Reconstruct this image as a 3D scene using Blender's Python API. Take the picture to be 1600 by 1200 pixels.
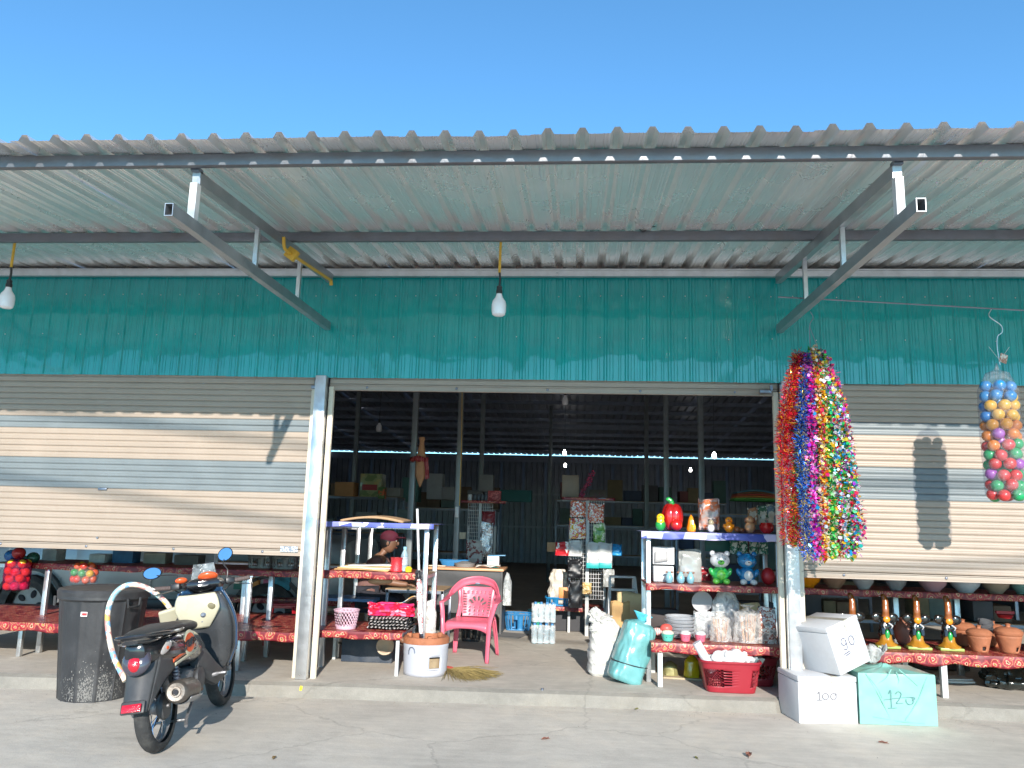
import bpy, bmesh, math, random
from mathutils import Vector, Matrix, Euler, noise
random.seed(7)
R = math.radians
for o in list(bpy.data.objects): bpy.data.objects.remove(o)
SC = bpy.context.scene
COL = SC.collection
# ------------------------------------------------------------------ camera
FPX = 1234.14
CPOS = Vector((0.2537, -7.0481, 1.5055))
_y, _p, _r = .0831, .1709, .0265
_f = Vector((-math.sin(_y)*math.cos(_p), math.cos(_y)*math.cos(_p), math.sin(_p)))
_rt = Vector((math.cos(_y), math.sin(_y), 0)); _u = _rt.cross(_f)
RT = _rt*math.cos(_r) + _u*math.sin(_r); UP = -_rt*math.sin(_r) + _u*math.cos(_r); FW = _f
cam_d = bpy.data.cameras.new('camera'); cam = bpy.data.objects.new('camera', cam_d); COL.objects.link(cam)
cam_d.sensor_width = 36; cam_d.lens = FPX/1600*36; cam_d.clip_end = 3000; cam_d.clip_start = .05
cam.matrix_world = Matrix(((RT.x, UP.x, -FW.x, CPOS.x), (RT.y, UP.y, -FW.y, CPOS.y), (RT.z, UP.z, -FW.z, CPOS.z), (0, 0, 0, 1)))
SC.camera = cam
# ------------------------------------------------------------------ light
SUN = Vector((-.165, 1, -.402)).normalized()
el = math.asin(-SUN.z); az = math.atan2(-SUN.x, -SUN.y)
w = bpy.data.worlds.new('World'); SC.world = w; w.use_nodes = True
nt = w.node_tree; bg = nt.nodes['Background']
sky = nt.nodes.new('ShaderNodeTexSky'); sky.sky_type = 'NISHITA'; sky.sun_disc = False
sky.sun_elevation = el; sky.sun_rotation = az; sky.air_density = .8; sky.dust_density = .1; sky.ozone_density = 2.2
tint = nt.nodes.new('ShaderNodeVectorMath'); tint.operation = 'MULTIPLY'; tint.inputs[1].default_value = (.58, .96, 1.06)
nt.links.new(sky.outputs[0], tint.inputs[0]); nt.links.new(tint.outputs[0], bg.inputs[0]); bg.inputs[1].default_value = .113
sd = bpy.data.lights.new('sun', 'SUN'); sd.energy = 2.75; sd.angle = R(.5); sd.color = (1, .93, .84)
so = bpy.data.objects.new('sun', sd); COL.objects.link(so); so.rotation_euler = SUN.to_track_quat('-Z', 'Y').to_euler()
so.location = (2, -8, 9)
vs = SC.view_settings; SC.display_settings.display_device = 'sRGB'
vs.view_transform = 'Standard'; vs.look = 'None'; vs.gamma = 1; vs.exposure = 1.38; vs.use_curve_mapping = False

# ------------------------------------------------------------------ pixel helpers (photo pixel + a known plane -> point)
def ray(px, py): return FW + RT*((px-800)/FPX) - UP*((py-600)/FPX)
def at(px, py, Y):
    d = ray(px, py); return CPOS + d*((Y-CPOS.y)/d.y)
def az_(px, py, Z):
    d = ray(px, py); return CPOS + d*((Z-CPOS.z)/d.z)

def atx(px, py, X):
    d = ray(px, py); return CPOS + d*((X-CPOS.x)/d.x)

# ------------------------------------------------------------------ materials
def srgb(h):
    h = h.lstrip('#'); v = [int(h[i:i+2], 16)/255 for i in (0, 2, 4)]
    return tuple(c/12.92 if c <= .04045 else ((c+.055)/1.055)**2.4 for c in v)
_M = {}
def N(nt, t, **k):
    n = nt.nodes.new(t)
    for a, b in k.items(): setattr(n, a, b)
    return n
def mat(name, col, rough=.6, metal=0, var=.12, vscale=6, bump=0, bscale=40, dirt=0, coat=0, alpha=1, trans=0, emit=0, spec=.5, dirtcol=(.35, .32, .28)):
    if name in _M: return _M[name]
    if isinstance(col, str): col = srgb(col)
    m = bpy.data.materials.new(name); m.use_nodes = True; nt = m.node_tree; L = nt.links
    b = nt.nodes['Principled BSDF']; b.inputs['Roughness'].default_value = rough; b.inputs['Metallic'].default_value = metal
    b.inputs['Specular IOR Level'].default_value = spec
    if coat: b.inputs['Coat Weight'].default_value = coat; b.inputs['Coat Roughness'].default_value = .08
    if trans: b.inputs['Transmission Weight'].default_value = trans
    if alpha < 1: b.inputs['Alpha'].default_value = alpha
    if emit: b.inputs['Emission Color'].default_value = (*col, 1); b.inputs['Emission Strength'].default_value = emit
    tc = N(nt, 'ShaderNodeTexCoord')
    n = N(nt, 'ShaderNodeTexNoise'); n.inputs['Scale'].default_value = vscale; n.inputs['Detail'].default_value = 6; n.inputs['Roughness'].default_value = .6
    L.new(tc.outputs['Object'], n.inputs['Vector'])
    mr = N(nt, 'ShaderNodeMapRange'); mr.inputs['From Min'].default_value = .3; mr.inputs['From Max'].default_value = .7
    mr.inputs['To Min'].default_value = 1-var; mr.inputs['To Max'].default_value = 1+var; L.new(n.outputs['Fac'], mr.inputs['Value'])
    vm = N(nt, 'ShaderNodeVectorMath', operation='SCALE'); vm.inputs[0].default_value = col; L.new(mr.outputs[0], vm.inputs['Scale'])
    out = vm.outputs[0]
    if dirt:
        n2 = N(nt, 'ShaderNodeTexNoise'); n2.inputs['Scale'].default_value = vscale*.37+.6; n2.inputs['Detail'].default_value = 9; n2.inputs['Roughness'].default_value = .68
        L.new(tc.outputs['Object'], n2.inputs['Vector'])
        m2 = N(nt, 'ShaderNodeMapRange'); m2.inputs['From Min'].default_value = .48; m2.inputs['From Max'].default_value = .75; m2.inputs['To Max'].default_value = dirt
        L.new(n2.outputs['Fac'], m2.inputs['Value'])
        mx = N(nt, 'ShaderNodeMix', data_type='RGBA'); L.new(m2.outputs[0], mx.inputs[0]); L.new(out, mx.inputs[6]); mx.inputs[7].default_value = (*dirtcol, 1)
        out = mx.outputs[2]
    L.new(out, b.inputs['Base Color'])
    rr = N(nt, 'ShaderNodeMapRange'); rr.inputs['From Min'].default_value = .3; rr.inputs['From Max'].default_value = .7
    rr.inputs['To Min'].default_value = max(0, rough-.07); rr.inputs['To Max'].default_value = min(1, rough+.07); L.new(n.outputs['Fac'], rr.inputs['Value']); L.new(rr.outputs[0], b.inputs['Roughness'])
    if bump:
        n3 = N(nt, 'ShaderNodeTexNoise'); n3.inputs['Scale'].default_value = bscale; n3.inputs['Detail'].default_value = 5
        L.new(tc.outputs['Object'], n3.inputs['Vector'])
        bp = N(nt, 'ShaderNodeBump'); bp.inputs['Strength'].default_value = bump; bp.inputs['Distance'].default_value = .01
        L.new(n3.outputs['Fac'], bp.inputs['Height']); L.new(bp.outputs[0], b.inputs['Normal'])
    _M[name] = m; m['_c'] = 1
    return m
def film(name, col=(.9, .92, .93), opac=.25, rough=.15):
    """thin clear plastic: part see-through, part milky, crinkled gloss"""
    if name in _M: return _M[name]
    m = bpy.data.materials.new(name); m.use_nodes = True; nt = m.node_tree; L = nt.links
    b = nt.nodes['Principled BSDF']; out = nt.nodes['Material Output']
    b.inputs['Base Color'].default_value = (*col, 1); b.inputs['Roughness'].default_value = rough
    tr = N(nt, 'ShaderNodeBsdfTransparent'); tr.inputs[0].default_value = (min(1, col[0]+.1), min(1, col[1]+.1), min(1, col[2]+.1), 1)
    mx = N(nt, 'ShaderNodeMixShader'); tc = N(nt, 'ShaderNodeTexCoord')
    n = N(nt, 'ShaderNodeTexNoise'); n.inputs['Scale'].default_value = 14; n.inputs['Detail'].default_value = 6; n.inputs['Distortion'].default_value = 1.2
    L.new(tc.outputs['Object'], n.inputs['Vector'])
    mr = N(nt, 'ShaderNodeMapRange'); mr.inputs['From Min'].default_value = .35; mr.inputs['From Max'].default_value = .7
    mr.inputs['To Min'].default_value = opac*.5; mr.inputs['To Max'].default_value = min(1, opac*1.7); L.new(n.outputs['Fac'], mr.inputs['Value'])
    L.new(mr.outputs[0], mx.inputs[0]); L.new(tr.outputs[0], mx.inputs[1]); L.new(b.outputs[0], mx.inputs[2]); L.new(mx.outputs[0], out.inputs[0])
    bp = N(nt, 'ShaderNodeBump'); bp.inputs['Strength'].default_value = .9; bp.inputs['Distance'].default_value = .02
    L.new(n.outputs['Fac'], bp.inputs['Height']); L.new(bp.outputs[0], b.inputs['Normal'])
    _M[name] = m; return m
def ramp_mat(name, stops, tex='island', scale=20, rough=.5, metal=0, coords='Object', interp='CONSTANT', bump=0, vec=(1, 1, 1), coat=0):
    """colour from a ramp driven by: island (per loose piece), noise, voronoi, wave"""
    if name in _M: return _M[name]
    m = bpy.data.materials.new(name); m.use_nodes = True; nt = m.node_tree; L = nt.links
    b = nt.nodes['Principled BSDF']; b.inputs['Roughness'].default_value = rough; b.inputs['Metallic'].default_value = metal
    if coat: b.inputs['Coat Weight'].default_value = coat
    cr = N(nt, 'ShaderNodeValToRGB'); cr.color_ramp.interpolation = interp
    els = cr.color_ramp.elements
    while len(els) > 1: els.remove(els[0])
    els[0].position = stops[0][0]; els[0].color = (*srgb(stops[0][1]), 1)
    for p, c in stops[1:]:
        e = els.new(p); e.color = (*srgb(c), 1)
    if tex == 'island':
        g = N(nt, 'ShaderNodeNewGeometry'); L.new(g.outputs['Random Per Island'], cr.inputs[0])
    else:
        tc = N(nt, 'ShaderNodeTexCoord'); mp = N(nt, 'ShaderNodeMapping'); mp.inputs['Scale'].default_value = vec
        L.new(tc.outputs[coords], mp.inputs['Vector'])
        if tex == 'noise':
            n = N(nt, 'ShaderNodeTexNoise'); n.inputs['Scale'].default_value = scale; n.inputs['Detail'].default_value = 3; o = n.outputs['Fac']
        elif tex == 'voronoi':
            n = N(nt, 'ShaderNodeTexVoronoi'); n.inputs['Scale'].default_value = scale; n.inputs['Randomness'].default_value = .35; o = n.outputs['Distance']
        elif tex == 'cell':
            n = N(nt, 'ShaderNodeTexVoronoi'); n.inputs['Scale'].default_value = scale; sp = N(nt, 'ShaderNodeSeparateColor'); L.new(n.outputs['Color'], sp.inputs[0]); o = sp.outputs[0]
        else:
            n = N(nt, 'ShaderNodeTexWave'); n.inputs['Scale'].default_value = scale; n.inputs['Distortion'].default_value = 6 if tex == 'zebra' else .4; o = n.outputs['Fac']
        L.new(mp.outputs[0], n.inputs['Vector']); L.new(o, cr.inputs[0])
        if bump:
            bp = N(nt, 'ShaderNodeBump'); bp.inputs['Strength'].default_value = bump; bp.inputs['Distance'].default_value = .005
            L.new(o, bp.inputs['Height']); L.new(bp.outputs[0], b.inputs['Normal'])
    L.new(cr.outputs[0], b.inputs['Base Color'])
    _M[name] = m; return m

# ------------------------------------------------------------------ mesh builder
class G:
    def __init__(s): s.bm = bmesh.new()
    def box(s, c, d, rot=None, bev=0):
        r = bmesh.ops.create_cube(s.bm, size=1); vs_ = r['verts']
        M = Matrix.Translation(Vector(c)) @ (rot.to_matrix().to_4x4() if isinstance(rot, Euler) else (rot or Matrix.Identity(4))) @ Matrix.Diagonal((*d, 1))
        bmesh.ops.transform(s.bm, matrix=M, verts=vs_)
        if bev:
            es = list({e for v in vs_ for e in v.link_edges})
            bmesh.ops.bevel(s.bm, geom=es, offset=bev, segments=2, affect='EDGES', profile=.5)
        return s
    def beam(s, a, b, wd, ht, up=(0, 0, 1)):
        a = Vector(a); b = Vector(b); d = (b-a); L = d.length; d.normalize(); up = Vector(up)
        x = d.cross(up).normalized(); z = x.cross(d)
        M = Matrix(((x.x, d.x, z.x, 0), (x.y, d.y, z.y, 0), (x.z, d.z, z.z, 0), (0, 0, 0, 1)))
        return s.box((a+b)/2, (wd, L, ht), M)
    def tube(s, pts, r, seg=8, closed=False, cap=True, flat=1):
        pts = [Vector(p) for p in pts]; n = len(pts)
        rs = r if isinstance(r, (list, tuple)) else [r]*n
        rings = []; prev = None
        for i, p in enumerate(pts):
            if closed: t = pts[(i+1) % n]-pts[i-1]
            else: t = pts[min(i+1, n-1)]-pts[max(i-1, 0)]
            if t.length < 1e-9: t = Vector((0, 0, 1))
            t.normalize()
            if prev is None:
                a = Vector((0, 0, 1)) if abs(t.z) < .9 else Vector((1, 0, 0))
                u = t.cross(a).normalized()
            else:
                u = (prev - t*prev.dot(t));
                u = u.normalized() if u.length > 1e-6 else t.orthogonal().normalized()
            prev = u; v = t.cross(u)
            rings.append([s.bm.verts.new(p + (u*math.cos(k*2*math.pi/seg) + v*math.sin(k*2*math.pi/seg)*flat)*rs[i]) for k in range(seg)])
        m = n if closed else n-1
        for i in range(m):
            A, B = rings[i], rings[(i+1) % n]
            for k in range(seg): s.bm.faces.new((A[k], A[(k+1) % seg], B[(k+1) % seg], B[k]))
        if cap and not closed:
            s.bm.faces.new(rings[0][::-1]); s.bm.faces.new(rings[-1])
        return s
    def lathe(s, prof, c=(0, 0, 0), seg=20, M=None, arc=1.0, wob=0, wf=3):
        c = Vector(c); rings = []
        full = arc >= .999
        n = seg if full else seg+1
        for r, z in prof:
            if r < 1e-5: rings.append([s.bm.verts.new((0, 0, z))]); continue
            ring = []
            for k in range(n):
                a = k*2*math.pi*arc/seg; q = r
                if wob: q = r*(1+wob*noise.noise(Vector((math.cos(a)*wf, math.sin(a)*wf, z*wf*3+c.x*7))))
                ring.append(s.bm.verts.new((q*math.cos(a), q*math.sin(a), z)))
            rings.append(ring)
        for A, B in zip(rings, rings[1:]):
            la, lb = len(A), len(B)
            if la == 1 and lb == 1: continue
            for k in range(seg if full else seg):
                k2 = (k+1) % n if full else k+1
                if la == 1: s.bm.faces.new((A[0], B[k2], B[k]))
                elif lb == 1: s.bm.faces.new((A[k], A[k2], B[0]))
                else: s.bm.faces.new((A[k], A[k2], B[k2], B[k]))
        T = Matrix.Translation(c) @ (M or Matrix.Identity(4))
        bmesh.ops.transform(s.bm, matrix=T, verts=[v for rg in rings for v in rg])
        return s
    def ell(s, c, rad, seg=14, ring=9, rot=None, nz=0, nf=4):
        r = bmesh.ops.create_uvsphere(s.bm, u_segments=seg, v_segments=ring, radius=1)
        if nz:
            for v in r['verts']: v.co *= 1+nz*noise.noise(v.co*nf+Vector(c)*5)
        if isinstance(rad, (int, float)): rad = (rad,)*3
        M = Matrix.Translation(Vector(c)) @ (rot.to_matrix().to_4x4() if isinstance(rot, Euler) else (rot or Matrix.Identity(4))) @ Matrix.Diagonal((*rad, 1))
        bmesh.ops.transform(s.bm, matrix=M, verts=r['verts'])
        return s
    def poly(s, pts, d):
        """closed outline (3D points) extruded by vector d"""
        d = Vector(d); A = [s.bm.verts.new(p) for p in pts]; B = [s.bm.verts.new(Vector(p)+d) for p in pts]
        s.bm.faces.new(A[::-1]); s.bm.faces.new(B); n = len(A)
        for i in range(n): s.bm.faces.new((A[i], A[(i+1) % n], B[(i+1) % n], B[i]))
        return s
    def grid(s, fn, nu, nv, closeu=False):
        V = [[s.bm.verts.new(fn(i/nu, j/nv)) for j in range(nv+1)] for i in range(nu if closeu else nu+1)]
        for i in range(nu):
            A = V[i]; B = V[(i+1) % len(V)]
            for j in range(nv): s.bm.faces.new((A[j], B[j], B[j+1], A[j+1]))
        return s
    def loft(s, secs, seg=20, p=2.4):
        """closed body lofted through sections (centre, half width, half height) along x; superellipse"""
        rings = []
        for (x, cy, cz, hw, hh) in secs:
            rg = []
            for k in range(seg):
                a = 2*math.pi*k/seg; c_, s_ = math.cos(a), math.sin(a)
                rg.append(s.bm.verts.new((x, cy+hw*math.copysign(abs(c_)**(2/p), c_), cz+hh*math.copysign(abs(s_)**(2/p), s_))))
            rings.append(rg)
        for A, B in zip(rings, rings[1:]):
            for k in range(seg): s.bm.faces.new((A[k], A[(k+1) % seg], B[(k+1) % seg], B[k]))
        s.bm.faces.new(rings[0][::-1]); s.bm.faces.new(rings[-1]); return s
    def move(s, M): bmesh.ops.transform(s.bm, matrix=M, verts=s.bm.verts[:]); return s
    def mesh(s, name, m, smooth=True, up=False):
        bmesh.ops.recalc_face_normals(s.bm, faces=s.bm.faces[:])
        if len(s.bm.faces) and all(abs(f.normal.z) > .99 for f in s.bm.faces):
            for f in s.bm.faces:
                if f.normal.z < 0: f.normal_flip()
        me = bpy.data.meshes.new(name); s.bm.to_mesh(me); s.bm.free()
        for mm in (m if isinstance(m, (list, tuple)) else [m]): me.materials.append(mm)
        if smooth:
            for p in me.polygons: p.use_smooth = True
            try: me.set_sharp_from_angle(angle=R(38))
            except Exception: pass
        return me
    def obj(s, name, m, parent=None, smooth=True, solid=0, sub=0, stuff=False):
        o = bpy.data.objects.new(name, s.mesh(name, m, smooth)); COL.objects.link(o)
        if parent: o.parent = parent
        if solid:
            md = o.modifiers.new('solidify', 'SOLIDIFY'); md.thickness = solid; md.offset = 0
        if sub:
            md = o.modifiers.new('subsurf', 'SUBSURF'); md.levels = sub; md.render_levels = sub
        if stuff: o['kind'] = 'stuff'
        return o
def tag(o, label=None, cat=None, group=None, kind=None):
    if label: o['label'] = label
    if cat: o['category'] = cat
    if group: o['group'] = group
    if kind: o['kind'] = kind
    return o
def thing(name, label, cat, loc=(0, 0, 0), rz=0, group=None):
    o = bpy.data.objects.new(name, None); COL.objects.link(o); o.empty_display_size = .1
    o.location = loc; o.rotation_euler = (0, 0, rz); return tag(o, label, cat, group)
def single(g, name, m, label, cat, loc=(0, 0, 0), rz=0, group=None, smooth=True, solid=0, sub=0):
    o = g.obj(name, m, None, smooth, solid, sub); o.location = loc; o.rotation_euler = (0, 0, rz); return tag(o, label, cat, group)
def inst(name, me, parent, loc=(0, 0, 0), rot=(0, 0, 0), label=None):
    o = bpy.data.objects.new(name, me); COL.objects.link(o); o.parent = parent; o.location = loc; o.rotation_euler = rot
    if label: o['label'] = label
    return o
def kids(o): return [c for c in bpy.data.objects if c.parent == o]
def dup(root, loc, rz=None, label=None, scale=None, tint=None):
    r = root.copy(); COL.objects.link(r); r.location = loc
    if rz is not None: r.rotation_euler = (0, 0, rz)
    if label: r['label'] = label
    if scale: r.scale = (scale,)*3 if isinstance(scale, (int, float)) else scale
    for ch in kids(root):
        c = ch.copy(); COL.objects.link(c); c.parent = r
        for g_ in kids(ch):
            d = g_.copy(); COL.objects.link(d); d.parent = c
    return r
RX = lambda a: Matrix.Rotation(a, 4, 'X')
RY = lambda a: Matrix.Rotation(a, 4, 'Y')
RZ = lambda a: Matrix.Rotation(a, 4, 'Z')
TR = lambda *a: Matrix.Translation(Vector(a))
def smoothpath(pts, n=6):
    """Catmull-Rom through points"""
    P = [Vector(p) for p in pts]; P = [P[0]*2-P[1]]+P+[P[-1]*2-P[-2]]; out = []
    for i in range(1, len(P)-2):
        for k in range(n):
            t = k/n; a, b, c, d = P[i-1:i+3]
            out.append(.5*((2*b)+(c-a)*t+(2*a-5*b+4*c-d)*t*t+(3*b-a-3*c+d)*t**3))
    out.append(P[-2]); return out

def worldpos(m):
    """pattern laid over the whole wall, so that alike sheets and slats do not repeat it"""
    nt = m.node_tree; g = N(nt, 'ShaderNodeNewGeometry')
    for l in list(nt.links):
        if l.from_node.type == 'TEX_COORD': nt.links.new(g.outputs['Position'], l.to_socket)
# palette
steel = mat('galvanised_steel', (.62, .64, .66), .34, .85, .12, 9, .15, 60, dirt=.25)
steel_d = mat('dark_steel', (.24, .26, .31), .42, .8, .15, 9)
zinc = mat('zinc_sheet', (.90, .89, .87), .26, .62, .04, 1.2, 0, 18, dirt=.04)
def brushed(m):
    nt = m.node_tree; L = nt.links; b = nt.nodes['Principled BSDF']; tc = N(nt, 'ShaderNodeTexCoord'); mp = N(nt, 'ShaderNodeMapping'); mp.inputs['Scale'].default_value = (55, .5, 0)
    n = N(nt, 'ShaderNodeTexNoise'); n.inputs['Scale'].default_value = 1; n.inputs['Detail'].default_value = 4; L.new(tc.outputs['Object'], mp.inputs[0]); L.new(mp.outputs[0], n.inputs['Vector'])
    bp = N(nt, 'ShaderNodeBump'); bp.inputs['Strength'].default_value = .5; bp.inputs['Distance'].default_value = .004; L.new(n.outputs['Fac'], bp.inputs['Height']); L.new(bp.outputs[0], b.inputs['Normal'])
brushed(zinc)
white_steel = mat('white_painted_steel', (.55, .56, .55), .4, 0, .05, 12, dirt=.25)
teal = mat('teal_paint', (.001, .30, .295), .4, 0, .10, 3, 0, 7, coat=1, spec=.3)
teal.node_tree.nodes['Principled BSDF'].inputs['Coat Roughness'].default_value = .035
teal.node_tree.nodes['Principled BSDF'].inputs['Coat IOR'].default_value = 1.5
teal_dk = mat('teal_paint_inside', (.05, .09, .11), .5, .2, .2, 3)
beige = mat('beige_slat', (.345, .278, .222), .42, 0, .05, 3, .06, 8, dirt=.30, dirtcol=(.24, .19, .14))
greysl = mat('grey_slat', (.165, .19, .20), .42, 0, .07, 3, .06, 8, dirt=.3, dirtcol=(.12, .125, .12))
for m_ in (teal, beige, greysl, zinc): worldpos(m_)
black_pl = mat('black_plastic', (.022, .023, .026), .42, 0, .2, 8)
rubber = mat('rubber', (.03, .03, .03), .8, 0, .25, 20, .3, 90, dirt=.35, dirtcol=(.2, .19, .17))
chrome = mat('chrome', (.8, .8, .82), .12, 1, .03)
yellow_pvc = mat('yellow_conduit', (.62, .38, .04), .45, 0, .1)
white_pl = mat('white_plastic', (.62, .62, .62), .35, 0, .04)
card = mat('cardboard', (.42, .27, .15), .85, 0, .1, 8, .2, 50)
terra = mat('terracotta', (.36, .13, .06), .75, 0, .22, 9, .3, 40, dirt=.3, dirtcol=(.22, .1, .06))
paper = mat('paper', (.58, .57, .54), .8, 0, .06)
clear = film('clear_film'); milky = film('milky_film', (.85, .87, .87), .42)
redcloth = None
def cloth_red():
    global redcloth
    m = bpy.data.materials.new('red_floral_cloth'); m.use_nodes = True; nt = m.node_tree; L = nt.links; b = nt.nodes['Principled BSDF']; b.inputs['Roughness'].default_value = .45
    tc = N(nt, 'ShaderNodeTexCoord')
    sx = N(nt, 'ShaderNodeSeparateXYZ'); L.new(tc.outputs['Object'], sx.inputs[0])
    ad = N(nt, 'ShaderNodeMath', operation='SUBTRACT'); L.new(sx.outputs[1], ad.inputs[0]); L.new(sx.outputs[2], ad.inputs[1])
    cb = N(nt, 'ShaderNodeCombineXYZ'); L.new(sx.outputs[0], cb.inputs[0]); L.new(ad.outputs[0], cb.inputs[1])
    v = N(nt, 'ShaderNodeTexVoronoi', voronoi_dimensions='2D'); v.inputs['Scale'].default_value = 11; v.inputs['Randomness'].default_value = .65; L.new(cb.outputs[0], v.inputs['Vector'])
    n = N(nt, 'ShaderNodeTexNoise'); n.inputs['Scale'].default_value = 34; L.new(cb.outputs[0], n.inputs['Vector'])
    a2 = N(nt, 'ShaderNodeMath', operation='MULTIPLY_ADD'); L.new(n.outputs['Fac'], a2.inputs[0]); a2.inputs[1].default_value = .46; L.new(v.outputs['Distance'], a2.inputs[2])
    cr = N(nt, 'ShaderNodeValToRGB'); cr.color_ramp.interpolation = 'CONSTANT'; e = cr.color_ramp.elements
    cols = [(0, '#b58a3a'), (.26, '#5c1216'), (.33, '#c9a07e'), (.40, '#a02630'), (.52, '#84161f'), (.60, '#b08a5a'), (.64, '#9c3038'), (.74, '#6d1620')]
    e[0].position = 0; e[0].color = (*srgb(cols[0][1]), 1); e[1].position = cols[1][0]; e[1].color = (*srgb(cols[1][1]), 1)
    for p, c in cols[2:]: q = e.new(p); q.color = (*srgb(c), 1)
    L.new(a2.outputs[0], cr.inputs[0]); L.new(cr.outputs[0], b.inputs['Base Color']); redcloth = m
cloth_red()
plum = mat('plum_table_top', (.30, .10, .11), .28, 0, .25, 14, dirt=.2, dirtcol=(.4, .25, .22))
bluecloth = ramp_mat('blue_check_cloth', [(0, '#5460b0'), (.3, '#8088d0'), (.5, '#cfc8e8'), (.68, '#3c4a9c'), (.85, '#a8aee0')], 'cell', 9, .5, vec=(1, .3, .8))
# ================================================================== SETTING
def concrete(name, base, sc=1.0, dark=.75):
    m = bpy.data.materials.new(name); m.use_nodes = True; nt = m.node_tree; L = nt.links; b = nt.nodes['Principled BSDF']; b.inputs['Roughness'].default_value = .85
    tc = N(nt, 'ShaderNodeTexCoord')
    def no(scale, det, rough=.6, vec=None):
        n = N(nt, 'ShaderNodeTexNoise'); n.inputs['Scale'].default_value = scale; n.inputs['Detail'].default_value = det; n.inputs['Roughness'].default_value = rough
        if vec:
            mp = N(nt, 'ShaderNodeMapping'); mp.inputs['Scale'].default_value = vec; L.new(tc.outputs['Object'], mp.inputs['Vector']); L.new(mp.outputs[0], n.inputs['Vector'])
        else: L.new(tc.outputs['Object'], n.inputs['Vector'])
        return n
    def rng(src, a, b_, c, d):
        r = N(nt, 'ShaderNodeMapRange'); r.inputs['From Min'].default_value = a; r.inputs['From Max'].default_value = b_; r.inputs['To Min'].default_value = c; r.inputs['To Max'].default_value = d
        L.new(src, r.inputs['Value']); return r.outputs[0]
    big = rng(no(.55*sc, 8, .65).outputs['Fac'], .3, .7, dark, 1.14)
    mid = rng(no(5*sc, 8, .7).outputs['Fac'], .3, .7, .9, 1.08)
    swp = rng(no(2.2, 5, .6, (1, 7, 1)).outputs['Fac'], .35, .7, .93, 1.05)      # trowel / brush drag
    fine = rng(no(140, 3).outputs['Fac'], .3, .7, .9, 1.1)
    sp = N(nt, 'ShaderNodeTexVoronoi'); sp.inputs['Scale'].default_value = 22; L.new(tc.outputs['Object'], sp.inputs['Vector'])
    spk = rng(sp.outputs['Distance'], .02, .07, .72, 1)
    out = None
    for f in (big, mid, swp, fine, spk):
        if out is None: out = f; continue
        q = N(nt, 'ShaderNodeMath', operation='MULTIPLY'); L.new(out, q.inputs[0]); L.new(f, q.inputs[1]); out = q.outputs[0]
    # hairline cracks
    dn = no(3, 5); dm = N(nt, 'ShaderNodeVectorMath', operation='SCALE'); L.new(dn.outputs['Color'], dm.inputs[0]); dm.inputs['Scale'].default_value = .35
    da = N(nt, 'ShaderNodeVectorMath', operation='ADD'); L.new(tc.outputs['Object'], da.inputs[0]); L.new(dm.outputs[0], da.inputs[1])
    vc = N(nt, 'ShaderNodeTexVoronoi', feature='DISTANCE_TO_EDGE'); vc.inputs['Scale'].default_value = .42; L.new(da.outputs[0], vc.inputs['Vector'])
    ck = rng(vc.outputs['Distance'], .0, .006, .8, 1)
    q = N(nt, 'ShaderNodeMath', operation='MULTIPLY'); L.new(out, q.inputs[0]); L.new(ck, q.inputs[1]); out = q.outputs[0]
    vm = N(nt, 'ShaderNodeVectorMath', operation='SCALE'); vm.inputs[0].default_value = base; L.new(out, vm.inputs['Scale'])
    st = rng(no(1.9, 6, .55).outputs['Fac'], .64, .72, 1, .86)
    tr = rng(no(1, 4, .5, (.35, 3.2, 1)).outputs['Fac'], .60, .68, 1, .94)
    for f in (st, tr):
        q = N(nt, 'ShaderNodeMath', operation='MULTIPLY'); L.new(out, q.inputs[0]); L.new(f, q.inputs[1]); out = q.outputs[0]
    vm = N(nt, 'ShaderNodeVectorMath', operation='SCALE'); vm.inputs[0].default_value = base; L.new(out, vm.inputs['Scale'])
    # warm dust in patches
    du = rng(no(1.1, 7, .7).outputs['Fac'], .5, .8, 0, .5)
    mx = N(nt, 'ShaderNodeMix', data_type='RGBA'); L.new(du, mx.inputs[0]); L.new(vm.outputs[0], mx.inputs[6]); mx.inputs[7].default_value = (base[0]*1.1, base[1]*1.0, base[2]*.86, 1)
    L.new(mx.outputs[2], b.inputs['Base Color'])
    bp = N(nt, 'ShaderNodeBump'); bp.inputs['Strength'].default_value = .35; bp.inputs['Distance'].default_value = .012
    hh = N(nt, 'ShaderNodeMath', operation='ADD'); L.new(no(16, 8, .7).outputs['Fac'], hh.inputs[0]); L.new(ck, hh.inputs[1]); L.new(hh.outputs[0], bp.inputs['Height']); L.new(bp.outputs[0], b.inputs['Normal'])
    return m
conc = concrete('yard_concrete', (.56, .52, .455)); conc2 = concrete('slab_concrete', (.49, .45, .39), 1.7, .85)
g = G(); g.grid(lambda u, v: Vector((-400+800*u, -400+800*v, 0)), 40, 40)
tag(g.obj('ground', conc, smooth=False), kind='structure')
curbm = concrete('worn_slab_edge_dimmed', (.25, .235, .205), 3, .8)  # worn edge; colour darkened to offset the sun striking these faces
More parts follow.
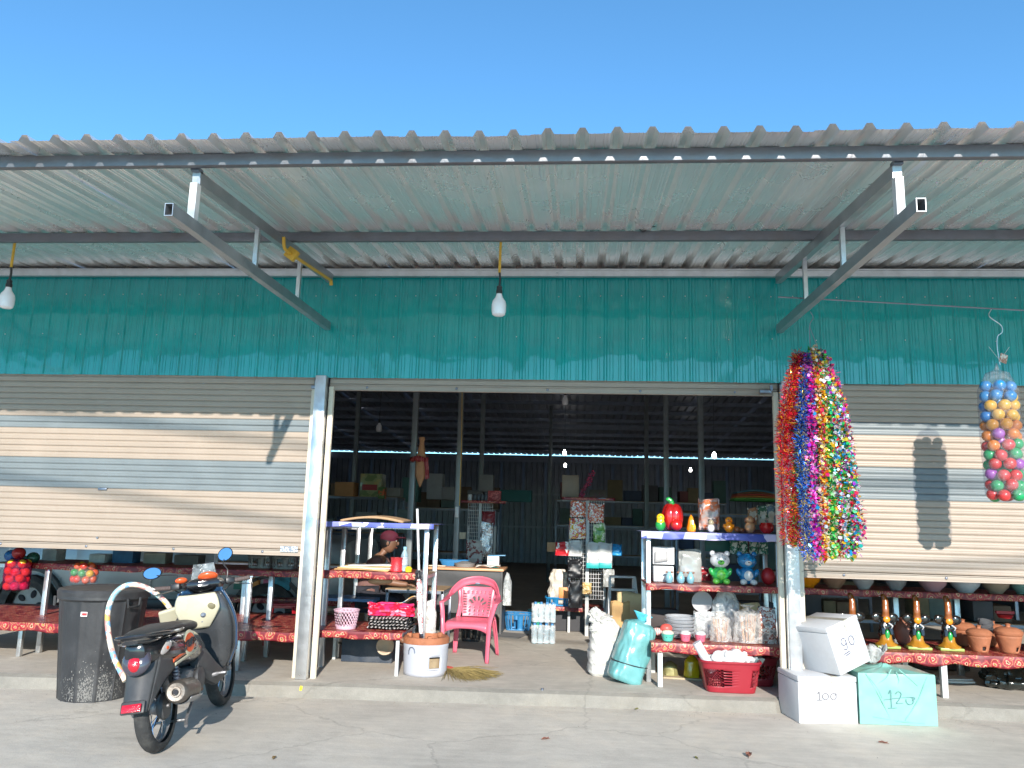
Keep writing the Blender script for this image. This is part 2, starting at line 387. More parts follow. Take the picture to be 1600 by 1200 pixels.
# platform slab with a broom-smoothed, slightly wavy front edge
g = G()
def plat_edge(x):
    y = -.22+(x+2.41)*(.23/4.36) if x < 2.0 else .0
    if x > 2.0: y = .12
    return y + .012*noise.noise(Vector((x*2.1, 0, 0)))
xs = [-9+i*.12 for i in range(154)]
rows = [[], [], [], []]
for x in xs:
    y = plat_edge(x); h = .108+.006*noise.noise(Vector((x, 3, 0)))
    rows[0].append(g.bm.verts.new((x, y-.075+.01*noise.noise(Vector((x*3, 1, 0))), -.01))); rows[1].append(g.bm.verts.new((x, y-.022, h-.022))); rows[2].append(g.bm.verts.new((x, y+.03, h))); rows[3].append(g.bm.verts.new((x, 21, .108)))
for ri, (A, B) in enumerate(zip(rows, rows[1:])):
    for k in range(len(xs)-1):
        f_ = g.bm.faces.new((A[k], A[k+1], B[k+1], B[k])); f_.material_index = 1 if ri < 2 else 0
tag(g.obj('shop_floor', [conc2, curbm], smooth=False), kind='structure')

# ================================================================== BUILDING
bld = thing('shop_building', 'steel shed shop with teal corrugated fascia and grey sheet roof overhanging the front', 'building')
XL, XR = -8.4, 8.4
P = .1905
def corr_profile(w, pitch, h, top, base, micro=2, mh=.003):
    """(x, z) outline across a sheet of width w"""
    pts = []; n = round(w/pitch)
    for i in range(n):
        x0 = i*pitch
        c = x0+pitch/2
        pts += [(x0, 0)]
        for q in ((.16, .30) if micro else ()):
            xx = x0+q*pitch/1.0*.75
            pts += [(xx-.004, 0), (xx, mh), (xx+.004, 0)]
        pts += [(c-base/2, 0), (c-top/2, h), (c+top/2, h), (c+base/2, 0)]
        for q in ((.70, .84) if micro else ()):
            xx = x0+pitch*(.5+(q-.5)*1.05)
            pts += [(xx-.004, 0), (xx, mh), (xx+.004, 0)]
    pts += [(n*pitch, 0), (n*pitch+.022, 0)]; return pts
def sheet_mesh(name, m, w, L, h=.026, top=.02, base=.055, nlen=1, micro=2, wav=0, seed=0):
    g = G(); pr = corr_profile(w, P, h, top, base, micro)
    prev = None
    for j in range(nlen+1):
        y = L*j/nlen
        row = [g.bm.verts.new((x, y, z + wav*noise.noise(Vector((x*3+seed*7.3, y*2, seed))) + wav*.22*noise.noise(Vector((x*9+seed*3, y*6, seed*2))))) for x, z in pr]
        if prev:
            for k in range(len(row)-1): g.bm.faces.new((prev[k], prev[k+1], row[k+1], row[k]))
        prev = row
    return g.mesh(name, m, smooth=False)
# roof: front slope then ridge then rear slope
EY, EZ = -2.995, 3.6019; slope = math.atan2(.204, 2.78)
RIDGE_Y = 9.6; RIDGE_Z = EZ+(RIDGE_Y-EY)*math.tan(slope); BACK_Y = 20.4; BACK_Z = 3.78
W4 = P*4
L1 = (RIDGE_Y-EY)/math.cos(slope)
# sheet underside = trough plane; ribs rise above it

roofA = [sheet_mesh('roof_sheet', zinc, W4, L1, .036, .030, .072, 26, wav=.006, seed=k) for k in range(5)]
sl2 = math.atan2(BACK_Z-RIDGE_Z, BACK_Y-RIDGE_Y); L2 = (BACK_Y-RIDGE_Y)/math.cos(sl2)
zinc_in = mat('zinc_sheet_shaded', (.36, .38, .44), .5, .35, .1, 2.2)  # darker, bluer zinc: the indoor gloom is put into its colour
roofB = sheet_mesh('roof_sheet', zinc_in, W4, L2, .034, .026, .062, 1, micro=0)
ns = int((XR-XL)/W4)
for i in range(ns+1):
    x = XL+i*W4; rr = random.Random(i)
    inst('roof_sheet', roofA[i*3 % 5], bld, (x, EY+rr.uniform(-.012, .012), EZ+.004*(i % 2)), (slope, 0, 0))
    inst('roof_sheet', roofB, bld, (x, RIDGE_Y-.03, RIDGE_Z-.012*(i % 2)-.004), (sl2, 0, 0))
g = G(); g.box((0, RIDGE_Y, RIDGE_Z+.06), (17.2, .5, .012)); g.obj('ridge_cap', zinc_in, bld)
# purlins (bottom at sheet underside - 0.075)
def rz(y): return EZ+(y-EY)*math.tan(slope) if y < RIDGE_Y else RIDGE_Z+(y-RIDGE_Y)*math.tan(sl2)
g = G(); g.box((0, 0, 0), (17.2, .045, .074), bev=.004); pm = g.mesh('purlin', mat('purlin_steel', (.17, .18, .20), .45, .6, .15, 7, .15, 60, dirt=.4, dirtcol=(.20, .15, .12)))
for y in (-2.78, -1.17): inst('purlin', pm, bld, (0, y, rz(y)-.042))
g = G(); g.box((0, -.075, rz(-.07)-.075), (17.2, .05, .055)); g.box((0, -.03, rz(-.07)-.038), (17.2, .14, .012)); g.obj('wall_purlin', steel, bld)
g = G(); g.box((0, 0, 0), (16.9, .05, .09)); pm2 = g.mesh('purlin', steel_d)
y = 1.0
while y < 20.2:
    if abs(y-RIDGE_Y) > .3: inst('purlin', pm2, bld, (0, y, rz(y)-.05))
    y += 1.08
# fascia of teal upright sheets
ZT, ZB = 3.745, 2.764
pan = [sheet_mesh('wall_panel', teal, W4, ZT-ZB, .013, .012, .036, 16, 2, wav=.005, seed=k) for k in range(6)]
scr = G()
for k in range(4):
    for zz in (.39, .78):
        if (k % 2 == 0) or zz > .5: scr.ell((k*P+P*.25, zz+.004*k, .004), .0055, 6, 4)
scr = scr.mesh('screw', white_steel)
for i in range(ns+1):
    x = XL+i*W4+.05
    p_ = inst('wall_panel', pan[i*5 % 6], bld, (x, -.02+.003*(i % 2), ZB+random.Random(i).uniform(-.006, .004)), (math.pi/2, 0, 0))
    s_ = inst('screw', scr, p_); s_['kind'] = 'stuff'
g = G(); g.box((0, .06, 2.79), (17.2, .06, .05)); g.box((0, .05, 3.7), (17.2, .06, .06)); g.obj('wall_rail', steel_d, bld)
# back and side walls (dark corrugated); unseen sides closed to keep daylight out
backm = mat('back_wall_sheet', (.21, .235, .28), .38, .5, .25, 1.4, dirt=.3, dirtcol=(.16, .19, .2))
bp_ = sheet_mesh('back_wall_panel', backm, W4, 3.40, .03, .03, .06, 1, 0)
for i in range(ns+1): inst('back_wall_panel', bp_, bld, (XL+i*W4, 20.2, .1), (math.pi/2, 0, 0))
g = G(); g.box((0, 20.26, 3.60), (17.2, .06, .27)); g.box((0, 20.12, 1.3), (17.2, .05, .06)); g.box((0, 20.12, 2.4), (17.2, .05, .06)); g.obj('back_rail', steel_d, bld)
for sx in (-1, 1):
    g = G(); g.poly([(sx*8.42, .06, .1), (sx*8.42, 20.2, .1), (sx*8.42, 20.2, rz(20.2)-.01), (sx*8.42, RIDGE_Y, RIDGE_Z-.01), (sx*8.42, .06, rz(.06)-.01)], (.04*sx, 0, 0)); g.obj('unseen_side_wall', backm, bld, smooth=False)
# posts along the front
g = G(); g.box((0, 0, 1.44), (.10, .085, 2.66), bev=.004); g.box((-.052, 0, 1.44), (.008, .05, 2.6)); post_me = g.mesh('post', steel)
g = G(); g.box((0, 0, 1.33), (.042, .05, 2.6), bev=.003); g.box((.0, .0, 1.33), (.05, .022, 2.6)); rail_me = g.mesh('guide_rail', mat('cream_rail', (.66, .58, .46), .4, 0, .06, 4, dirt=.25))
POSTS = [-6.3, -2.085, 2.085, 6.3]
for px_ in POSTS:
    zb = 0.0 if px_ > 2 else 0
    inst('post', post_me, bld, (px_, -.045, zb))
    inst('guide_rail', rail_me, bld, (px_-.082, .01, .05)); inst('guide_rail', rail_me, bld, (px_+.082, .01, .05))
# interior posts, located from the photo
g = G(); g.box((0, 0, 2.0), (.075, .075, 4.0), bev=.004); ip = g.mesh('inner_post', mat('grey_post', (.22, .25, .26), .5, .5, .15, 5, dirt=.3))
for px_, py_, Y in ((644, 760, 3.0), (716, 760, 3.6), (1041, 760, 4.6), (1095, 700, 3.8), (752, 730, 8.2), (1010, 700, 9.2), (860, 700, 12), (555, 720, 8.2)):
    q = at(px_, py_, Y); o = inst('inner_post', ip, bld, (q.x, Y, .1)); o.scale = (.95 if Y < 6 else 1.1, 1, (rz(Y)-.18)/4.0)
for Y in (8.2, 14.0):
    g = G(); g.box((0, Y, rz(Y)-.2), (16.8, .07, .1)); g.obj('cross_beam', steel_d, bld)
# brackets under the overhang
steel_br = mat('bracket_steel', (.40, .42, .44), .38, .8, .15, 7, dirt=.2)
tube_in = mat('tube_inside', (.02, .02, .025), .8)
for bx in (-6.35, -2.055, 2.035, 6.35):
    br = bpy.data.objects.new('bracket', None); COL.objects.link(br); br.parent = bld; br.location = (bx, 0, 0)
    def hollow(nm, a, b, w_, h_):
        g = G(); g.beam(a, b, w_, h_); o = g.obj(nm, steel_br, br)
        a = Vector(a); d = (Vector(b)-a).normalized()
        return o
    g = G()
    A = Vector((0, -2.99, 3.185)); B = Vector((0, -.075, 3.237)); t = .004; wd, ht = .05, .075
    for (dx, dz, sw, sh) in ((-wd/2+t/2, 0, t, ht), (wd/2-t/2, 0, t, ht), (0, ht/2-t/2, wd-2*t, t), (0, -ht/2+t/2, wd-2*t, t)):
        g.beam(A+Vector((dx, 0, dz)), B+Vector((dx, 0, dz)), sw, sh)
    g.obj('lower_arm', steel_br, br)
    g = G(); g.beam((0, -2.72, rz(-2.72)-.125), (0, -.1, rz(-.1)-.125), .05, .08); g.obj('upper_arm', steel_br, br)
    for yy, w_ in ((-2.72, .045), (-1.78, .03), (-.9, .03)):
        zt = rz(yy)-.166; zb = 3.185+(yy+2.99)*.052/2.915+.037
        g = G(); g.box((0, yy, (zt+zb)/2), (w_, w_*1.1, zt-zb)); g.obj('strut', white_steel if yy < -2 else steel, br)
    g = G(); g.box((0, -2.72, rz(-2.72)-.08), (.05, .06, .025)); g.obj('gusset', steel_d, br)

# ================================================================== ROLLER SHUTTERS
def slat_mesh(m, L):
    g = G(); pr = [(-.004, 0), (-.011, .0025), (-.014, .008), (-.0148, .022), (-.0138, .0245), (-.0148, .027), (-.014, .044), (-.011, .0485), (-.003, .0505), (-.003, .0535), (-.004, .0555)]
    A = [g.bm.verts.new((-L/2, y, z)) for y, z in pr]; B = [g.bm.verts.new((L/2, y, z)) for y, z in pr]
    C_ = [g.bm.verts.new((-L/2, y+.003, z)) for y, z in pr]
    for k in range(len(pr)-1): g.bm.faces.new((A[k], A[k+1], B[k+1], B[k]))
    me = g.mesh('slat', m); return me
SL = 4.04; PIT = .0555
slB = slat_mesh(beige, SL); slG = slat_mesh(greysl, SL)
def shutter(cx, zbot, ztop, bands, label, group):
    t = thing('roller_shutter', label, 'shutter', (cx, .012, zbot), 0, group)
    g = G(); g.box((0, -.004, .027), (SL, .022, .055), bev=.004); g.box((0, -.012, .05), (SL, .03, .008)); g.box((0, -.010, .004), (SL, .03, .008), bev=.002)
    g.obj('bottom_bar', beige, t)
    g = G()
    for k in range(5): g.ell((-SL/2+.35+k*.83, -.018, .03), (.012, .006, .012), 8, 5)
    g.obj('bolt', steel_d, t)
    z = .058; k = 0
    while zbot+z < ztop:
        zz = zbot+z+PIT/2
        me = slG if any(a < zz < b for a, b in bands) else slB
        rs = random.Random(k+int(cx*10)); inst('slat', me, t, (0, rs.uniform(-.0012, .0012), z+rs.uniform(-.0006, .0006)), (rs.uniform(-.012, .012), 0, rs.uniform(-.0004, .0004))); z += PIT; k += 1
    return t
zl = [at(250, y, 0).z for y in (652, 674, 717, 762)]
zr = [at(1420, y, 0).z for y in (661, 685, 731, 778)]
bl = [(zl[1], zl[0]), (zl[3], zl[2])]; brr = [(zr[1], zr[0]), (zr[3], zr[2])]
s1 = shutter(-4.19, 1.141, 2.80, bl, 'beige roller shutter with grey bands, half lowered behind the parked scooter', 'roller shutters of the shop front')
s2 = shutter(0, 2.646, 2.80, [], 'beige roller shutter rolled fully up above the open middle doorway', 'roller shutters of the shop front')
s3 = shutter(4.19, 1.094, 2.80, brr, 'beige roller shutter with grey bands, half lowered behind the hanging ball bag', 'roller shutters of the shop front')
# a few marks on the left shutter
g = G(); q = at(160, 764, -.01); g.box((0, 0, 0), (.085, .012, .022), bev=.003); o = g.obj('keyhole_plate', steel_d, s1); o.location = q-Vector((-4.19, .012, 1.141))
g = G(); q = at(452, 858, -.01); g.box((0, 0, 0), (.16, .003, .05)); o = g.obj('lock_sticker', ramp_mat('silver_sticker', [(0, '#ffffff'), (.45, '#8a8f99'), (.6, '#e8e8ee')], 'noise', 50, .3, .3), s1); o.location = q-Vector((-4.19, .02, 1.141))
g = G(); g.lathe([(0, 0), (.009, 0), (.009, .006), (0, .006)], M=RX(math.pi/2), seg=10); q = at(152, 840, -.01); o = g.obj('lock_hole', steel_d, s1); o.location = q-Vector((-4.19, .012, 1.141))
# shutter motor brackets poking out beside the posts
for px_, py_ in ((495, 605), (1196, 612)):
    q = at(px_, py_, -.05); g = G(); g.box((0, 0, 0), (.1, .03, .03), bev=.004); g.box((.05, 0, .03), (.02, .03, .05)); o = g.obj('door_catch', steel_d, bld); o.location = q

# ================================================================== LAMPS, CONDUITS, WIRE
frost = mat('frosted_bulb', (.86, .86, .88), .25, 0, .03, spec=.6)
def lamp_proto(label, grp, lit=False, stem=True):
    t = thing('hanging_lamp', label, 'lamp', (0, 0, 0), 0, grp)
    g = G(); prof = [(0, 0), (.035, .002), (.05, .012), (.056, .04), (.057, .09), (.05, .12), (.03, .148), (.022, .17), (.021, .182)]
    g.lathe(prof, seg=18); g.obj('bulb', frost if not lit else mat('lit_bulb', (1, .98, .92), .3, emit=14), t)
    g = G(); g.lathe([(.024, .178), (.026, .20), (.02, .215), (.022, .235), (.013, .245), (.0, .246)], seg=14); g.obj('socket', black_pl, t)
    g = G(); g.tube([(0, 0, .24), (.004, 0, .30), (-.003, 0, .37)], .009, 6); g.obj('cable', black_pl, t)
    if stem:
        g = G(); g.tube([(-.003, 0, .35), (0, 0, .62)], .0105, 8); g.obj('conduit', yellow_pvc, t)
    return t
q = at(779, 494, -1.14)
lp = lamp_proto('white bulb lamp hanging from a yellow conduit in the middle of the overhang', 'bulb lamps on yellow conduits'); lp.location = q
ql = at(9, 482, -1.14)
dup(lp, ql, 0, 'white bulb lamp hanging at the left edge above the striped shutter')
# yellow conduit run under the left of the purlin, with junction and slanting pipe
t = thing('conduit_run', 'yellow electrical conduit with junction box beside the left bracket', 'conduit', (0, 0, 0))
a = atx(443, 370, -1.985); b_ = atx(445, 388, -1.985); c = atx(456, 397, -1.985); d = atx(517, 438, -1.99)
g = G(); g.tube(smoothpath([a, b_, c, atx(464, 403, -1.985), d], 5), .014, 8); g.obj('pipe', yellow_pvc, t)
g = G(); g.box(c, (.09, .05, .09), Euler((0, .6, 0)), bev=.008); g.obj('junction_box', yellow_pvc, t)
g = G(); g.tube([d, d+Vector((.0, .02, -.04))], .016, 8); g.obj('pipe_end', yellow_pvc, t)
g = G(); g.tube(smoothpath([at(110, 369, -1.12), at(200, 373, -1.12), at(300, 371, -1.12)], 6), .009, 6)
single(g, 'conduit', yellow_pvc, 'long yellow conduit lying along the mid purlin left of the bracket', 'conduit')
# taut wire on the right
g = G(); g.tube([at(1216, 464, -.85), at(1400, 474, -.85), at(1600, 485, -.85), at(1760, 496, -.85)], .006, 5)
single(g, 'hanging_wire', steel_d, 'thin rod strung from the right bracket out to the right edge', 'wire')
g = G(); q = at(1005, 358, -1.2); g.tube(smoothpath([q+Vector((-.04, 0, .01)), q+Vector((0, 0, -.02)), q+Vector((.04, 0, .01)), q+Vector((.09, 0, .02))], 5), .004, 5)
single(g, 'tie_wire', black_pl, 'short black tie wire twisted round the mid purlin', 'wire')
# interior lamps
for (px_, py_, Y, lit, sc_, lab) in ((883, 633, 4.2, 0, .8, 'unlit white bulb near the top of the doorway'), (882, 711, 12.0, 1, .7, 'glowing bulb deep inside, upper one of the middle pair'),
        (883, 730, 15.5, 1, .62, 'glowing bulb deep inside, lower one of the middle pair'), (1116, 716, 9.5, 1, .72, 'glowing bulb inside, brightest and rightmost by the right inner post'),
        (1079, 737, 15, 1, .6, 'glowing bulb inside, small one left of the right inner post'), (592, 675, 6.5, 0, .9, 'unlit bulb in the dark at upper left of the doorway')):
    t = lamp_proto(lab, 'bulbs inside the shop', lit, False); t.location = at(px_, py_, Y); t.scale = (sc_,)*3
    g = G(); top = rz(Y)-t.location.z; g.tube([(0, 0, .3), (.01, 0, top/sc_-.1)], .006, 5); g.obj('cord', black_pl, t)
# ================================================================== TABLES AND SHELF FRAMES
def cloth(x0, x1, y0, y1, z, drop, m, label, cat='tablecloth', seed=0, tail=None, wave=.006, group=None):
    g = G(); n = max(8, int((x1-x0)/.035)); vv = [(-1, 0), (-.66, 0), (-.33, 0), (0, .0), (0, .012), (0, .5), (0, 1)]
    def fn(u, v):
        x = x0+(x1-x0)*u; k = v*6; i = min(5, int(k)); f = k-i
        if i < 3:
            q = 1-k/3; dz = -drop*q*(1+.25*noise.noise(Vector((x*5, seed, 1)))); dy = -.010-.014*q*noise.noise(Vector((x*9, seed, 4)))-.004*math.sin(x*40+seed)*q
            return Vector((x, y0+dy, z+dz))
        t = (k-3)/3
        return Vector((x, y0-.006+(y1-y0)*t, z+.004+wave*.4*noise.noise(Vector((x*4, t*3, seed))) - .0*t))
    g.grid(fn, n, 12)
    return single(g, 'tablecloth', m, label, cat, solid=.002, group=group)
def frame(name, label, cat, x0, x1, y0, y1, zs, legs, m=None, w_=.038, group=None, ztop=None, z0=.11):
    t = thing(name, label, cat, ((x0+x1)/2, (y0+y1)/2, z0), 0, group); m = m or white_steel; O = Vector((-(x0+x1)/2, -(y0+y1)/2, -z0)); ox, oy, oz = O
    for z in zs:
        g = G()
        for y in (y0+.02, y1-.02): g.box(((x0+x1)/2+ox, y+oy, z-.028+oz), (x1-x0-.002, .03, .034))
        for x in (x0+.02, x1-.02): g.box((x+ox, (y0+y1)/2+oy, z-.028+oz), (.03, y1-y0-.065, .034))
        g.obj('shelf_rail', m, t)
        g = G(); g.box(((x0+x1)/2+ox, (y0+y1)/2+oy, z-.006+oz), (x1-x0, y1-y0, .009)); g.obj('board', mat('plywood', (.36, .25, .15), .8, 0, .15), t)
    lm = None
    for (x, y) in legs:
        h = (ztop or max(zs))-.012-z0
        g = G(); g.box((0, 0, h/2), (w_, w_, h), bev=.003); o = g.obj('leg', m, t); o.location = (x+ox, y+oy, 0)
    return t
four = lambda x0, x1, y0, y1, e=.02: [(x0+e, y0+e), (x1-e, y0+e), (x0+e, y1-e), (x1-e, y1-e)]
grp_t = 'low display tables under floral cloths'
# middle bay, left side
frame('low_table', 'low white-legged table with floral cloth carrying the pink basket', 'table', -2.12, -1.30, .22, .95, [.475], four(-2.12, -1.30, .22, .95), w_=.03)
cloth(-2.13, -1.275, .20, .96, .478, .055, redcloth, 'red floral cloth on the low table with the pink basket', seed=1)
frame('shelf_rack', 'steel shelf rack with blue cloth top just right of the left post', 'shelf', -2.12, -1.13, .50, 1.05, [.985, 1.44], four(-2.12, -1.13, .50, 1.05), steel, .045)
cloth(-2.13, -1.20, .44, 1.06, .99, .06, redcloth, 'red floral cloth on the middle shelf below the blue one, left rack', seed=2)
cloth(-2.13, -1.07, .42, 1.07, 1.445, .04, bluecloth, 'blue checked cloth over the top of the left rack', seed=3)
# middle bay, right side
frame('low_table', 'low table with white leg in front of the toy shelves', 'table', .96, 2.11, .25, .95, [.475], four(.99, 2.10, .25, .95), w_=.042)
cloth(.93, 2.13, .235, .96, .478, .075, redcloth, 'red floral cloth on the low table under the toy shelves', seed=4)
frame('shelf_rack', 'steel shelf rack of toys left of the right post', 'shelf', .91, 2.12, .46, 1.02, [.965, 1.43], four(.91, 2.12, .46, 1.02), steel, .042)
cloth(.90, 2.13, .42, 1.03, .97, .05, redcloth, 'red floral cloth on the toy rack middle shelf', seed=5)
cloth(.86, 2.13, .40, 1.04, 1.435, .06, bluecloth, 'blue checked cloth over the top of the toy rack', seed=6)
# left bay
frame('low_table', 'long low table under the left shutter behind the bin', 'table', -5.9, -2.16, .14, 1.45, [.455], [(-5.0, .4), (-2.76, .17), (-3.6, 1.4), (-5.8, .2), (-2.2, 1.4)], steel, .04)
cloth(-5.95, -2.16, .10, 1.46, .46, .07, redcloth, 'long red floral cloth on the low table behind scooter and bin', seed=7)
frame('shelf_rack', 'long shelf rack behind the scooter with red cloth', 'shelf', -5.6, -2.3, .62, 1.3, [.955], [(-4.97, .64), (-3.2, 1.25), (-2.78, .9), (-2.9, .64)], steel, .045)
cloth(-5.3, -2.3, .58, 1.32, .96, .05, redcloth, 'long red floral cloth on the upper rack behind scooter and bin', seed=8)
frame('shelf_rack', 'back rack of small goods seen behind the left table', 'shelf', -3.9, -2.2, 2.0, 2.6, [.55, .95, 1.4], four(-3.9, -2.2, 2.0, 2.6), steel, .045)
cloth(-3.95, -2.2, 1.96, 2.61, .553, .05, redcloth, 'red floral cloth on the rearmost low shelf of the left bay', seed=9)
# right bay
frame('low_table', 'long low table of elephants and clay stoves under the right shutter', 'table', 2.2, 6.0, .30, 1.15, [.465], [(3.42, .33), (2.25, .35), (4.9, .33), (3.4, 1.1), (5.9, .4)], white_steel, .05)
cloth(2.18, 6.1, .27, 1.16, .47, .085, redcloth, 'red floral cloth under the elephants and clay stoves', seed=10)
frame('shelf_rack', 'upper rack of bowls under the right shutter', 'shelf', 2.2, 6.0, .72, 1.35, [.945], [(3.42, 1.3), (2.25, 1.3), (5.0, 1.3), (4.0, 1.3)], steel, .05)
cloth(2.18, 6.1, .70, 1.36, .95, .05, redcloth, 'red floral cloth on the bowl rack under the right shutter', seed=11)

# ================================================================== BIN, HOOP
t = thing('waste_bin', 'tall black lidded plastic bin standing behind the scooter', 'bin', (-3.66, -.52, 0))
binm = mat('bin_plastic', (.030, .031, .034), .48, 0, .18, 5, .15, 30, dirt=.45, dirtcol=(.11, .11, .11))
g = G()
def binfn(u, v):
    a = u*2*math.pi; z = .0+v*.80; r = .262+.064*v
    rib = .008 if (u*12) % 1 < .1 else 0
    return Vector(((r+rib)*math.cos(a), (r+rib)*math.sin(a), z))
g.grid(binfn, 120, 10, closeu=True); g.lathe([(0, .004), (.262, .002)], seg=40)
g.obj('body', binm, t)
g = G(); g.lathe([(.332, .775), (.352, .79), (.352, .812), (.335, .818), (.335, .80)], seg=48); g.obj('rim', binm, t)
g = G(); g.lathe([(.352, .81), (.356, .845), (.345, .862), (.32, .868), (.30, .858), (.24, .866), (.10, .876), (0, .878)], seg=48, wob=.012, wf=1.5); g.obj('lid', binm, t)
for a in (200, 338):
    g = G(); c = Vector((math.cos(R(a))*.36, math.sin(R(a))*.36, .77)); tn = Vector((-math.sin(R(a)), math.cos(R(a)), 0))
    g.tube([c-tn*.06+Vector((0, 0, .03)), c-tn*.05+Vector((0, 0, -.04)), c+tn*.05+Vector((0, 0, -.04)), c+tn*.06+Vector((0, 0, .03))], .011, 6); g.obj('handle', binm, t)
# small red and white label, set on the curved side facing the camera
def patch(rad, a0, a1, z0, z1, name, m, par, n=6):
    g = G(); g.grid(lambda u, v: Vector(((rad)*math.cos(R(a0+(a1-a0)*u)), (rad)*math.sin(R(a0+(a1-a0)*u)), z0+(z1-z0)*v)), n, 1); return g.obj(name, m, par)
patch(.3265, 272, 281, .665, .70, 'label', mat('label_white', (.75, .72, .7), .5), t); patch(.328, 274, 280.5, .672, .692, 'label_print', mat('label_red', (.55, .03, .03), .5), t)
dust = G(); rr = random.Random(4)
for k in range(1100):
    a = R(296+rr.gauss(0, 24)); z = abs(rr.gauss(0, .11)); r = .262+.08*z+.0035
    if z > .42 or a > R(350): continue
    s_ = rr.uniform(.0018, .006); c = Vector((r*math.cos(a), r*math.sin(a), z+.01)); tn = Vector((-math.sin(a), math.cos(a), 0))*s_; up = Vector((0, 0, s_*rr.uniform(.6, 2.6)))
    dust.bm.faces.new([dust.bm.verts.new(c+p) for p in (-tn, -up*.5, tn*.8, up)])
dust.obj('splash_spot', mat('dried_mud', (.19, .185, .175), .9), t, stuff=True)

tape = ramp_mat('floral_tape', [(0, '#d9c8b4'), (.25, '#c98d86'), (.4, '#c9a65a'), (.5, '#8fb7bd'), (.62, '#e0d4c6'), (.75, '#b9857f'), (.87, '#7fa6c4')], 'cell', 26, .45)
g = G(); hp = [at(196, 1064, -1.28), at(176, 1020, -1.22), at(168, 965, -1.15), at(178, 930, -1.1), at(200, 914, -1.05), at(228, 918, -1.0), at(256, 938, -.97), at(272, 962, -.95), at(282, 985, -.95), at(288, 1010, -.98)]
g.tube(smoothpath(hp, 8), .020, 12)
single(g, 'bent_tube', tape, 'bent tube wrapped in pastel floral tape arching over the scooter tail', 'tube')

